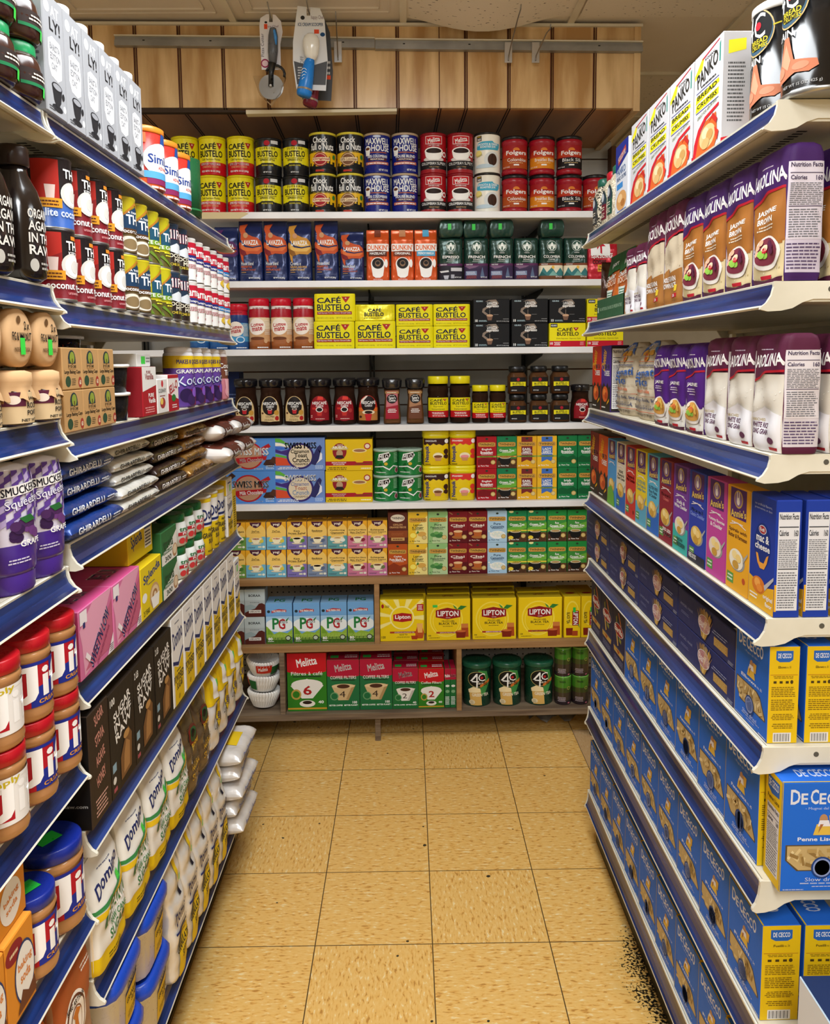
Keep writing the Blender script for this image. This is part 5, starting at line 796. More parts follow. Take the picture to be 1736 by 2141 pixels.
def carn(key, desc, c, food, R=.0355, h=.105):
    coco(key, desc, [(.3, 'ECEAE6k')], [r(0, .62, 1, .94, 'C01C34'), t('Carnation', .06, .66, .96, .88, WH), t('NESTLÉ', .55, .89, .8, .93, '8A1424'), p(c, 0, .5, 1, .44, 1, .60, 0, .62), t('Evaporated', .2, .49, .92, .57, WH), mi(.12, .28, .6, .4, 'B8606A', 3)] + ([e(.6, .2, .3, .12, 'E8C23A'), p('F4E08A', .4, .16, .8, .12, .84, .24, .44, .28)] if food else [e(.76, .26, .1, .11, 'E4DCC8'), e(.62, .12, .08, .04, 'B83A3A')]), R, h, 'evaporated_milk_can')
carn('cn', 'white and red evaporated milk can, navy stripe', '2A2E7A', 0); carn('cl', 'white and red milk can with yellow dessert', '2A7AC0', 1); carn('cbig', 'tall white milk can standing behind', '2A7AC0', 1, .045, .224)
def agave():
    pr = [(.028, 0), (.036, .006), (.037, .02), (.037, .10), (.030, .125), (.0185, .148), (.0175, .160)]
    def b(): mb = MB(); mb.lathe(pr, '1E1613g', n=28, sx=.85, sy=1, p=2.4); fn = wrap(pr, .037, .85, 1, 2.4); mb.art([t(s, .2, .72 - i * .15, .86, .84 - i * .15, 'D8D4CC') for i, s in enumerate(('ORGANIC', 'AGAVE', 'IN THE', 'RAW'))] + [e(.3, .14, .1, .08, 'B8B4AC'), mi(.45, .08, .9, .2, 'A8A49C', 2)], .075, .11, lambda x, z, o: fn(x, z + .006, o), sx=.005, sz=.010); return mb
    def l(): mb = MB(); mb.lathe([(.020, .158), (.0215, .160), (.0215, .182), (.019, .186)], '2A1B17k', n=20); return mb
    reg('agave', 'syrup_bottle', 'bottle', 'dark syrup bottle with white printed lettering', multi(('bottle_body', b, None), ('cap', l, None))); DES['agave'].update(w=.063, d=.074, h=.186, round=True)
agave()
def jam():
    pr = [(.036, 0), (.0385, .004), (.0385, .044), (.034, .054)]
    def b(): mb = MB(); mb.lathe(pr, '33221Ag', n=24); fn = wrap(pr, .039); mb.art([r(0, 0, 1, 1, 'D9BE94'), p('5A2238', 0, .55, .38, .55, .38, 1, 0, 1), e(.2, .75, .1, .14, 'E8D8C8'), t('JAM', .42, .72, .6, .84, BK), t('ROCHA PEAR', .4, .48, .98, .66, BK), t('PORT WINE', .4, .26, .9, .42, BK), t('NET WT. 9.8 OZ', .3, .06, .9, .15, BK)], .1, .042, lambda x, z, o: fn(x, z + .003, o), sx=.01); return mb
    def l():
        mb = MB(); n = 40; vs = []; pr2 = [(.0405, .034, 1), (.0390, .044, .6), (.037, .052, .1), (.039, .058, 0), (.0385, .070, 0), (.030, .073, 0), (.004, .074, 0)]
        for R, z, a in pr2:
            for k_ in range(n): an = 2 * PI * k_ / n; q = 1 + a * .07 * math.sin(9 * an); vs.append((R * q * math.cos(an), R * q * math.sin(an), z + a * .003 * math.cos(9 * an)))
        mb.add(vs, [(i * n + k_, i * n + (k_ + 1) % n, (i + 1) * n + (k_ + 1) % n, (i + 1) * n + k_) for i in range(len(pr2) - 1) for k_ in range(n)], 'CFA77Ar', True)
        mb.art([t('FIG & WALNUT', .14, .45, .86, .6, BK), t('2 x', .6, .65, .8, .8, BK), e(.4, .82, .07, .07, '6A4A2A'), t('MADE IN PORTUGAL', .2, .25, .8, .33, '5A4020'), r(.42, .2, .6, .5, '37D84Ak')], .074, .074, lambda x, z, o: (x, z - .037, .0742 + o)); return mb
    reg('jam', 'jam_jar', 'jar', 'jam jar with tan paper cover', multi(('jar_body', b, None), ('paper_cover', l, None))); DES['jam'].update(w=.078, d=.078, h=.074, round=True)
jam()
carton('cups', 'kraft baking cup box', .0715, .07, .0645, dict(F='BE9562', T='CDA774', L='B48A58'), [e(.5, .72, .2, .22, '2A3A3E', 24), r(.3, .5, .7, .72, 'BE9562'), r(.31, .62, .69, .72, '2A3A3E'), e(.5, .76, .13, .14, '8A9A3A'), r(.48, .6, .52, .74, '5A3A1E'), t('IF YOU CARE', .3, .52, .7, .59, '2A2A1E'), t('Large Baking Cups', .08, .36, .94, .47, '24201A'), e(.26, .2, .14, .13, '2E4A34'), e(.9, .17, .1, .13, 'A03A2E'), t('60', .85, .11, .95, .23, 'F0E0C0'), mi(.44, .1, .68, .28, '5A4A34', 4)], top=[t('IF YOU CARE', .3, .4, .7, .6, '7A6040')], name='baking_cup_box')
def tub(key, desc, R, h, fill, lidc='F0F0EE', colr=None):
    def f(): mb = MB(); mb.lathe([(R * .86, .002), (R * .95, h * .86), (R * .5, h * .88)], fill, n=28); 
    def fil():
        mb = MB(); mb.lathe([(R * .86, .002), (R * .94, h * .86), (R * .5, h * .87)], fill, n=28); rnd = random.Random(3); fn = wrap([(R * .86, 0), (R * .945, h * .86)], R)
        cols = colr or ['3A3638r', '6A6468r', '161416r']
        A = []
        for i in range(260 if colr else 110):
            x, z = rnd.random(), .03 + rnd.random() * .9; a = rnd.random() * PI; l = .028 if colr else .016; q = (l * math.cos(a), l * math.sin(a) * 1.6); A.append(p(rnd.choice(cols), x - q[0] * .5, z - q[1] * .5, x + q[0] * .5, z + q[1] * .5, x + q[0] * .5 - q[1] * .25, z + q[1] * .5 + q[0] * .35, x - q[0] * .5 - q[1] * .25, z - q[1] * .5 + q[0] * .35))
        vs = [prim(a_, R * 2.7, h * .84) for a_ in A]
        for v_, f_, c_ in vs: mb.add([fn(x, z, .0003) for x, z in v_], f_, c_)
        return mb
    def bod(): mb = MB(); mb.lathe([(R * .88, 0), (R * .97, h * .9), (R * .97, h * .92)], 'E0E0DCx', n=32); return mb
    def lid(): mb = MB(); mb.lathe([(R * .98, h * .88), (R * 1.04, h * .89), (R * 1.04, h * .985), (R * .97, h), (R * .95, h * .985)], lidc + 'k', n=32); return mb
    reg(key, 'sprinkles_tub', 'tub', desc, multi(('sprinkles', fil, None), ('clear_tub', bod, None), ('lid', lid, None))); DES[key].update(w=2 * R, d=2 * R, h=h, round=True)
    DES[key]['kids_stuff'] = True
tub('tubb', 'clear tub of black sprinkles, white lid', .045, .0515, '221F21r'); tub('tubr', 'wide clear tub of rainbow sprinkles', .078, .0505, '2A1E2Ar', 'E8E8E8', ['C83A2Ar', 'E8C8A0r', '2A4AB0r', 'E88A3Ar', 'F0E8E0r', '7A2A5Ar', 'D85A4Ar'])
carton('van', 'red vanilla extract box', .088, .05, .098, dict(F='A81C28', T='E4E2DE', L='8E1822'), [p('E8E6E2', 0, .5, 0, 1, 1, 1, 1, .62), t('PURE', .3, .86, .6, .92, '8A1420'), t('Vanilla', .2, .74, .8, .86, '8A1420'), t('PURE', .4, .38, .8, .46, WH), t('Vanilla', .4, .26, .9, .36, WH), mi(.1, .06, .9, .2, 'E8A0A0', 3)], name='extract_box')
carton('cul', 'white culinary decor box', .074, .045, .072, 'E6E4E0', [t('CULINARY', .12, .6, .88, .72, '6A6A6A'), e(.5, .86, .1, .1, 'C8303A'), e(.5, .3, .26, .16, 'A83A3A'), e(.4, .35, .14, .1, 'E8C860'), mi(.2, .48, .8, .54, '8A3A3A', 1)], name='decor_box')
carton('smb', 'small white box with green price sticker', .085, .05, .025, 'E0DEDA', [r(.3, .2, .6, .8, '37D84Ak'), mi(.65, .3, .95, .8, '8A8A8A', 2)], name='small_box')
carton('jello', 'red and white gelatin box', .080, .03, .080, dict(F='EDE6E2', T='A81C2C'), [p('B01A2C', 0, .0, 1, 0, 1, .3, 0, .5), r(0, .9, 1, 1, 'B01A2C'), t('JELL-O', .08, .46, .92, .78, 'B01A2C', 1, 14), e(.5, .36, .2, .1, '2A7A3A'), mi(.3, .08, .8, .2, WH, 2)], name='gelatin_box')
def kool(key, desc, bands, A, c): vessel(key, desc, [(.040, 0), (.042, .004), (.042, .115), (.040, .126), (.034, .133)], bands, [(A, .11, .0, .118, 0)], name='drink_mix_canister', cat='canister', lid=([(.0365, .130), (.0375, .133), (.036, .140), (.028, .143)], c), sx=1.05, sy=.8)
kool('kool', 'purple drink mix canister with yellow band', [(.093, '6A48A4k'), (.122, 'E6C21Ck'), (.2, 'EDEDF0k')], [t('MAKES 8 QUARTS', .12, .86, .9, .96, '3A3A7A'), t('GRAPE', .1, .68, .6, .76, WH), t('Kool-', .1, .44, .92, .66, '2A3A8A', 1, 8), t('Kool-', .12, .46, .90, .65, 'E0E8F8', 0, 8), p('7A1A4A', .4, .36, .8, .36, .72, .04, .48, .04), e(.34, .24, .17, .14, '2E1C4A'), e(.5, .16, .14, .12, '3A2458'), e(.6, .3, .1, .1, '8A5AC8')], 'F0F0F2k')
kool('ctry', 'brown and pink lemonade mix canister', [(.06, 'D88A9Ak'), (.122, '7A4634k'), (.2, 'EDE8E8k')], [t('Country', .1, .72, .92, .88, WH), t('Time', .3, .58, .8, .72, WH), e(.6, .2, .3, .16, 'F0A8B8'), e(.6, .2, .22, .12, 'F6C8D0'), p('F4B8C4', .3, .5, .7, .5, .66, .2, .36, .2)], 'EDE8EAk')
def choc(key, desc, c, tc, th=.030, cl=None):
    pillow(key, desc, .224, .17, th, c + 'f', top=[t('GHIRARDELLI', .2, .55, .8, .75, cl or tc), mi(.3, .3, .7, .4, tc, 2)] if key != 'ch_w' else [t('GHIRARDELLI', .2, .5, .8, .7, 'B8A868'), mi(.3, .3, .7, .4, 'B8A868', 2)], front=[t('GHIRARDELLI', .08, .25, .72, .72, tc, 1), mi(.77, .25, .94, .65, tc, 2)], name='chocolate_chip_bag', cat='bag of chocolate chips', wr=.0011, e1=14, e2=12)
choc('ch_b', 'shiny blue chocolate chip bag', '1E3F8A', 'E8ECF4', .0275, 'C8A868'); choc('ch_w', 'white chocolate chip bag', 'E4E2DA', '2A2A2A', .0218); choc('ch_d', 'dark brown chocolate chip bag', '33211C', 'E8E4DE', .0275, 'C8A868'); choc('ch_g', 'gold brown chocolate chip bag', '9A6E2E', '2A1A10', .0275)
pillow('mars', 'clear bag of white marshmallows with brown print', .20, .24, .052, 'E9E4E0g', top=[p('6A3428', .06, .1, .94, .04, .97, .7, .5, .9, .05, .7), t('Campfire', .25, .35, .8, .6, WH, 1, 8), p('E8A868', .3, .65, .7, .72, .6, .84, .4, .82)], front=[p('5A2C22', .25, .0, .75, .0, .8, 1, .2, 1), t('Marshmallows', .28, .25, .72, .7, WH)], name='marshmallow_bag', cat='bag of marshmallows', wr=.0035, e1=5, e2=5)
carton('sweet', 'pink sweetener box', .146, .13, .113, dict(F='D0709C', T='CC4E86', L='BE4278'), [p('E2A0BA', 0, .72, .4, 1, 1, 1, .3, .1, .1, .04, .06, .5), p('C0607E', .12, .1, .98, .82, .98, .1), r(.02, .78, .22, .97, 'EFE6EA'), p('2A2C6A', .1, .72, .16, .72, .16, .8, .1, .8), t("SWEET'N LOW", .2, .32, .92, .52, 'EDE4EC', 1, 38), t("SWEET'N LOW", .2, .31, .93, .52, '24265E', 1, 38), t('ZERO CALORIE SWEETENER', .4, .22, .92, .28, '8A2A5A', 0, 38), p('F0E4E8', .12, .30, .24, .18, .28, .24, .16, .36), p('F0E8EC', .78, .02, .98, .02, .98, .3), mi(.84, .04, .97, .16, '6A3A5A', 4)], top=[t("SWEET'N LOW", .3, .2, .8, .5, WH, 1), t("SWEET'N LOW", .3, .2, .8, .48, '24265E', 0)], name='sweetener_box')
SPL = [t('Splenda', .12, .66, .92, .88, '1F3A7A', 1, 8), e(.62, .3, .24, .24, 'C8A070', 24), e(.62, .3, .2, .19, 'E4CBA0', 24), e(.62, .31, .12, .11, 'A87848', 20), e(.62, .32, .06, .05, 'E8D4B0'), p('F4F2EC', .42, .3, .84, .3, .78, .06, .5, .06), e(.15, .4, .11, .09, 'F0F0EC'), t('25 YEARS', .08, .06, .36, .16, '3A3A1A'), mi(.3, .58, .7, .62, '3A4A6A', 1)]
carton('spl_a', 'yellow sweetener box with coffee cup', .135, .10, .104, dict(F='E2C81C', T='D4B81A'), SPL, name='sweetener_box')
carton('spl_b', 'wide yellow sweetener box, nutrition panel', .142, .11, .070, dict(F='E0C41A', T='C8AA18', L='D4B61A'), [t('Splenda', .12, .35, .56, .8, '1F3A7A', 1, 8), r(.66, .2, .95, .9, 'E8E4D8'), r(.66, .74, .95, .9, '24488A'), mi(.68, .24, .93, .7, '3A3A3A', 5)], name='sweetener_box')
carton('tru', 'green and white stevia packet box', .112, .08, .072, dict(F='2F6A3C', T='24552E', L='2A6034'), [p('E8E6DE', 0, .3, .5, .5, 1, .84, 1, 0, 0, 0), t('truvia', .12, .44, .74, .74, '2A4A2E', 1), r(.1, .30, .66, .41, '2F6A3C'), t('STEVIA LEAF', .12, .32, .64, .39, WH), t('300', .2, .06, .6, .22, '2A3A2A'), e(.84, .24, .16, .2, 'B88A60'), e(.84, .26, .12, .15, 'E4D0B0')], name='sweetener_box')
vessel('truj', 'white stevia jar with green lid', [(.031, 0), (.036, .004), (.037, .04), (.033, .054), (.029, .058)], [(.2, 'E4E6E0k')], [([t('truvia', .2, .66, .8, .84, '2A6A3A'), r(.16, .48, .86, .62, 'B82A34'), t('PURE', .3, .5, .7, .6, WH), e(.28, .26, .1, .13, 'C83A3A'), e(.5, .24, .1, .13, 'C83A3A'), e(.72, .26, .1, .13, 'C83A3A')], .09, 0, .054, 0)], name='sweetener_jar', cat='jar', lid=([(.030, .055), (.032, .057), (.032, .072), (.029, .075)], '1F6A3Ak'))
DOM = lambda s1, s2, c='1F2C66': [t('Domino', .1, .66, .92, .86, c, 1, 12), mi(.3, .9, .7, .93, '7A7A8A', 1), p(c, .06, .52, .5, .46, .94, .60, .94, .56, .5, .42, .06, .48), mi(.3, .36, .7, .39, '3A3A3A', 1), t(s1, .1, .25, .92, .34, '26262E'), t(s2, .3, .16, .8, .24, '26262E'), e(.5, .07, .08, .03, 'B8961A')]
vessel('domc', 'tall white and yellow sugar canister', [(.034, 0), (.035, .002), (.035, .15)], [(.075, 'E4C41Ck'), (.138, 'ECEAE6k'), (.2, 'E4C41Ck')], [([t('Domino', .1, .64, .92, .84, '1F2C66', 1, 10), r(.1, .53, .92, .57, '1F2C66'), t('PREMIUM', .3, .42, .7, .46, '26262E'), t('GRANULATED', .1, .30, .92, .39, '26262E'), t('SUGAR', .3, .2, .76, .28, '26262E'), mi(.2, .04, .8, .1, '6A5A1A', 1)], .085, 0, .15, 0)], name='sugar_canister', cat='canister', lid=([(.0355, .148), (.0358, .152), (.033, .154)], 'E8E6E0k'))
def dombox(key, desc, h, s1, w=.086, top_c='DCDCDC'):
    carton(key, desc, w, .05, h, dict(F='ECEAE6', T=top_c, L='E4E2DE'), [p('E4C01C', .14, 0, .92, 0, .92, .52, .5, .40, .14, .46)] + DOM(s1, 'SUGAR'), left=[r(.0, 0, .3, 1, 'E4C01C'), mi(.4, .2, .9, .8, '7A7A7A', 10)], name='sugar_box')
dombox('dom_p', 'white and yellow powdered sugar box', .198, 'POWDERED'); dombox('dom_g', 'white and yellow granulated sugar box', .198, 'GRANULATED', .080); dombox('dom_k', 'white and yellow brown sugar box', .198, 'DARK BROWN', .080)
dombox('dom_s', 'short white and yellow sugar box', .118, 'CONFECTIONERS', .068); carton('dom_t', 'flat white sugar cube box with sticker', .068, .05, .048, dict(F='E8E6E2', L='E0BE1C', T='E4E2DE'), [mi(.2, .65, .8, .85, '2A3A8A', 1), r(.5, .2, .7, .6, '37D84Ak')], name='sugar_box')
carton('dom_y', 'narrow yellow sugar box at the end', .045, .045, .125, dict(F='DDBD20', L='E8E6E2', T='E8E6E2'), [mi(.2, .1, .8, .85, '5A4A10', 14)], name='sugar_box')
RAW = [p('2A231C', 0, 0, 0, 1, 1, 1, 1, .7, .3, .0)] + [t(s, .16 + i * .02, .74 - i * .105, .86, .83 - i * .105, 'F0ECE4', 1, 14) for i, s in enumerate(('SUGAR', 'IN THE', 'RAW'))] + [p('7A5430', .36, .08, .78, .1, .84, .42, .7, .52, .5, .40, .36, .3), p('A87A48', .46, .12, .7, .14, .74, .36, .6, .42, .5, .3), e(.62, .47, .12, .04, 'B88A50'), r(.06, .24, .2, .32, '8AA8B8'), e(.12, .16, .06, .035, 'E0DCD4'), r(.07, .05, .2, .09, 'A8505A')]
carton('raw', 'dark brown raw sugar box, two pound', .120, .06, .185, dict(F='1E1813', T='2A211A', L='17120F'), RAW + [t('2 LB', .06, .87, .24, .94, 'F0ECE4')], top=[r(.3, .2, .8, .8, '3E362C')], name='sugar_box')
carton('raw1', 'dark brown raw sugar box, hundred packets', .122, .06, .185, dict(F='2A1F17', T='2A211A', L='17120F'), RAW + [t('100', .06, .87, .24, .94, 'F0ECE4')], name='sugar_box')
carton('raws', 'brown raw sugar box side with pink lettering', .085, .12, .190, dict(F='35281E', T='17120F', L='0E0B0A'), [t(s, .3, .86 - i * .18, .74, .96 - i * .18, 'C88A7A', 1, 14) for i, s in enumerate(('SUGAR', 'STEVIA', 'AGAVE', 'HONEY'))] + [mi(.2, .05, .8, .22, 'D8A898', 5)], left=[e(.5, .45, .14, .05, '8A8A8A'), p('0E0B0A', .39, .45, .61, .45, .58, .4, .42, .4), t('InTheRaw.com', .4, .2, .95, .23, '9A9A9A')], name='sugar_box')
def sugbag(key, desc, w, h, d, green, name='sugar_bag'):
    if green: A = [p('EAE6DC', 0, .0, 1, 0, 1, 1, 0, 1), t('Domino', .1, .70, .88, .84, '1F2C66', 1, 12), mi(.3, .86, .7, .88, '7A7A8A', 1), p('3A8A4A', 0, .60, .5, .56, 1, .72, 1, .68, .5, .52, 0, .56), p('E4BC20', 0, .55, .5, .51, 1, .67, 1, .61, .5, .45, 0, .49), p('3A7A44', .2, .36, .94, .44, .94, .56, .2, .48), t('ORGANIC', .23, .385, .91, .53, WH, 1, 6), t('RAW CANE', .4, .31, .84, .37, '3A7A44'), t('SUGAR', .34, .2, .84, .29, '3A7A44'), r(0, 0, 1, .17, 'E0BE14'), mi(.25, .04, .75, .1, '6A5A10', 2), e(.86, .21, .08, .035, 'D8A830'), r(.66, .62, .76, .7, '37D84Ak')]
    else: A = [t('Domino', .14, .48, .86, .60, '1F2C66', 1, 10), r(.1, .40, .9, .42, '1F2C66'), p('E4C01C', .24, 0, .92, 0, .92, .37, .24, .36), mi(.35, .32, .8, .34, '3A3A3A', 1), t('GRANULATED', .16, .22, .96, .29, '26262E'), t('SUGAR', .4, .14, .84, .2, '26262E'), p('E4C01C', .5, .72, .66, .72, .66, .96, .5, .96), r(.52, .66, .64, .76, '16182A'), r(.74, .74, .8, .8, '37D84Ak')]
    bag(key, desc, w, d, h, 'E6E2DAf', A, left_y(green), pw=5, wf=[(0, .93), (.05, 1), (.7, .98), (1, .9)], df=[(0, .9), (.06, 1), (.6, .95), (.85, .6), (1, .12)] if green else [(0, .92), (.05, 1), (.62, 1), (.7, .8), (.85, .75), (1, .35)], wr=.0028, name=name, cat='bag of sugar')
def left_y(g): return []
sugbag('orgb', 'white yellow and green organic sugar bag', .131, .190, .06, 1); sugbag('sugb', 'tall white granulated sugar bag with folded top', .098, .258, .07, 0)
bag('botey', 'brown burlap print raw sugar bag', .104, .07, .195, '6E5A40f', [e(.5, .66, .3, .13, '7A1E1A'), e(.5, .67, .2, .09, '2A5A30'), e(.46, .69, .1, .05, '14120E'), t('Botey', .28, .50, .84, .6, 'E0B830', 1, 8), e(.4, .40, .06, .04, '4A2A14'), t('NATURAL', .24, .26, .8, .33, 'D8A830'), t('SUGAR', .22, .14, .84, .22, 'D8A830')] + [mi(0, y / 20, 1, y / 20 + .04, '5A4832', 3) for y in range(0, 20, 3)], name='sugar_bag', cat='bag of sugar')
bag('ybag', 'white and yellow sugar bag, top folded down', .098, .06, .190, 'E8E4DCf', [p('E2BE18', .0, .62, 1, .62, 1, 1, 0, 1), p('EAE6DE', .3, .68, .7, .64, .6, 1, .42, 1), p('E2BE18', .5, .2, .95, .2, .95, .6, .5, .6), t('Domino', .5, .3, .9, .42, '1F2C66', 1, 70), t('Light', .2, .24, .5, .34, '3A3A3A', 0), r(.6, .8, .72, .9, '37D84Ak')], df=[(0, .92), (.05, 1), (.66, 1), (.72, .85), (.9, .8), (1, .3)], wr=.003, name='sugar_bag', cat='bag of sugar')
def stub():
    w, d, h = .15, .15, .118
    def b():
        mb = MB(); mb.lathe([(.064, 0), (.068, .004), (.073, h - .02), (.078, h - .018), (.078, h - .012)], 'E4E2DEk', n=36, p=5); fn = wrap([(.067, 0), (.073, h - .02)], .073, pw=5)
        mb.art([p('E0B81C', .1, .0, .95, .0, .95, .78, .1, .74), p('2A3A7A', .1, .74, .95, .82, .95, .79, .1, .70), t('Domino', .2, .8, .7, .95, '1F2C66', 1, 6), t('GRANULATED', .16, .48, .9, .6, '3A3010'), t('SUGAR', .4, .34, .8, .45, '3A3010'), mi(.2, .1, .8, .26, '8A7010', 3)], .10, h - .03, lambda x, z, o: fn(x + .028, z + .006, o), sx=.014); return mb
    def l(): mb = MB(); mb.lathe([(.080, h - .014), (.081, h - .012), (.081, h), (.076, h + .010), (.070, h + .013), (.066, h + .009), (.02, h + .009)], '1C46B4k', n=36, p=5); return mb
    reg('stub', 'sugar_tub', 'tub', 'white sugar tub with bright blue lid', multi(('tub_body', b, None), ('lid', l, None))); DES['stub'].update(w=.16, d=.16, h=.131, round=True)
stub()
pillow('flats', 'large white sugar bag lying flat', .20, .26, .043, 'E6E2DEf', top=[r(.3, .1, .7, .5, 'E4C020'), r(.2, .55, .8, .6, '2A3A8A'), t('Domino', .25, .68, .75, .9, '1F2C66'), t('GRANULATED', .33, .25, .67, .36, '3A3A2A')], front=[t('Granulated Sugar', .15, .25, .85, .7, '2A4A9A')], name='sugar_bag', cat='bag of sugar', wr=.0022, e1=9, e2=9)
# nearer bay
def jif(key, desc, lid, simply=False, R=.0415, h=.118):
    pr = [(R * .88, 0), (R * .97, .004), (R, .012), (R * .95, .020), (R * .95, h * .74), (R, h * .78), (R * .95, h * .82), (R * .86, h * .85)]
    bg = 'E8E4E0' if simply else 'B01826'
    A = [r(0, 0, 1, 1, bg), (p('B01826', .0, .1, .5, .1, .5, .7, .1, .7, .0, .6) if simply else p('1F2C8A', .4, .0, 1, 0, 1, 1, .7, 1, .7, .5, .4, .4)), r(0, .92, 1, 1, '1F2C8A' if not simply else 'E8E4E0')]
    A += [p('F6F4F2', .28, .92, .50, .92, .50, .30, .45, .17, .34, .11, .20, .12, .09, .22, .09, .40, .22, .40, .24, .28, .31, .25, .36, .31, .36, .80, .28, .80), t('if', .56, .2, .94, .9, 'F6F4F2', 1)]
    A += [t('CREAMY', .5, .06, .92, .15, 'E8A030') if not simply else t('Simply', .1, .8, .6, .97, 'C8B020', 1, 6)]
    def b(): mb = MB(); mb.lathe(pr, 'B07C4Cg', n=32); fn = wrap(pr, R); mb.art(A, R * 2.7, h * .54, lambda x, z, o: fn(x, z + h * .18, o - .0002 * 0), sx=.005, sz=.01); return mb
    def l(): mb = MB(); mb.lathe([(R * .93, h * .84), (R * .97, h * .85), (R * .97, h * .985), (R * .93, h), (R * .8, h - .001)], lid, n=40); return mb
    ps = [('jar_body', b, None), ('lid', l, None)]
    if lid[:2] == '17': ps.append(('price_sticker', lambda: (lambda mb: (mb.box(-.02, -.015, h, .015, .01, h + .0006, '2FC648k'), mb)[1])(MB()), None))
    reg(key, 'peanut_butter_jar', 'jar', desc, multi(*ps)); DES[key].update(w=2 * R, d=2 * R, h=h, round=True)
jif('jif', 'peanut butter jar, red lid and label', 'B4121Fk'); jif('jifs', 'peanut butter jar, red lid, mostly white label', 'B4121Fk', True); jif('jifb', 'large peanut butter jar with blue lid', '172A8Ak', False, .050, .135); jif('jifc', 'smaller peanut butter jar with blue lid', '172A8Ak', False, .0405, .12)
def smuck(key, desc, c, lidc, fr):
    pr = [(.036, 0), (.039, .004), (.040, .026), (.043, .032), (.045, .06), (.044, .12), (.040, .155), (.036, .170), (.012, .176)]
    sx_, sy_ = 1.0, .62
    def b():
        mb = MB(); mb.lathe(pr[2:], [(.068, c), (.168, 'DAD4E4g'), (.3, 'E4E0E8g')], n=32, sx=sx_, sy=sy_); fn = wrap(pr, .045, sx_, sy_)
        if fr:
            A = []
            for i in range(9):
                for j in range(8):
                    cc = '5E3E94' if (i + j) % 2 == 0 else 'B6A4CE'
                    if (i + j) % 2 == 0 or i % 2: A.append(p(cc, i / 9, .45 + j * .07, i / 9 + .11, .45 + j * .07 + .035, i / 9 + .11, .45 + j * .07 + .1, i / 9, .45 + j * .07 + .065))
            A += [p('F0ECE8', .1, .74, .9, .78, .9, .88, .1, .84), t("SMUCKER'S", .16, .77, .86, .85, '24202A', 1, 4), t('Squeeze', .2, .62, .84, .74, '3A2A7A', 1, 6), t('Squeeze', .21, .625, .83, .735, 'F0ECF4', 0, 6)]
            A += [e(.5 + .13 * math.cos(k * 1.9) * (1 + k * .06), .42 + .07 * math.sin(k * 2.3), .085, .048, ('4A2858', '6A3A7A', '381E48')[k % 3], 14) for k in range(13)] + [p('2A6A34', .4, .54, .6, .56, .7, .50, .5, .48), t('GRAPE', .4, .26, .8, .32, WH), mi(.2, .1, .6, .16, 'D8D0E8', 2)]
        else: A = [t("SMUCKER'S", .16, .77, .86, .85, 'F0ECE8', 1, 4), t('STRAWBERRY', .2, .3, .8, .38, WH)]
        mb.art(A, .105, .14, lambda x, z, o: fn(x, z + .028, o), sx=.005, sz=.010); return mb
    def l(): mb = MB(); mb.lathe(pr[:3] + [(.0395, .030)], lidc, n=32, sx=sx_, sy=sy_); return mb
    reg(key, 'squeeze_bottle', 'bottle', desc, multi(('bottle_body', b, None), ('cap', l, None))); DES[key].update(w=.09, d=.056, h=.176, round=True)
smuck('smg', 'purple grape jelly squeeze bottle, checked label', '4A2C8Eg', '4E2E96k', 1); smuck('smr', 'red squeeze bottle', 'B01420g', 'B8141Ek', 0)
BS = [e(.3, .82, .3, .12, '8A1E28'), mi(.14, .78, .46, .86, 'E8C8A0', 1), e(.62, .45, .36, .36, '2A3A6A', 26), e(.62, .45, .33, .33, 'EDE8E0', 26), t('baking', .38, .5, .88, .62, 'D8823A'), t('soda', .45, .36, .8, .48, 'D8823A'), p('6A3A24', .3, .06, .5, .28, .7, .18, .94, .26, .98, .06)]
carton('bsodl', 'orange baking soda box lying on its side', .118, .05, .073, dict(F='D98A2A', T='E09A3A', L='B8681A'), [e(.24, .7, .2, .2, '8A1E28'), e(.66, .5, .24, .4, 'EDE8E0', 26), t('baking', .5, .5, .84, .64, 'D8823A', 1, 10), t('soda', .54, .34, .8, .46, 'D8823A', 1, 10)], name='baking_soda_box')
carton('bsoda', 'orange baking soda box', .075, .05, .118, dict(F='D98A2A', T='E09A3A', L='B8681A'), BS, name='baking_soda_box'); carton('bsodb', 'orange baking soda box with hammer seal', .075, .05, .128, dict(F='E0962A', T='E09A3A', L='C8741E'), [e(.4, .62, .34, .24, 'B02A2A', 26), e(.4, .62, .28, .2, 'E8D8C0', 26), e(.4, .62, .2, .14, 'A84030'), p('F0D060', 0, 0, 1, 0, 1, .3, 0, .36), t('baking soda', .1, .18, .9, .28, '2A3A8A'), p('6A3A24', .5, .0, .7, .1, 1, .14, 1, 0)], name='baking_soda_box')
bag('flour', 'brown and orange flour bag with round emblem', .13, .08, .215, 'A4795Ap', [r(0, .62, 1, 1, 'A8562A'), e(.36, .58, .27, .23, 'F0E6DA', 32), e(.36, .58, .24, .205, '6A3A24', 32), e(.36, .58, .215, .185, 'F0E6DA', 32), e(.36, .58, .15, .13, '8A5A3A', 28), e(.36, .58, .135, .118, 'F0E6DA', 28), p('C8742A', .3, .5, .42, .5, .4, .62, .46, .66, .36, .7, .26, .66, .32, .62), t('KING ARTHUR', .16, .715, .56, .755, '3A2A20'), t('BAKING COMPANY', .2, .40, .52, .43, '3A2A20'), t('WHOLE WHEAT', .14, .18, .96, .28, 'F4E8DC'), mi(.6, .84, .9, .9, 'F4E8DC', 2)], df=[(0, .92), (.05, 1), (.8, 1), (.93, .9), (1, .7)], wr=.0015, name='flour_bag', cat='bag of flour')
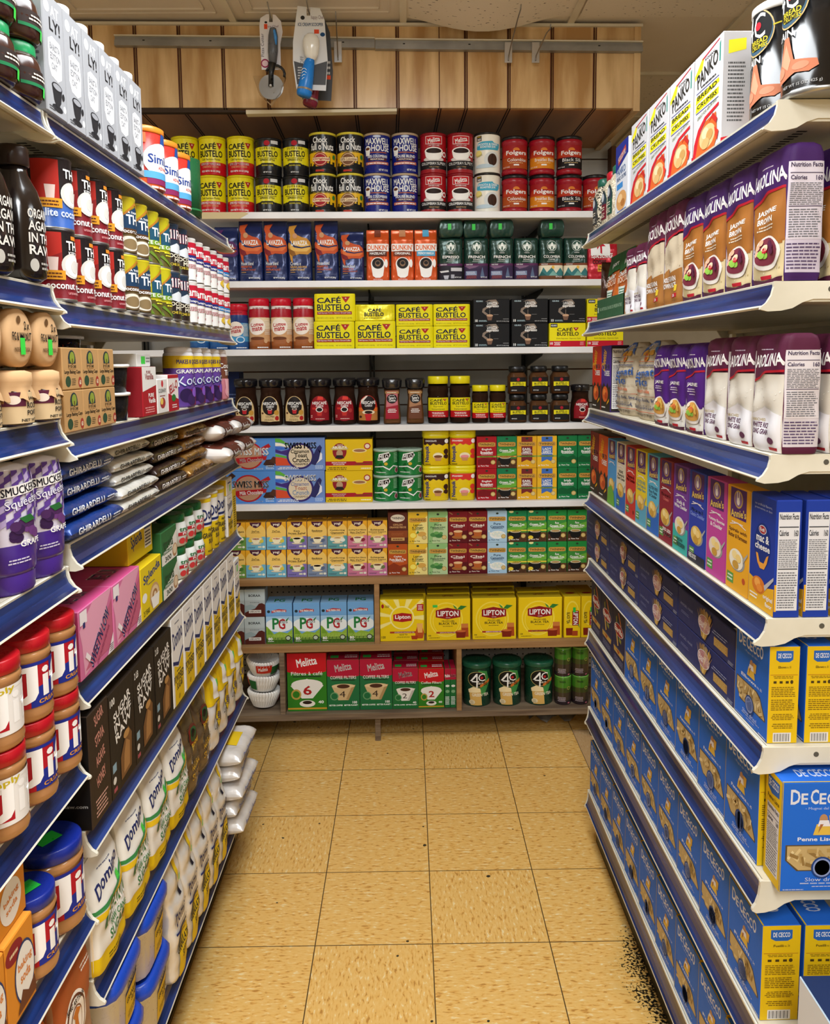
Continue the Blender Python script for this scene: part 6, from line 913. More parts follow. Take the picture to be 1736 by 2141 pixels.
bag('flour2', 'plain orange paper flour bag', .12, .08, .19, 'C8642Ap', [], df=[(0, .92), (.05, 1), (.8, 1), (.93, .9), (1, .7)], wr=.003, name='flour_bag', cat='bag of flour')
# ---------------------------------------------------------------- left gondola stocked
DL = [z + .0353 for z in LZ]; DA = [z + .0353 for z in LA]
TURN = {'tk': -.5, 'tkl': -.5, 'yt': -.35, 'lt': -.35, 'mira': -.3, 'cn': -.15, 'jif': -.55, 'jifs': -.5, 'jifb': -.5, 'jifc': -.5, 'sim': -.2, 'kool': -.3, 'agave': -.2, 'smg': -.25}
def lrow(key, ys, z, Xf=-.515, layer='', where='', depth=0, rot=0, tilt=(0, 0), jit=True):
    D = DES[key]; xx = Xf - depth - (D['d'] / 2 if D.get('round') else 0)
    for y in (ys if isinstance(ys, (list, tuple)) else [ys]): place(key, (xx, y, z + .0003), PI / 2 + rot + TURN.get(key, 0), where, layer, 'near', y, tilt=tilt, jit=jit)
def ymid(us, X, z): q = [yu(u, X, z) for u in us]; return [(a + b) / 2 for a, b in zip(q, q[1:])]
LN = ['top left shelf', 'second left shelf', 'third left shelf', 'fourth left shelf', 'fifth left shelf', 'sixth left shelf', 'seventh left shelf', 'bottom left shelf']
y0 = 1.262
lrow('oat', [y0 + .0735 * i for i in range(6)], DL[0], where=LN[0]); lrow('sim', [1.798, 1.905, 2.012], DL[0], where=LN[0])
vessel('greencan', 'dark green can', [(.045, 0), (.045, .14)], '1E5A34k', [([r(0, .1, 1, .13, '2E7A44')], .1, 0, .14, 0)]); lrow('greencan', 2.115, DL[0], where=LN[0])
ys = [1.222 + .0742 * i for i in range(4)]; ys2 = [ys[-1] + .075 + .0742 * i for i in range(14)]
z2 = DL[1]; w2 = LN[1]
seq = ['tk'] * 4 + ['yt'] * 2 + ['lt'] * 2 + ['mira'] * 2 + ['cn'] * 4 + ['cl'] * 2
for i, k_ in enumerate(seq):
    y = 1.296 + .0748 * i
    lrow(k_, y, z2, layer='lower layer', where=w2); lrow('tkl' if i == 0 else k_, y + random.uniform(-.002, .002), z2 + DES[k_]['h'] - .0005 + .001, layer='upper layer', where=w2)
lrow('cbig', 2.27, z2, -.60, where=w2)
z3 = DL[2]; w3 = LN[2]; yc = [1.266, 1.338, 1.410]
for n_, nm in ((0, 'lower layer'), (1, 'upper layer')): lrow('cups', yc, z3 + n_ * .065, layer=nm, where=w3)
for n_, nm in ((0, 'lower layer'), (1, 'upper layer')): lrow('tubb', 1.520, z3 + n_ * .0520, -.517, layer=nm + ' front', where=w3); lrow('tubb', 1.572, z3 + n_ * .0520, -.622, layer=nm + ' rear', where=w3)
lrow('tubr', 1.475, z3 + .1042, -.585, where=w3); lrow('tubb', 1.620, z3 + .1042, -.65, where=w3, layer='top')
lrow('van', 1.640, z3, where=w3); lrow('cul', 1.725, z3, where=w3); lrow('smb', 1.642, z3 + .0985, -.525, where=w3); lrow('jello', 1.806, z3, where=w3, jit=False)
lrow('kool', [1.975, 2.070, 2.165, 2.260], z3, where=w3); lrow('ctry', 2.356, z3, where=w3)
z4 = DL[3]; w4 = LN[3]
for k_, y, n_ in (('ch_b', 1.338, 4), ('ch_w', 1.565, 5), ('ch_d', 1.792, 4), ('ch_g', 2.019, 4)):
    for i in range(n_): place(k_, (-.515 + random.uniform(-.006, .006) - .004 * i, y + random.uniform(-.002, .002), z4 + i * DES[k_]['h'] * 1.0), PI / 2 + random.uniform(-.012, .012), w4, '%s of pile' % ORDL[i] if 0 else ['lowest', 'second up', 'third up', 'fourth up', 'fifth up'][i] + ' in pile', 'near', y, jit=False)
for i in range(2):
    for y in (2.235, 2.43): place('mars', (-.478 + random.uniform(-.012, .012), y, z4 + i * .0595), PI / 2 + random.uniform(-.05, .05), w4, ['lowest', 'second up', 'third up'][i] + ' in pile', 'near', y, jit=False)
z5 = DL[4]; w5 = LN[4]
lrow('sweet', [1.311, 1.458], z5, where=w5); lrow('spl_a', 1.601, z5, where=w5); lrow('spl_b', 1.590, z5 + .1138, -.53, where=w5)
for n_, nm in ((0, 'lower layer'), (1, 'upper layer')): lrow('tru', 1.729, z5 + n_ * .0725, layer=nm, where=w5); lrow('truj', [1.868, 1.946, 2.024], z5 + n_ * .0765, layer=nm, where=w5)
lrow('domc', [2.104, 2.180, 2.256], z5, where=w5); lrow('dom_s', 2.331, z5, where=w5); lrow('dom_t', 2.331, z5 + .1185, where=w5); lrow('dom_y', 2.392, z5, where=w5)
z6 = DL[5]; w6 = LN[5]
lrow('raws', 1.279, z6, -.508, where=w6); lrow('raw1', 1.385, z6, -.508, where=w6); lrow('raw', [1.508, 1.631], z6, -.508, where=w6)
lrow('dom_p', [1.737, 1.828, 1.919], z6, -.508, where=w6); lrow('dom_g', [2.011, 2.100, 2.189], z6, -.508, where=w6); lrow('dom_k', 2.278, z6, -.508, where=w6)
lrow('dom_s', 2.362, z6, -.508, where=w6); lrow('dom_t', 2.362, z6 + .1185, -.508, where=w6)
z7 = DL[6]; w7 = LN[6]
lrow('orgb', [1.303, 1.443, 1.583, 1.723], z7, -.51, where=w7); lrow('botey', [1.850, 1.960], z7, -.51, where=w7); lrow('ybag', [2.069, 2.173, 2.277, 2.381], z7, -.51, where=w7)
z8 = DL[7]; w8 = LN[7]
for y in (1.345, 1.512):
    for n_, nm in ((0, 'lower layer'), (1, 'upper layer')): lrow('stub', y, z8 + n_ * .1325, -.498, layer=nm, where=w8, jit=False)
lrow('sugb', [1.652, 1.755, 1.858, 1.961, 2.060], z8, -.50, where=w8)
for i in range(5): place('flats', (-.465 + random.uniform(-.012, .012), 2.235 + random.uniform(-.01, .01), z8 + .0005 + i * .0500), PI / 2 + random.uniform(-.06, .06), w8, ['lowest', 'second up', 'third up', 'fourth up', 'fifth up'][i] + ' in pile', 'near', 2.2, jit=False)
# nearer bay
NB = lambda i: 'near bay left shelf ' + ['one', 'two', 'three', 'four', 'five', 'six', 'seven'][i] if 0 else ['top', 'second', 'third', 'fourth', 'fifth', 'sixth', 'seventh'][i] + ' shelf of nearest left bay'
for n_, nm in ((0, 'lower layer'), (1, 'upper layer')): lrow('cocojar', [1.036, 1.112, 1.188], DA[0] + n_ * .0765, -.505, layer=nm, where=NB(0))
lrow('agave', [1.08, 1.178], DA[1], -.51, where=NB(1))
lrow('jam', [1.01, 1.10, 1.188], DA[2], -.505, where=NB(2), layer='lower layer')
for y in (1.012, 1.098, 1.182): place('jam', (-.585, y, DA[2] + .0745 + .0420), PI / 2, NB(2), 'upper layer', 'near', y, tilt=(PI / 2, 0), jit=False)
lrow('smg', [1.092, 1.184], DA[3], where=NB(3)); lrow('smr', .99, DA[3], where=NB(3))
for n_, nm in ((0, 'lower layer'), (1, 'upper layer')): lrow('jifs', [.928, 1.016], DA[4] + n_ * .1185, -.502, layer=nm, where=NB(4)); lrow('jif', [1.104, 1.190], DA[4] + n_ * .1185, -.502, layer=nm, where=NB(4))
lrow('jifc', 1.083, DA[5], -.505, where=NB(5)); lrow('jifb', 1.180, DA[5], -.505, where=NB(5)); lrow('bsoda', [.922, 1.000], DA[5], where=NB(5), layer='lower layer'); lrow('bsodb', .845, DA[5], where=NB(5)); lrow('bsodl', [.985], DA[5] + .1185, -.525, where=NB(5), layer='upper layer')
lrow('flour', 1.165, DA[6], where=NB(6)); lrow('flour2', 1.03, DA[6], where=NB(6))
# ================================================================ right gondola: designs
NF = lambda x0, y0, x1, y1, c='E8E6E4', k='2A2A30', n=13: [r(x0, y0, x1, y1, c), t('Nutrition Facts', x0 + (x1 - x0) * .05, y1 - (y1 - y0) * .075, x1 - (x1 - x0) * .05, y1 - (y1 - y0) * .015, k), r(x0 + (x1 - x0) * .04, y1 - (y1 - y0) * .155, x1 - (x1 - x0) * .04, y1 - (y1 - y0) * .145, k), t('Calories', x0 + (x1 - x0) * .05, y1 - (y1 - y0) * .24, x0 + (x1 - x0) * .5, y1 - (y1 - y0) * .18, k), t('160', x1 - (x1 - x0) * .25, y1 - (y1 - y0) * .245, x1 - (x1 - x0) * .05, y1 - (y1 - y0) * .18, k), r(x0 + (x1 - x0) * .04, y0 + (y1 - y0) * .42, x1 - (x1 - x0) * .04, y0 + (y1 - y0) * .43, k), mi(x0 + (x1 - x0) * .05, y0 + (y1 - y0) * .44, x1 - (x1 - x0) * .02, y1 - (y1 - y0) * .27, '6A6A70', n), mi(x0 + (x1 - x0) * .05, y0 + (y1 - y0) * .02, x1 - (x1 - x0) * .02, y0 + (y1 - y0) * .40, '6A6A70', n)]
def dcc(key, desc, d, s, no, h=.176, w=.129, pas='shell'):
    WIN = [p('5A4A30', .06, .43, .68, .43, .78, .40, .94, .22, .94, .19, .2, .19, .06, .29), p('C2A670', .08, .42, .66, .42, .78, .38, .92, .22, .92, .20, .22, .20, .08, .29)]
    rnd = random.Random(len(key) + d * 100 + no)
    for i in range(26):
        x, y = .12 + rnd.random() * .7, .225 + rnd.random() * .165
        if x > .74 and y > .33: continue
        a = rnd.random() * PI; l, q = .055, .02; cx_, sx_ = math.cos(a) * l, math.sin(a) * l * .75
        WIN.append(p(rnd.choice(['D8BE86', 'B39358', 'E6D09C', '94743F', 'CDB078']), x - cx_ - sx_ * .35, y - sx_ + cx_ * .3, x + cx_ - sx_ * .35, y + sx_ + cx_ * .3, x + cx_ + sx_ * .35, y + sx_ - cx_ * .3, x - cx_ + sx_ * .35, y - sx_ - cx_ * .3))
    A = [t('D', .10, .80, .215, .935, 'DADCE6'), t('E', .225, .80, .305, .90, 'DADCE6'), t('C', .335, .80, .43, .935, 'DADCE6'), t('E', .44, .80, .52, .90, 'DADCE6'), t('CC', .53, .80, .72, .90, 'DADCE6'), t('O', .73, .80, .83, .935, 'DADCE6'), t('- Mugnai dal 1831 -', .28, .745, .72, .775, 'B4C4E8', 0),
        e(.5, .66, .05, .05, 'B88A60'), p('E0B84A', .42, .62, .58, .62, .62, .52, .38, .52), p('E4E0E4', .45, .655, .56, .655, .58, .60, .43, .60), p('D8A844', .56, .70, .66, .70, .64, .60, .58, .60), p('A86A40', .44, .54, .5, .62, .46, .62),
        t(s, .2, .465, .66, .50, 'E4E6F0'), t('no. %d' % no, .68, .465, .82, .495, 'E4E6F0', 0)] + WIN + [e(.5, .225, .13, .10, '24407E'), e(.5, .225, .11, .085, '8A9AC8'), e(.5, .225, .09, .07, '24407E'), t('Slow dried', .3, .10, .72, .135, 'C8D0EC', 0), mi(.18, .065, .84, .09, 'A8B4DC', 1), mi(.36, .04, .64, .055, 'C8C8E0', 1), mi(.02, .01, .3, .03, 'A8B4DC', 1), mi(.74, .01, .97, .035, 'E4E6F0', 1)]
    Y = 'E3BC14'
    SD = [r(0, 0, 1, 1, Y), p('2A62B4', .22, .955, .22, .865, .34, .84, .66, .84, .78, .865, .78, .955), t('DE CECCO', .28, .88, .72, .93, 'E8E8EE'), t(s, .3, .775, .56, .80, '5A4414'), t('no. %d' % no, .58, .775, .72, .80, '5A4414', 0), r(.05, .705, .95, .71, 'A85A1E'), mi(.1, .67, .9, .70, '7A5C14', 2)] + [r(x, .62, x + .1, .645, '4A3A14') for x in (.16, .36, .56)] + [e(.76, .635, .05, .02, '4A3A14'), mi(.1, .48, .9, .59, '7A5C14', 6), mi(.1, .34, .9, .46, '7A5C14', 6), mi(.1, .24, .9, .31, '7A5C14', 4), mi(.15, .15, .85, .21, '7A5C14', 3), r(.2, .01, .8, .11, 'E4E0DC')] + [r(.24 + k * .032, .02, .24 + k * .032 + (.008 if k % 3 else .018), .10, '2A2A2A') for k in range(16)]
    LS_ = [r(0, 0, 1, 1, Y), p('2A62B4', .15, .95, .15, .84, .4, .80, .85, .82, .85, .95), t('DE CECCO', .2, .86, .8, .93, 'E8E8EE'), t(s, .15, .74, .85, .78, '5A4414')] + NF(.14, .08, .88, .70, 'DEDCE0', '3A3A5A', 9)
    carton(key, desc, w, d, h, dict(F='2469D2', R=Y, L=Y, T='2469D2', B='2469D2'), [r(0, 0, .012, 1, 'C9A81E')] + A, side=SD, left=LS_, top=[t('DE CECCO', .25, .3, .75, .7, 'C8D4EC'), r(0, 0, 1, .04, Y)], name='pasta_box', cat='pasta box')
dcc('dc_f', 'bright blue and yellow pasta box, ridged pasta', .062, 'Fusilli', 34, h=.163); dcc('dc_c', 'blue and yellow pasta box, twisted pasta', .062, 'Cavatappi', 87, h=.163); dcc('dc_r', 'blue and yellow pasta box, round pasta', .055, 'Rotelle', 54); dcc('dc_e', 'blue and yellow elbow pasta box', .047, 'Elbows', 81, h=.155, w=.126); dcc('dc_p', 'blue and yellow penne pasta box', .055, 'Penne Lisce', 40)
dcc('dc_w', 'penne box turned with its blue front toward camera', .055, 'Penne Lisce', 41, h=.176)
def bar(key, desc, s, w, h, d, up=False):
    rnd = random.Random(9); N_ = '1E2450'
    if not up:
        R_ = [p(rnd.choice(['C8A456', 'DDBD74', 'B89048']), .42 + i * .014 + (i - 7) * .006, .96 - abs(i - 7) * .03 * rnd.random() - .02 * (i % 3), .43 + i * .014 + (i - 7) * .006, .98 - abs(i - 7) * .03, .475 + i * .005, .1, .465 + i * .005, .1) for i in range(15)]
        A = R_ + [e(.52, .52, .105, .26, 'D8D8DC', 26), e(.52, .52, .098, .24, 'A01A26', 26), t('Barilla', .435, .40, .605, .64, WH, 1), t(s, .05, .52, .30, .60, '8A90B4', 0), mi(.06, .28, .24, .38, '6A70A0', 2), r(.68, .18, .90, .42, 'B08A4A'), mi(.68, .2, .90, .42, 'D8B870', 6), mi(.66, .5, .92, .64, '8A90B4', 2), mi(.9, .03, .99, .14, 'A8B0C8', 3)]
        tp = [r(.12, .3, .36, .7, 'B08A4A'), e(.55, .5, .07, .2, 'A01A26'), mi(.7, .2, .9, .8, '9AA0C0', 4), r(.92, .1, 1, .9, 'B8C0CC')]
        carton(key, desc, w, d, h, dict(F='2B3268', T='252B58', L='2A3060', R='2A3060'), A, top=tp, name='pasta_box', cat='pasta box')
    else:
        A = [t('TRI-COLOR ROTINI', .2, .9, .86, .94, '8A90B4', 0), p('C07040', .42, .84, .5, .84, .7, .68, .62, .66), p('8A8A3A', .25, .74, .33, .78, .36, .66, .28, .66), e(.5, .58, .36, .1, 'D8D8DC', 24), e(.5, .58, .34, .09, 'A01A26', 24), t('Barilla', .2, .535, .8, .625, WH), p('D8B060', .3, .5, .4, .5, .5, .34, .42, .32), p('8A8A3A', .5, .48, .7, .46, .68, .40, .5, .42), p('C8A456', .1, .27, .9, .27, .86, .19, .14, .19), p('A85030', .3, .25, .6, .26, .5, .2), mi(.15, .06, .85, .15, '7A80A8', 3), r(.05, .285, .95, .29, '6A70A0')]
        carton(key, desc, w, d, h, dict(F='232650', T='1A1D40', L='1A1D40', R='2A2F60'), A, name='pasta_box', cat='pasta box')
bar('br_s', 'long navy pasta box of spaghetti', 'SPAGHETTI', .283, .066, .06); bar('br_f', 'long navy pasta box of fettuccine', 'FETTUCCINE', .283, .066, .06); bar('br_l', 'long navy pasta box of linguine', 'LINGUINE', .283, .066, .06); bar('br_a', 'long navy pasta box of angel hair', 'ANGEL HAIR', .290, .066, .06); bar('br_u', 'upright dark navy pasta box, three colours', '', .127, .174, .05, True)
BUN = lambda: [r(.14, .70, .86, .985, '52296E'), e(.5, .885, .2, .085, 'C8A850', 22), e(.5, .885, .165, .07, '8A6AA0', 22), e(.5, .865, .07, .035, 'F0EAE4'), p('F0EAE4', .44, .88, .48, .88, .47, .955, .44, .955), p('F0EAE4', .52, .88, .56, .88, .56, .955, .53, .955), t("Annie's", .16, .715, .86, .79, 'E8C860', 1, 5)]
def ann(key, desc, c, s, sc=WH, extra=(), base2=None, food='E0B95A'):
    A = [r(0, 0, 1, 1, c)] + ([r(0, 0, 1, .3, base2)] if base2 else []) + BUN() + [mi(.2, .645, .8, .67, 'F0E8E8', 1), p('F0E8E8', .14, .63, .5, .665, .86, .63, .86, .622, .5, .655, .14, .622)]
    y = .60
    for q in s: A.append(t(q, .5 - min(.42, len(q) * .034), y - .042, .5 + min(.42, len(q) * .034), y, sc)); y -= .05
    A += [e(.5, .30, .36, .10, '9A9A98'), e(.47, .31, .32, .10, food), e(.4, .35, .12, .04, 'F4DC98'), e(.58, .33, .12, .04, 'F0D080'), e(.46, .26, .14, .04, 'C89A40'), p('A8A8A4', .76, .34, .98, .42, .98, .40, .78, .30), r(.06, .06, .36, .16, '5A9A48'), mi(.08, .08, .34, .15, 'E8F0E0', 2)] + list(extra)
    carton(key, desc, .090, .037, .178, dict(F=c, T=c, R='E8E4E0', L=c), A, side=NF(.08, .05, .92, .95), name='macaroni_box', cat='macaroni box')
ann('an1', 'light blue macaroni box', '4A9AD8', [], extra=[p('6AB040', 0, .0, .9, 0, .8, .2, .5, .3, .1, .24)]); ann('an2', 'cream and blue macaroni box', 'E0D8C0', ['ORGANIC', 'Macaroni &', 'Classic Cheddar'], '2A2A2A', base2='2A62B8'); ann('an3', 'red macaroni box', 'C8342E', ['Macaroni &', 'Mild Cheddar'], '4A1414', [e(.8, .1, .06, .03, '6A1414')])
ann('an4', 'yellow and blue macaroni box', 'E8CE28', ['GLUTEN FREE', 'Rice Pasta &', 'Cheddar Flavor'], '3A8AA0', base2='5AA8C8'); ann('an5', 'pale turquoise macaroni box', '5CB4D4', ['GLUTEN FREE', 'Rice Pasta', '& Cheddar'], '24405A', base2='2A68C0'); ann('an6', 'maroon macaroni box, less sodium', '8A1F33', ['Macaroni &', 'Cheese'], 'D8706A', [t('25% LESS', .3, .14, .9, .18, WH), t('SODIUM', .3, .09, .9, .13, WH)])
ann('an7', 'violet and teal macaroni box', '743A98', ['Shells &', 'White Cheddar'], WH, [t('NOW', .3, .13, .7, .17, '1A4A4A'), t('CHEESIER!', .14, .07, .86, .12, '1A4A4A')], base2='3AB0A8', food='E8E2D4'); ann('an8', 'royal blue macaroni box', '2A3FA8', ['Macaroni &', 'Classic Cheddar'], '8AA0E8', [r(0, 0, 1, .1, '2A2A3A'), t('FREE SOCKS', .06, .04, .5, .09, WH)]); ann('an9', 'pink macaroni box', 'C0459A', ['Yummy Bunnies', '& Cheddar'], WH, food='E8D8C8'); ann('an0', 'golden yellow macaroni box', 'E8A826', ['Spirals with', 'Butter & Parmesan'], '5A2A1A', [e(.82, .14, .07, .03, 'C0502A')], food='F0EAD8')
carton('kraft', 'royal blue macaroni box with noodle smile', .090, .039, .180, dict(F='1E3A9C', T='1C3692', R='1E3A9C', L='1E3A9C'), [p('E6AE26', 0, 0, 1, 0, 1, .24, .6, .2, 0, .26), e(.5, .56, .32, .20, '16307E', 30), e(.5, .70, .15, .04, 'D8DCE8'), e(.5, .70, .13, .033, 'A81C2A'), t('Kraft', .41, .685, .59, .72, WH), t('mac &', .26, .59, .76, .66, WH), t('cheese', .22, .52, .80, .58, WH), p('E8A040', .26, .48, .34, .48, .42, .41, .58, .41, .68, .48, .76, .50, .70, .42, .60, .36, .44, .355, .33, .40), e(.4, .2, .26, .075, 'D87A2A'), e(.36, .22, .12, .04, 'F0A850'), e(.46, .18, .12, .035, 'E89038'), p('B8B8BC', .62, .22, .98, .34, .98, .31, .66, .18), t('no artificial flavors,', .16, .90, .84, .925, 'B8C4E8', 0), t('preservatives, or dyes', .16, .865, .84, .89, 'B8C4E8', 0), t('original', .6, .10, .96, .15, WH), t('flavor', .68, .05, .94, .09, WH), mi(.06, .06, .4, .12, WH, 2)], side=[r(0, 0, 1, .06, '1E3A9C'), p('E6AE26', 0, .05, .1, .05, .1, .28, 0, .28)] + NF(.08, .06, .9, .9, 'DCDCE0', '2A2A30', 15), name='macaroni_box', cat='macaroni box')
def chee(key, desc, c): carton(key, desc, .106, .05, .180, dict(F=c, T='3A1A1E', R='2A2422', L=c), [p('2A2422', 0, 0, 1, 0, 1, .42, .84, .36, .7, .44, .5, .36, .3, .44, .14, .36, 0, .42), t('Cheetos', .1, .62, .5, .95, 'E8B020', 1, 70), t("MAC 'N", .4, .64, .86, .72, WH, 1), t('CHEESE', .36, .54, .9, .62, WH, 1), e(.46, .26, .3, .12, 'D8602A'), e(.4, .29, .14, .05, 'F08A40'), e(.56, .24, .14, .05, 'B8461C'), p('E8B020', .66, .1, .9, .16, .9, .2, .7, .14), mi(.1, .04, .5, .08, WH, 1)], side=NF(.08, .05, .92, .95), name='macaroni_box', cat='macaroni box')
chee('ch1', 'dark red and black macaroni box', '7A1424'); chee('ch2', 'orange and black macaroni box', 'D8541C'); chee('ch3', 'bright red and black macaroni box', 'C82A20'); chee('ch4', 'purple and black macaroni box', '4A2A8A')
# rice bags
GR = lambda x0, y0, x1, y1, c, cols, n=70, sd=1: [r(x0, y0, x1, y1, c)] + [(lambda x, y, a: p(random.Random(i * 7 + sd).choice(cols), x - .022 * math.cos(a), y - .012 * math.sin(a), x + .004, y - .004, x + .022 * math.cos(a), y + .012 * math.sin(a), x - .004, y + .004))(x0 + .02 + (x1 - x0 - .04) * random.Random(i * 3 + sd).random(), y0 + .015 + (y1 - y0 - .03) * random.Random(i * 5 + sd).random(), random.Random(i + sd).random() * PI) for i in range(n)]
def rice(key, desc, w, h, top_c, kind, s1, s2, small=False):
    A = []
    if kind == 'white': A = GR(.02, .0, .98, .66, 'D6CFC2', ['EEEAE0', 'B8AFA0', 'F4F0E8']) + [p('E4E2E6', 0, 0, 1, 0, 1, .32, .7, .36, .5, .38, .25, .33, 0, .30), t('ENRICHED', .1, .255, .5, .28, 'B8A050', 0), t('WHITE RICE', .08, .20, .66, .245, '5A3050'), t('LONG GRAIN', .08, .145, .7, .19, '5A3050'), e(.78, .1, .1, .03, '6A3A5A'), r(.7, .02, .94, .045, 'B01A2A')]
    if kind == 'brown': A = GR(.02, .2, .98, .66, 'C4B49A', ['E0D4BC', '9A8768', 'D4C4A4']) + [p('9A6630', 0, 0, 1, 0, 1, .34, .6, .30, .3, .36, 0, .30), t('WHOLE GRAIN', .06, .22, .8, .27, WH), t('BROWN RICE', .06, .16, .8, .21, WH), r(.56, .06, .88, .1, 'B01A2A'), t('3 lb', .62, .065, .8, .095, WH), r(.72, .12, .86, .18, 'D8B830')]
    if kind in ('jb', 'jw'):
        A = GR(0, 0, .98, .3, 'CDBB90' if kind == 'jb' else 'D8D4CC', ['EEE6C8', 'A89458', 'E0D4A4'], 50) + [p('9C6228' if kind == 'jb' else '4A1F72', .0 if kind == 'jb' else .12, .28, 1, .28, 1, .74, .5, .66, .0 if kind == 'jb' else .12, .60), t(s1, .22, .51, .86, .56, 'EDE8E0'), t(s2, .24, .455, .78, .50, 'EDE8E0') if kind == 'jb' else mi(.24, .45, .8, .5, 'D8C8E0', 2), mi(.24, .40, .8, .445, 'D8C8B0', 2) if kind == 'jb' else mi(.3, .42, .7, .44, 'D8C8E0', 1)]
        A += [e(.55, .23, .40, .13, 'E4DCD4', 26), e(.55, .24, .34, .105, '7A3040' if kind == 'jb' else 'D8A050')] + [e(.55 + .26 * math.cos(k * 2.4) * ((k % 5) / 4), .25 + .08 * math.sin(k * 2.4) * ((k % 5) / 4), .07, .025, (['C8283A', 'E8C8A8', '8AB848', '5A2040', 'E0A888'] if kind == 'jb' else ['E8A830', 'D87040', '8AB848', 'F0C860', 'E8D8C0'])[k % 5], 12) for k in range(16)] + [p('4A1834', 0, 0, 1, 0, 1, .04, .5, .02, 0, .05), r(.4, .03, .7, .06, 'A81A2A')]
    A += [p(top_c, 0, 1, 0, .60, .3, .64, .6, .69, 1, .70, 1, 1), p('B01C2C', 0, .60, .3, .64, .6, .69, 1, .70, 1, .68, .6, .67, .3, .62, 0, .58), t('CAROLINA', -.04 if not small else .0, .72, 1.0, .83, 'F0ECEA', 1, 3), mi(.3, .86, .7, .88, 'C8B8C8', 1)]
    sd = [r(0, .0, 1, 1, top_c), r(.08, .06, .92, .86, 'C9BFD0' if kind[0] == 'j' else 'CFC6CC')] + NF(.08, .3, .92, .86, 'D4CCD8' if kind[0] == 'j' else 'D8D0D4', '3A2A4A', 12) + [mi(.1, .08, .9, .28, '5A4A6A', 8)]
    bag(key, desc, w, .062, h, top_c + 'f', A, sd, bands=[(.3, ('DAD8DC' if kind == 'white' else '8A5C2C' if kind == 'brown' else top_c) + 'f'), (1, top_c + 'f')], wf=[(0, .95), (.04, 1), (.92, 1), (.975, .97), (1, .88)], pw=6, df=[(0, .92), (.05, 1), (.8, 1), (.92, .93), (.975, .78), (1, .5)], wr=.0028, name='rice_bag', cat='bag of rice', seed=len(desc))
rice('rw', 'plum and white long grain rice bag', .097, .178, '58203C', 'white', '', ''); rice('rws', 'small plum and white rice bag', .076, .158, '58203C', 'white', '', '', True); rice('rb', 'plum and brown whole grain rice bag', .112, .205, '5C2440', 'brown', '', ''); rice('rjb', 'purple and brown jasmine rice bag', .101, .196, '42205E', 'jb', 'JASMINE', 'BROWN'); rice('rjw', 'purple and white jasmine rice bag', .095, .172, '43186A', 'jw', 'JASMINE', '')
BL = '3A62A8'
bag('burlap', 'woven cloth basmati rice sack with blue print', .185, .10, .185, 'C9BCA4r', [p(BL, .2, .80, .35, .93, .66, .94, .84, .82, .84, .97, .6, 1, .3, 1, .16, .92), t('BOMBAY', .28, .90, .74, .97, 'D8D0C4'), e(.5, .80, .13, .07, 'C8862A'), e(.5, .80, .09, .05, 'B8502A'), e(.32, .85, .07, .035, 'D8A040'), e(.68, .85, .07, .035, 'D8A040'), r(.2, .735, .84, .742, 'C06A40'), t('Naturally Aromatic', .16, .66, .84, .71, '3A4A78'), t('Basmati', .12, .53, .9, .65, BL, 1, 3), t('rice', .3, .42, .72, .53, BL), t('Product of India', .2, .345, .8, .39, 'C0603A'), r(.05, .30, .95, .307, 'C0603A'), t('Ethnic Fancy Foods, Inc.', .06, .22, .94, .275, '3A4468'), t('Boston, MA 01510 U.S.A.', .1, .13, .9, .19, '3A4468'), r(.05, .10, .95, .107, 'C0603A'), t('Net Wt. 4 lbs (1.8 Kgs)', .16, .03, .84, .08, '4A4030')] + [mi(0, k / 24, 1, k / 24 + .02, 'B5A68C', 2) for k in range(1, 24, 3)], wf=[(0, .9), (.1, 1), (.6, 1), (.82, .92), (.93, .7), (1, .42)], df=[(0, .86), (.1, 1), (.6, 1), (.85, .7), (1, .25)], wr=.003, pw=3, name='rice_sack', cat='bag of rice')
def neck():
    pass
# jars, crumbs, cans
def rj(key, desc, c, cc, s):
    pr = [(.028, 0), (.032, .005), (.032, .085), (.028, .108), (.019, .124)]
    vessel(key, desc, pr, c, [([e(.5, .6, .36, .36, '24443A'), e(.5, .6, .32, .32, '2E3A4A'), r(.16, .02, .84, .5, s), mi(.24, .3, .76, .44, 'E4DCC8', 2), e(.5, .72, .18, .14, 'C8D0D8'), mi(.24, .08, .76, .24, 'E4DCC8', 3)], .062, .016, .1, 0)], name='rice_jar', cat='jar', pw=3, lid=([(.020, .122), (.0215, .124), (.0215, .142), (.018, .145)], cc))
_g = nmat('rice_grain', 'A89A80', 'E6DCC6', 260, .5, detail=1, lo=.4, hi=.6); nmat('mixed_grain', '2A241E', 'D8CCB4', 230, .5, detail=1, lo=.42, hi=.58)
rj('rj1', 'clear jar of black and white grain', 'mixed_grain', '1E5A4Ak', '3A3A3A'); rj('rj2', 'clear jar of pale rice with red cap', 'rice_grain', 'B81C2Ck', '6A1A2A'); rj('rj3', 'clear jar of pale rice with green cap', 'rice_grain', '1E6A54k', '1E4A3A')
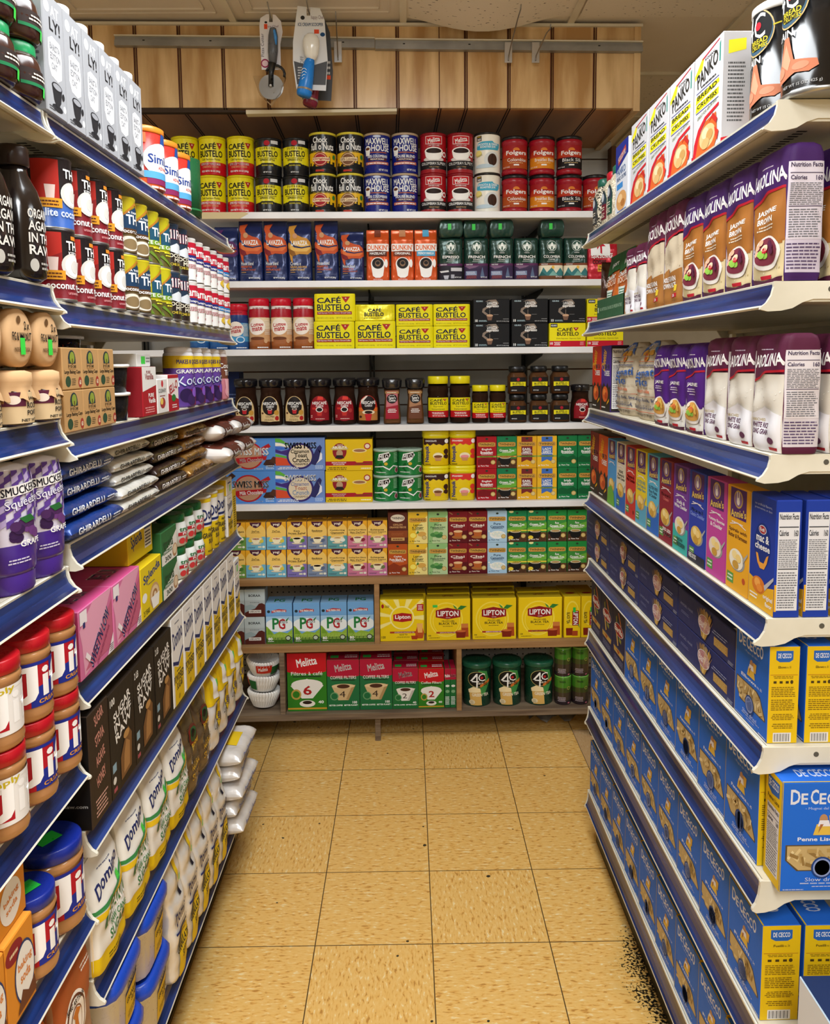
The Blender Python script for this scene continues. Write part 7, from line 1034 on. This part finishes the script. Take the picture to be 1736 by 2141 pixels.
PK = [t('KOHAN', .4, .885, .74, .91, '2A2A2A'), p('E6DC28', .02, .82, .3, .94, .36, .92, .3, .84, .04, .78), p('C01C30', .3, .93, .9, .97, .9, .96, .3, .915), t('PANKO', .12, .72, .86, .86, '26241E', 1, 10), mi(.24, .66, .8, .69, '3A3A3A', 1), p('2A8A7A', .9, .76, .94, .76, .94, .94, .9, .92), r(.1, .635, .9, .643, '24307A'), p('E8DE1A', .08, .54, .92, .58, .9, .62, .1, .61), t('BREAD', .14, .57, .84, .615, '2A2A14'), p('E8DE1A', .08, .46, .9, .48, .9, .54, .1, .53), t('CRUMBS', .14, .485, .84, .53, '2A2A14'), r(.1, .445, .9, .453, '24307A'), t('GREAT FOR AIR-FRYING', .16, .40, .84, .43, '6A7A2A', 0, 6),
    p('C8202C', .0, .0, .06, .16, .2, .28, .44, .36, .92, .40, .92, .37, .5, .33, .3, .25, .2, .14, .16, .0), p('D8622A', .12, .02, .24, .2, .48, .31, .84, .33, .9, .1, .8, .02), e(.55, .16, .28, .11, 'E0BE86'), e(.48, .2, .12, .05, 'F0D8A8'), e(.64, .16, .12, .05, 'C89A58'), e(.5, .1, .14, .05, 'D8AE70'), p('C02A24', .6, .28, .74, .34, .9, .26, .86, .22, .7, .3), p('D83A28', .8, .2, .95, .14, .9, .06, .84, .12)]
carton('panko', 'white bread crumb box with red shrimp picture', .136, .05, .186, dict(F='CDCCCE', T='902434', R='BEBCBE', L='BEBCBE'), PK, side=[mi(.2, .2, .8, .74, '5A5A5A', 16), p('E6DC28', .2, .8, .8, .84, .8, .94, .2, .92), p('C8202C', 0, 0, 1, 0, 1, .12, 0, .06)], name='bread_crumb_box', cat='bread crumb box')
carton('hodg', 'blue and white bread crumb box', .12, .045, .172, dict(F='D8DCE4', T='1E2F8A', R='D8DCE4'), [p('1E2F8A', 0, .62, 1, .78, 1, 1, 0, 1), p('B84030', .2, .8, .8, .92, .84, .84, .24, .70), t('HODGSON MILL', .22, .77, .82, .85, WH, 1, 8), t('PANKO', .1, .56, .8, .66, '4A6A9A'), t('BREAD CRUMBS', .12, .48, .86, .54, '4A6A9A'), r(.12, .36, .6, .44, '3A8AD0'), e(.5, .18, .4, .14, 'D8A060'), e(.4, .22, .18, .06, 'F0C890'), e(.62, .14, .16, .05, 'B87838'), mi(.1, .02, .9, .06, '3A5A9A', 1)], name='bread_crumb_box', cat='bread crumb box')
vessel('crumb', 'large black bread crumb canister', [(.049, 0), (.051, .003), (.0515, .006), (.0495, .010), (.0495, .160)], [(.007, 'A8A8A6m'), (.3, '0B0B0Dg')], [([e(.42, .80, .26, .22, 'D2B27A', 28), e(.42, .80, .245, .205, '3A5A70', 28), e(.42, .82, .23, .19, '0E0E10', 28), t('4C', .2, .74, .56, .98, 'ECECE8', 0), e(.45, .86, .05, .04, 'B82030'), t('BREAD', .32, .69, .6, .74, 'C8B82A'), t('CRUMBS', .32, .64, .6, .685, 'C8B82A'), p('C8B82A', .66, .83, 1, .86, 1, .85, .66, .815), t('PLAIN', .12, .50, .5, .57, 'D8D8D8'), p('C87A5A', .2, .24, .28, .28, .36, .50, .44, .50, .52, .28, .64, .26, .78, .24, .80, .18, .7, .14, .54, .16, .4, .12, .26, .1, .2, .16), p('E0A080', .3, .28, .4, .44, .48, .28, .44, .2), e(.3, .2, .09, .05, 'D89070'), e(.6, .21, .10, .035, 'D88E70'), t('NET WT 15 OZ (425 g)', .36, .03, .84, .065, 'B8B8B8', 0)], .13, .008, .160, 0)], name='bread_crumb_canister', cat='canister', lid=([(.050, .158), (.0515, .160), (.0515, .170), (.047, .173)], 'DCDCDAk'))
def knorr():
    w, d, h = .125, .05, .17
    bag('kn', 'green and orange pasta side pouch', w, .045, h, 'D8722Af', [p('1F5A2E', 0, .66, 1, .74, 1, 1, 0, 1), t('Knorr', .36, .80, .84, .88, WH, 1, 8), t('Cheddar', .2, .60, .84, .68, 'E8E8E0', 1, 4), t('BROCCOLI', .16, .50, .86, .59, 'F8E0C8', 1, 4), r(.2, .22, .74, .44, 'E4EEE4'), mi(.24, .25, .7, .42, '3A7A5A', 4), e(.5, .1, .46, .13, 'D8B848'), e(.3, .14, .2, .06, 'E8D070'), e(.65, .08, .22, .06, 'C8A038')], wf=[(0, .95), (.1, 1), (.9, 1), (1, .98)], df=[(0, .8), (.15, 1), (.7, .6), (.92, .1), (1, .04)], name='pasta_side_pouch', cat='pouch')
    def tray():
        mb = MB(); W, D, H = .285, .20, .055
        mb.box(-W / 2, 0, 0, W / 2, .002, H, '2C5A3Ep'); mb.box(-W / 2, D - .002, 0, W / 2, D, H, 'A8825Ap'); mb.box(-W / 2, 0, 0, -W / 2 + .002, D, H * 1.15, 'A8825Ap'); mb.box(W / 2 - .002, 0, 0, W / 2, D, H, 'A8825Ap'); mb.box(-W / 2, 0, 0, W / 2, D, .002, 'A8825Ap')
        mb.art([t('NO ARTIFICIAL FLAVORS OR PRESERVATIVES', .12, .42, .94, .58, 'A8C8A8', 0), r(.03, .36, .07, .62, 'C8D8C0')], W, H, lambda x, z, o: (x, -o, z)); mb.art([mi(.1, .1, .9, .9, '5A4028', 3)], D, H, lambda x, z, o: (-W / 2 - o, -x + D / 2, z)); return mb
    reg('kntray', 'display_tray', 'tray', 'green cardboard display tray holding pasta pouches', single(tray)); DES['kntray'].update(w=.285, d=.2, h=.055)
    bag('brn', 'brown crumpled paper pouch standing behind tray end', .08, .03, .17, '4A2C20f', [mi(.2, .2, .8, .5, 'B8A090', 4)], df=[(0, .8), (.15, 1), (.7, .6), (.92, .1), (1, .04)], name='paper_pouch', cat='pouch', wr=.004)
knorr()
# ---------------------------------------------------------------- right gondola stocked
DR = [z + .0353 + x for z, x in zip(RZ, REX)]; RN = ['top right shelf', 'second right shelf', 'third right shelf', 'fourth right shelf', 'fifth right shelf', 'sixth right shelf', 'seventh right shelf', 'bottom right shelf']
RX = [.541, .545, .549, .552, .553, .555, .557, .559]
def rrow(i, key, ys, layer='', dz=0, depth=0, rot=0, tilt=(0, 0), where=None, jit=True):
    D = DES[key]; xx = RX[i] + depth + (D['d'] / 2 if D.get('round') else 0)
    for y in (ys if isinstance(ys, (list, tuple)) else [ys]): place(key, (xx, y, DR[i] + dz + .0003), -PI / 2 + rot, where or RN[i], layer, 'near', y, tilt=tilt, jit=jit)
def seqy(i, us, z=None, X=None): return ymid(us, X or RX[i], z or DR[i])
rrow(0, 'rj1', 2.385); rrow(0, 'rj2', 2.295, depth=.004); rrow(0, 'rj3', 2.215)
rrow(0, 'hodg', 2.087); rrow(0, 'panko', [1.935, 1.792, 1.649, 1.506], jit=False)
rrow(0, 'crumb', [1.312, 1.206], rot=.35, jit=False); rrow(0, 'crumb', 1.212 - .0, depth=.0) if 0 else None
rrow(0, 'rj3', 2.16, depth=.10, where=RN[0] + ' behind'); rrow(0, 'crumb', 1.418, depth=.055, rot=.35, jit=False); rrow(0, 'crumb', 1.206, depth=.106, rot=.35, where=RN[0] + ', rear rank')
rrow(1, 'kntray', 2.205, jit=False)
rrow(1, 'kn', [2.15, 2.275], dz=.0045, depth=.016, layer='front'); rrow(1, 'kn', [2.137, 2.272], dz=.0045, depth=.080, layer='rear'); rrow(1, 'brn', 2.39, depth=.06, rot=1.3)
rrow(1, 'rws', [2.005, 1.921]); rrow(1, 'rb', [1.812, 1.690]); rrow(1, 'rjb', [1.577, 1.468, 1.359, 1.249])
rrow(1, 'rjb', [1.249], depth=.072, where=RN[1] + ', rear rank')
rrow(2, 'ch3', 2.362, jit=False); rrow(2, 'ch4', 2.252, jit=False); rrow(2, 'burlap', [2.098, 1.912], depth=.004); rrow(2, 'rjw', [1.762, 1.660, 1.558]); rrow(2, 'rw', [1.451, 1.343, 1.241]); rrow(2, 'rw', [1.241, 1.343], depth=.072, where=RN[2] + ', rear rank')
rrow(3, 'ch1', 2.388, jit=False); rrow(3, 'ch2', 2.280, jit=False)
Q = ['an1', 'an2', 'an3', 'an4', 'an5', 'an6', 'an7', 'an8', 'an9', 'an0', 'kraft']
for k_, y in zip(Q, [2.180, 2.086, 1.994, 1.903, 1.810, 1.718, 1.624, 1.529, 1.433, 1.338, 0]): rrow(3, k_, y if k_ != 'kraft' else 1.2415 + .0005 - .0, jit=False) if k_ != 'kraft' else None
rrow(3, 'kraft', 1.2435, jit=False); rrow(3, 'kraft', 1.2435, depth=.045, where=RN[3] + ', second rank', jit=False); rrow(3, 'kraft', 1.2435, depth=.090, where=RN[3] + ', third rank', jit=False)
for n_, nm in ((0, 'lower layer'), (1, 'upper layer')):
    for k_, y in (('br_s', 2.340), ('br_f', 2.055), ('br_l', 1.770), ('br_a', 1.481)): rrow(4, k_, y + n_ * .002, layer=nm, dz=n_ * .0665, jit=False)
rrow(4, 'dc_e', 1.270, jit=False); rrow(4, 'dc_e', 1.270, depth=.058, where=RN[4] + ', second rank', jit=False)
rrow(5, 'br_u', [2.350, 2.221, 2.092]); rrow(5, 'dc_r', [1.961, 1.828, 1.695], rot=.02); rrow(5, 'dc_p', [1.562, 1.430, 1.298], rot=.02)
place('dc_w', (RX[5] + .072, 1.168, DR[5] + .0003), 0, RN[5], '', 'near', 1.1, jit=False)
rrow(6, 'dc_c', [2.345, 2.211, 2.077, 1.943, 1.809, 1.675], rot=.02); rrow(6, 'dc_f', [1.541, 1.406, 1.271], rot=.02); rrow(6, 'dc_f', 1.271, depth=.069, where=RN[6] + ', second rank', jit=False)
rrow(7, 'dc_f', [2.345, 2.211, 2.077, 1.943, 1.809, 1.675, 1.541, 1.406, 1.271], rot=.02)
# stack of cartons by the end of the right gondola
carton('ship', 'plain brown shipping carton', .28, .30, .150, dict(F='A98258', T='B08A60'), [mi(.1, .2, .5, .4, '6A4E30', 2)], name='shipping_carton')
carton('navyw', 'navy and white carton, topmost of the carton stack by right shelving', .31, .32, .148, dict(F='B8CCDC', T='1A2A50', L='DCE0E6'), [r(0, .82, 1, 1, '16264C'), p('6A8AB0', 0, 0, 1, 0, 1, .5, .6, .7, 0, .3)], name='open_carton')
for n_ in range(3): place('ship', (.725 + .004 * (n_ % 2), .80, .0005 + n_ * .1505), 0, 'stacked at aisle end beside right shelving', ('lowest', 'middle', 'upper')[n_] + ' of pile', 'near', 0, jit=False)
place('navyw', (.724, .788, .4525), 0, '', '', 'near', 0, jit=False)
# ================================================================ hooks and hanging utensils on the soffit rail
def hookp(u, v, y):
    """where the sight line through (u, v) meets the plane y in front of the soffit"""
    d = FWD + RIGHT * ((u - 868) / F) - UP * ((v - CY) / F); nrm = EY; P0 = bp(0, y)
    P = CP + d * ((P0 - CP).dot(nrm) / d.dot(nrm)); return (P - bp(0, 0)).dot(EX), P.z
YC, YS1, YS2 = -.15, -.20, -.12
CUT = hookp(568, 92, YC); SC1 = hookp(649, 100, YS1); SC2 = hookp(661, 124, YS2)
HK = [(566, 553, 12, 'steel hook carrying the pizza cutter', [(CUT[0], YC, CUT[1] + .082)]), (645, 645, 20, 'steel hook carrying the ice cream scoop cards', [(SC2[0] - .004, YS2, SC2[1] + .118), (SC1[0] - .004, YS1, SC1[1] + .120)]), (707, 702, 24, 'empty steel hook just beside the ice cream scoop', None), (1063, 1090, 9, 'empty steel hook with long raised wire, longer of two on the rail', None), (1120, 1152, 50, 'empty steel hook with short raised wire, beside the longer one', None)]
for u0, u1, v1, lab, via in HK:
    x = xb(u0, 2.6, -.026); L_ = -.27; xe, ze = hookp(u1, v1, L_); ze = min(ze, ZC - .02)
    o = bpy.data.objects.new('rail_hook', None); COL.objects.link(o); backframe(o); o['label'] = lab; o['category'] = 'hook'; o['group'] = 'steel hooks on the rail'
    mb = MB(); mb.bbox(x - .014, -.030, 2.578, x + .014, -.0275, 2.650, 'C9CACCm', .0008); mb.build('hook_plate', o)
    mb = MB()
    if via: mb.tube([(x, -.0302, 2.585), (x, -.040, 2.600)] + via + [(via[-1][0] - .004, via[-1][1] - .05, via[-1][2] + .035)], .0022, '8F8D88m')
    else: mb.tube([(x, -.0302, 2.585), (x, -.040, 2.600), (x + (xe - x) * .25, -.09, 2.600 + (ze - 2.6) * .28), (x + (xe - x) * .8, L_ + .06, 2.600 + (ze - 2.6) * .74), (xe, L_ + .01, ze - .012), (xe, L_, ze)], .0022, '8F8D88m')
    mb.build('wire', o)
def flatpoly(mb, pts, y, th, c): mb.prism(pts, y, y + th, c, 'y')
# pizza cutter pack
o = bpy.data.objects.new('pizza_cutter', None); COL.objects.link(o); yy = YC; cx_, cz_ = CUT; o.location = bp(cx_, yy, cz_); o.rotation_euler = (0, 0, TH)
o['label'] = 'grey handled pizza cutter on a white card hanging from the soffit rail'; o['category'] = 'pizza cutter'
mb = MB(); pts = [(-.036, -.085), (-.040, .06), (-.036, .085), (-.015, .098), (-.006, .098), (-.006, .072), (.006, .072), (.006, .097), (.015, .096), (.034, .075), (.039, .04), (.030, .0), (.030, -.085)]
flatpoly(mb, pts, 0, .001, 'E6E4EA'); mb.art([t('happy Chef', .2, .76, .82, .81, '7A4A6A', 0), e(.28, .86, .06, .02, '2A2A2A'), r(.2, .74, .34, .83, 'E8502A'), t('Pizza Cutter', .04, .25, .17, .66, '2A2A4A', 0, 90), e(.2, .13, .18, .08, '9A2A5A'), e(.2, .13, .13, .055, 'E8C8D0')], .08, .185, lambda x, z, o_: (x, -o_, z - .088)); mb.build('backing_card', o)
mb = MB(); mb.tube([(.008, -.014, .045), (.008, -.016, .02), (.006, -.016, -.03), (.004, -.014, -.068)], [.011, .0165, .017, .013], '5B5E64k', 14); mb.tube([(.014, -.03, .035), (.018, -.029, .01), (.018, -.026, -.012)], [.004, .006, .003], '3A8AD8k', 8); mb.tube([(.002, -.014, -.068), (-.002, -.014, -.10), (-.004, -.013, -.145)], [.014, .009, .009], '1A1A1Ck', 10)
mb.tube([(.012 + .032 * math.cos(a), -.014, -.105 + .03 * math.sin(a)) for a in [PI * .9 - k * PI / 8 for k in range(9)]], .0045, '222224k', 8); mb.build('handle', o)
mb = MB(); n = 30; mb.prism([(-.004 + .042 * math.cos(2 * PI * k / n), -.145 + .042 * math.sin(2 * PI * k / n)) for k in range(n)], -.009, -.0075, 'A8A8A6m', 'y'); mb.prism([(-.004 + .004 * math.cos(2 * PI * k / 10), -.145 + .004 * math.sin(2 * PI * k / 10)) for k in range(10)], -.026, -.0068, 'C8C8C8m', 'y'); mb.build('wheel', o)
mb = MB(); vs = [(-.062, -.03, -.115), (.048, -.03, -.112), (.03, -.026, -.165), (-.006, -.022, -.205), (-.045, -.026, -.17)]; mb.add(vs + [(a, b + .028, c) for a, b, c in vs], [(0, 4, 3, 2, 1), (5, 6, 7, 8, 9), (0, 5, 9, 4), (4, 9, 8, 3), (3, 8, 7, 2), (2, 7, 6, 1)], 'E8E8E8x'); mb.build('clear_guard', o)
# ice cream scoop cards
def scoop(name, label, cc, yy, front, col2):
    o = bpy.data.objects.new(name, None); COL.objects.link(o); cx_, cz_ = cc; o.location = bp(cx_, yy, cz_); o.rotation_euler = (0, 0, TH)
    o['label'] = label; o['category'] = 'ice cream scoop'; o['group'] = 'ice cream scoops hanging from the rail'
    mb = MB(); pts = [(-.040, .135), (-.010, .132), (-.010, .104), (.002, .104), (.002, .131), (.035, .128), (.050, .09), (.058, -.04), (.050, -.14), (-.05, -.135), (-.060, -.05), (-.058, .02)]
    flatpoly(mb, pts, 0, .001, 'E2E4E8' if front else '4A4C50')
    if front: mb.art([t('happy Chef', .54, .83, .9, .89, '6A4A5A', 0), e(.3, .86, .06, .025, '2A2A2A'), t('ICE CREAM SCOOPER', .16, .76, .88, .80, '2A5A8A'), r(.62, .67, .76, .72, 'E8502A'), e(.86, .66, .07, .025, '1F4A7A'), t('25% OFF', .2, .2, .3, .4, '6A6A6A', 0, 90), p('55575C', .02, .34, .5, .28, .98, .34, .92, .05, .1, .06), mi(.12, .12, .26, .28, 'D8D8D8', 5)], .118, .27, lambda x, z, o_: (x, -o_, z - .135))
    else: mb.art([mi(.6, .3, .95, .5, 'C8C8C8', 3), r(.8, .25, .92, .3, 'E8502A')], .118, .27, lambda x, z, o_: (x, -o_, z - .135))
    mb.build('backing_card', o)
    mb = MB(); mb.lathe([(.004, -.052), (.014, -.05), (.022, -.035), (.028, -.008), (.028, .012), (.022, .026), (.012, .033), (.004, .034)], 'ECEAE2g', n=24, cx=.006, cy=-.032, sy=.8); mb.build('scoop_bowl', o)
    mb = MB(); mb.tube([(.004, -.030, -.045), (-.002, -.030, -.06), (-.012, -.028, -.11), (-.022, -.026, -.158), (-.024, -.026, -.166)], [.012, .018, .023, .026, .022], col2 + 'k', 16); mb.build('grip', o)
    mb = MB(); mb.tube([(-.0190, -.0262, -.143), (-.0200, -.0262, -.149)], [.0262, .0266], 'C8C8CCm', 16)
    for k in range(4): mb.tube([(-.018 + .009 * math.cos(a), -.0522 + .003, -.125 + .010 * k + .012 * math.sin(a)) for a in [PI * .15 + j * PI * .7 / 6 for j in range(7)]], .0012, 'E8EEF4k', 5)
    mb.build('grip_band', o); return o
scoop('ice_cream_scoop', 'blue handled ice cream scoop on a white card, front of the hanging cards', SC1, YS1, True, '1E7FD8')
scoop('ice_cream_scoop', 'maroon handled scoop on a grey card hanging behind the blue one', SC2, YS2, False, '7A1A34')
# ================================================================ labels
ORD = ['first', 'second', 'third', 'fourth', 'fifth', 'sixth', 'seventh', 'eighth', 'ninth', 'tenth', 'eleventh', 'twelfth', 'thirteenth', 'fourteenth']
grp = {}
for rec in PLACED: grp.setdefault((rec[1], rec[2], rec[3], rec[4]), []).append(rec)
tot = {}
for rec in PLACED: tot[(rec[1], rec[2])] = tot.get((rec[1], rec[2]), 0) + 1
for (desc, where, layer, ref), L in grp.items():
    L.sort(key=lambda q: q[5])
    for i, q in enumerate(L):
        o = q[0]; many = tot[(desc, where)] > 1; bits = [desc]
        if len(L) > 1: bits.append(ORD[i] + ' from left' if ref == 'left' else 'nearest' if i == 0 else ORD[i] + ' nearest')
        if layer and (many and len(L) < tot[(desc, where)] or 'pile' in layer or layer in ('upper', 'lower')): bits.append(layer)
        if where: bits.append(where)
        o['label'] = ', '.join(bits)
        if len(o['label'].replace(',', ' ').split()) > 16: o['label'] = o['label'].replace(' shelf of nearest left bay', ' nearest bay shelf').replace(' of white marshmallows with brown print', ' of marshmallows').replace('mostly white label', 'white label').replace('brown chocolate', 'chocolate')
        if many: o['group'] = (desc + ' on the ' + where)[:110]
        if len(o['label'].replace(',', ' ').split()) > 16: print('LONG', o['label'])
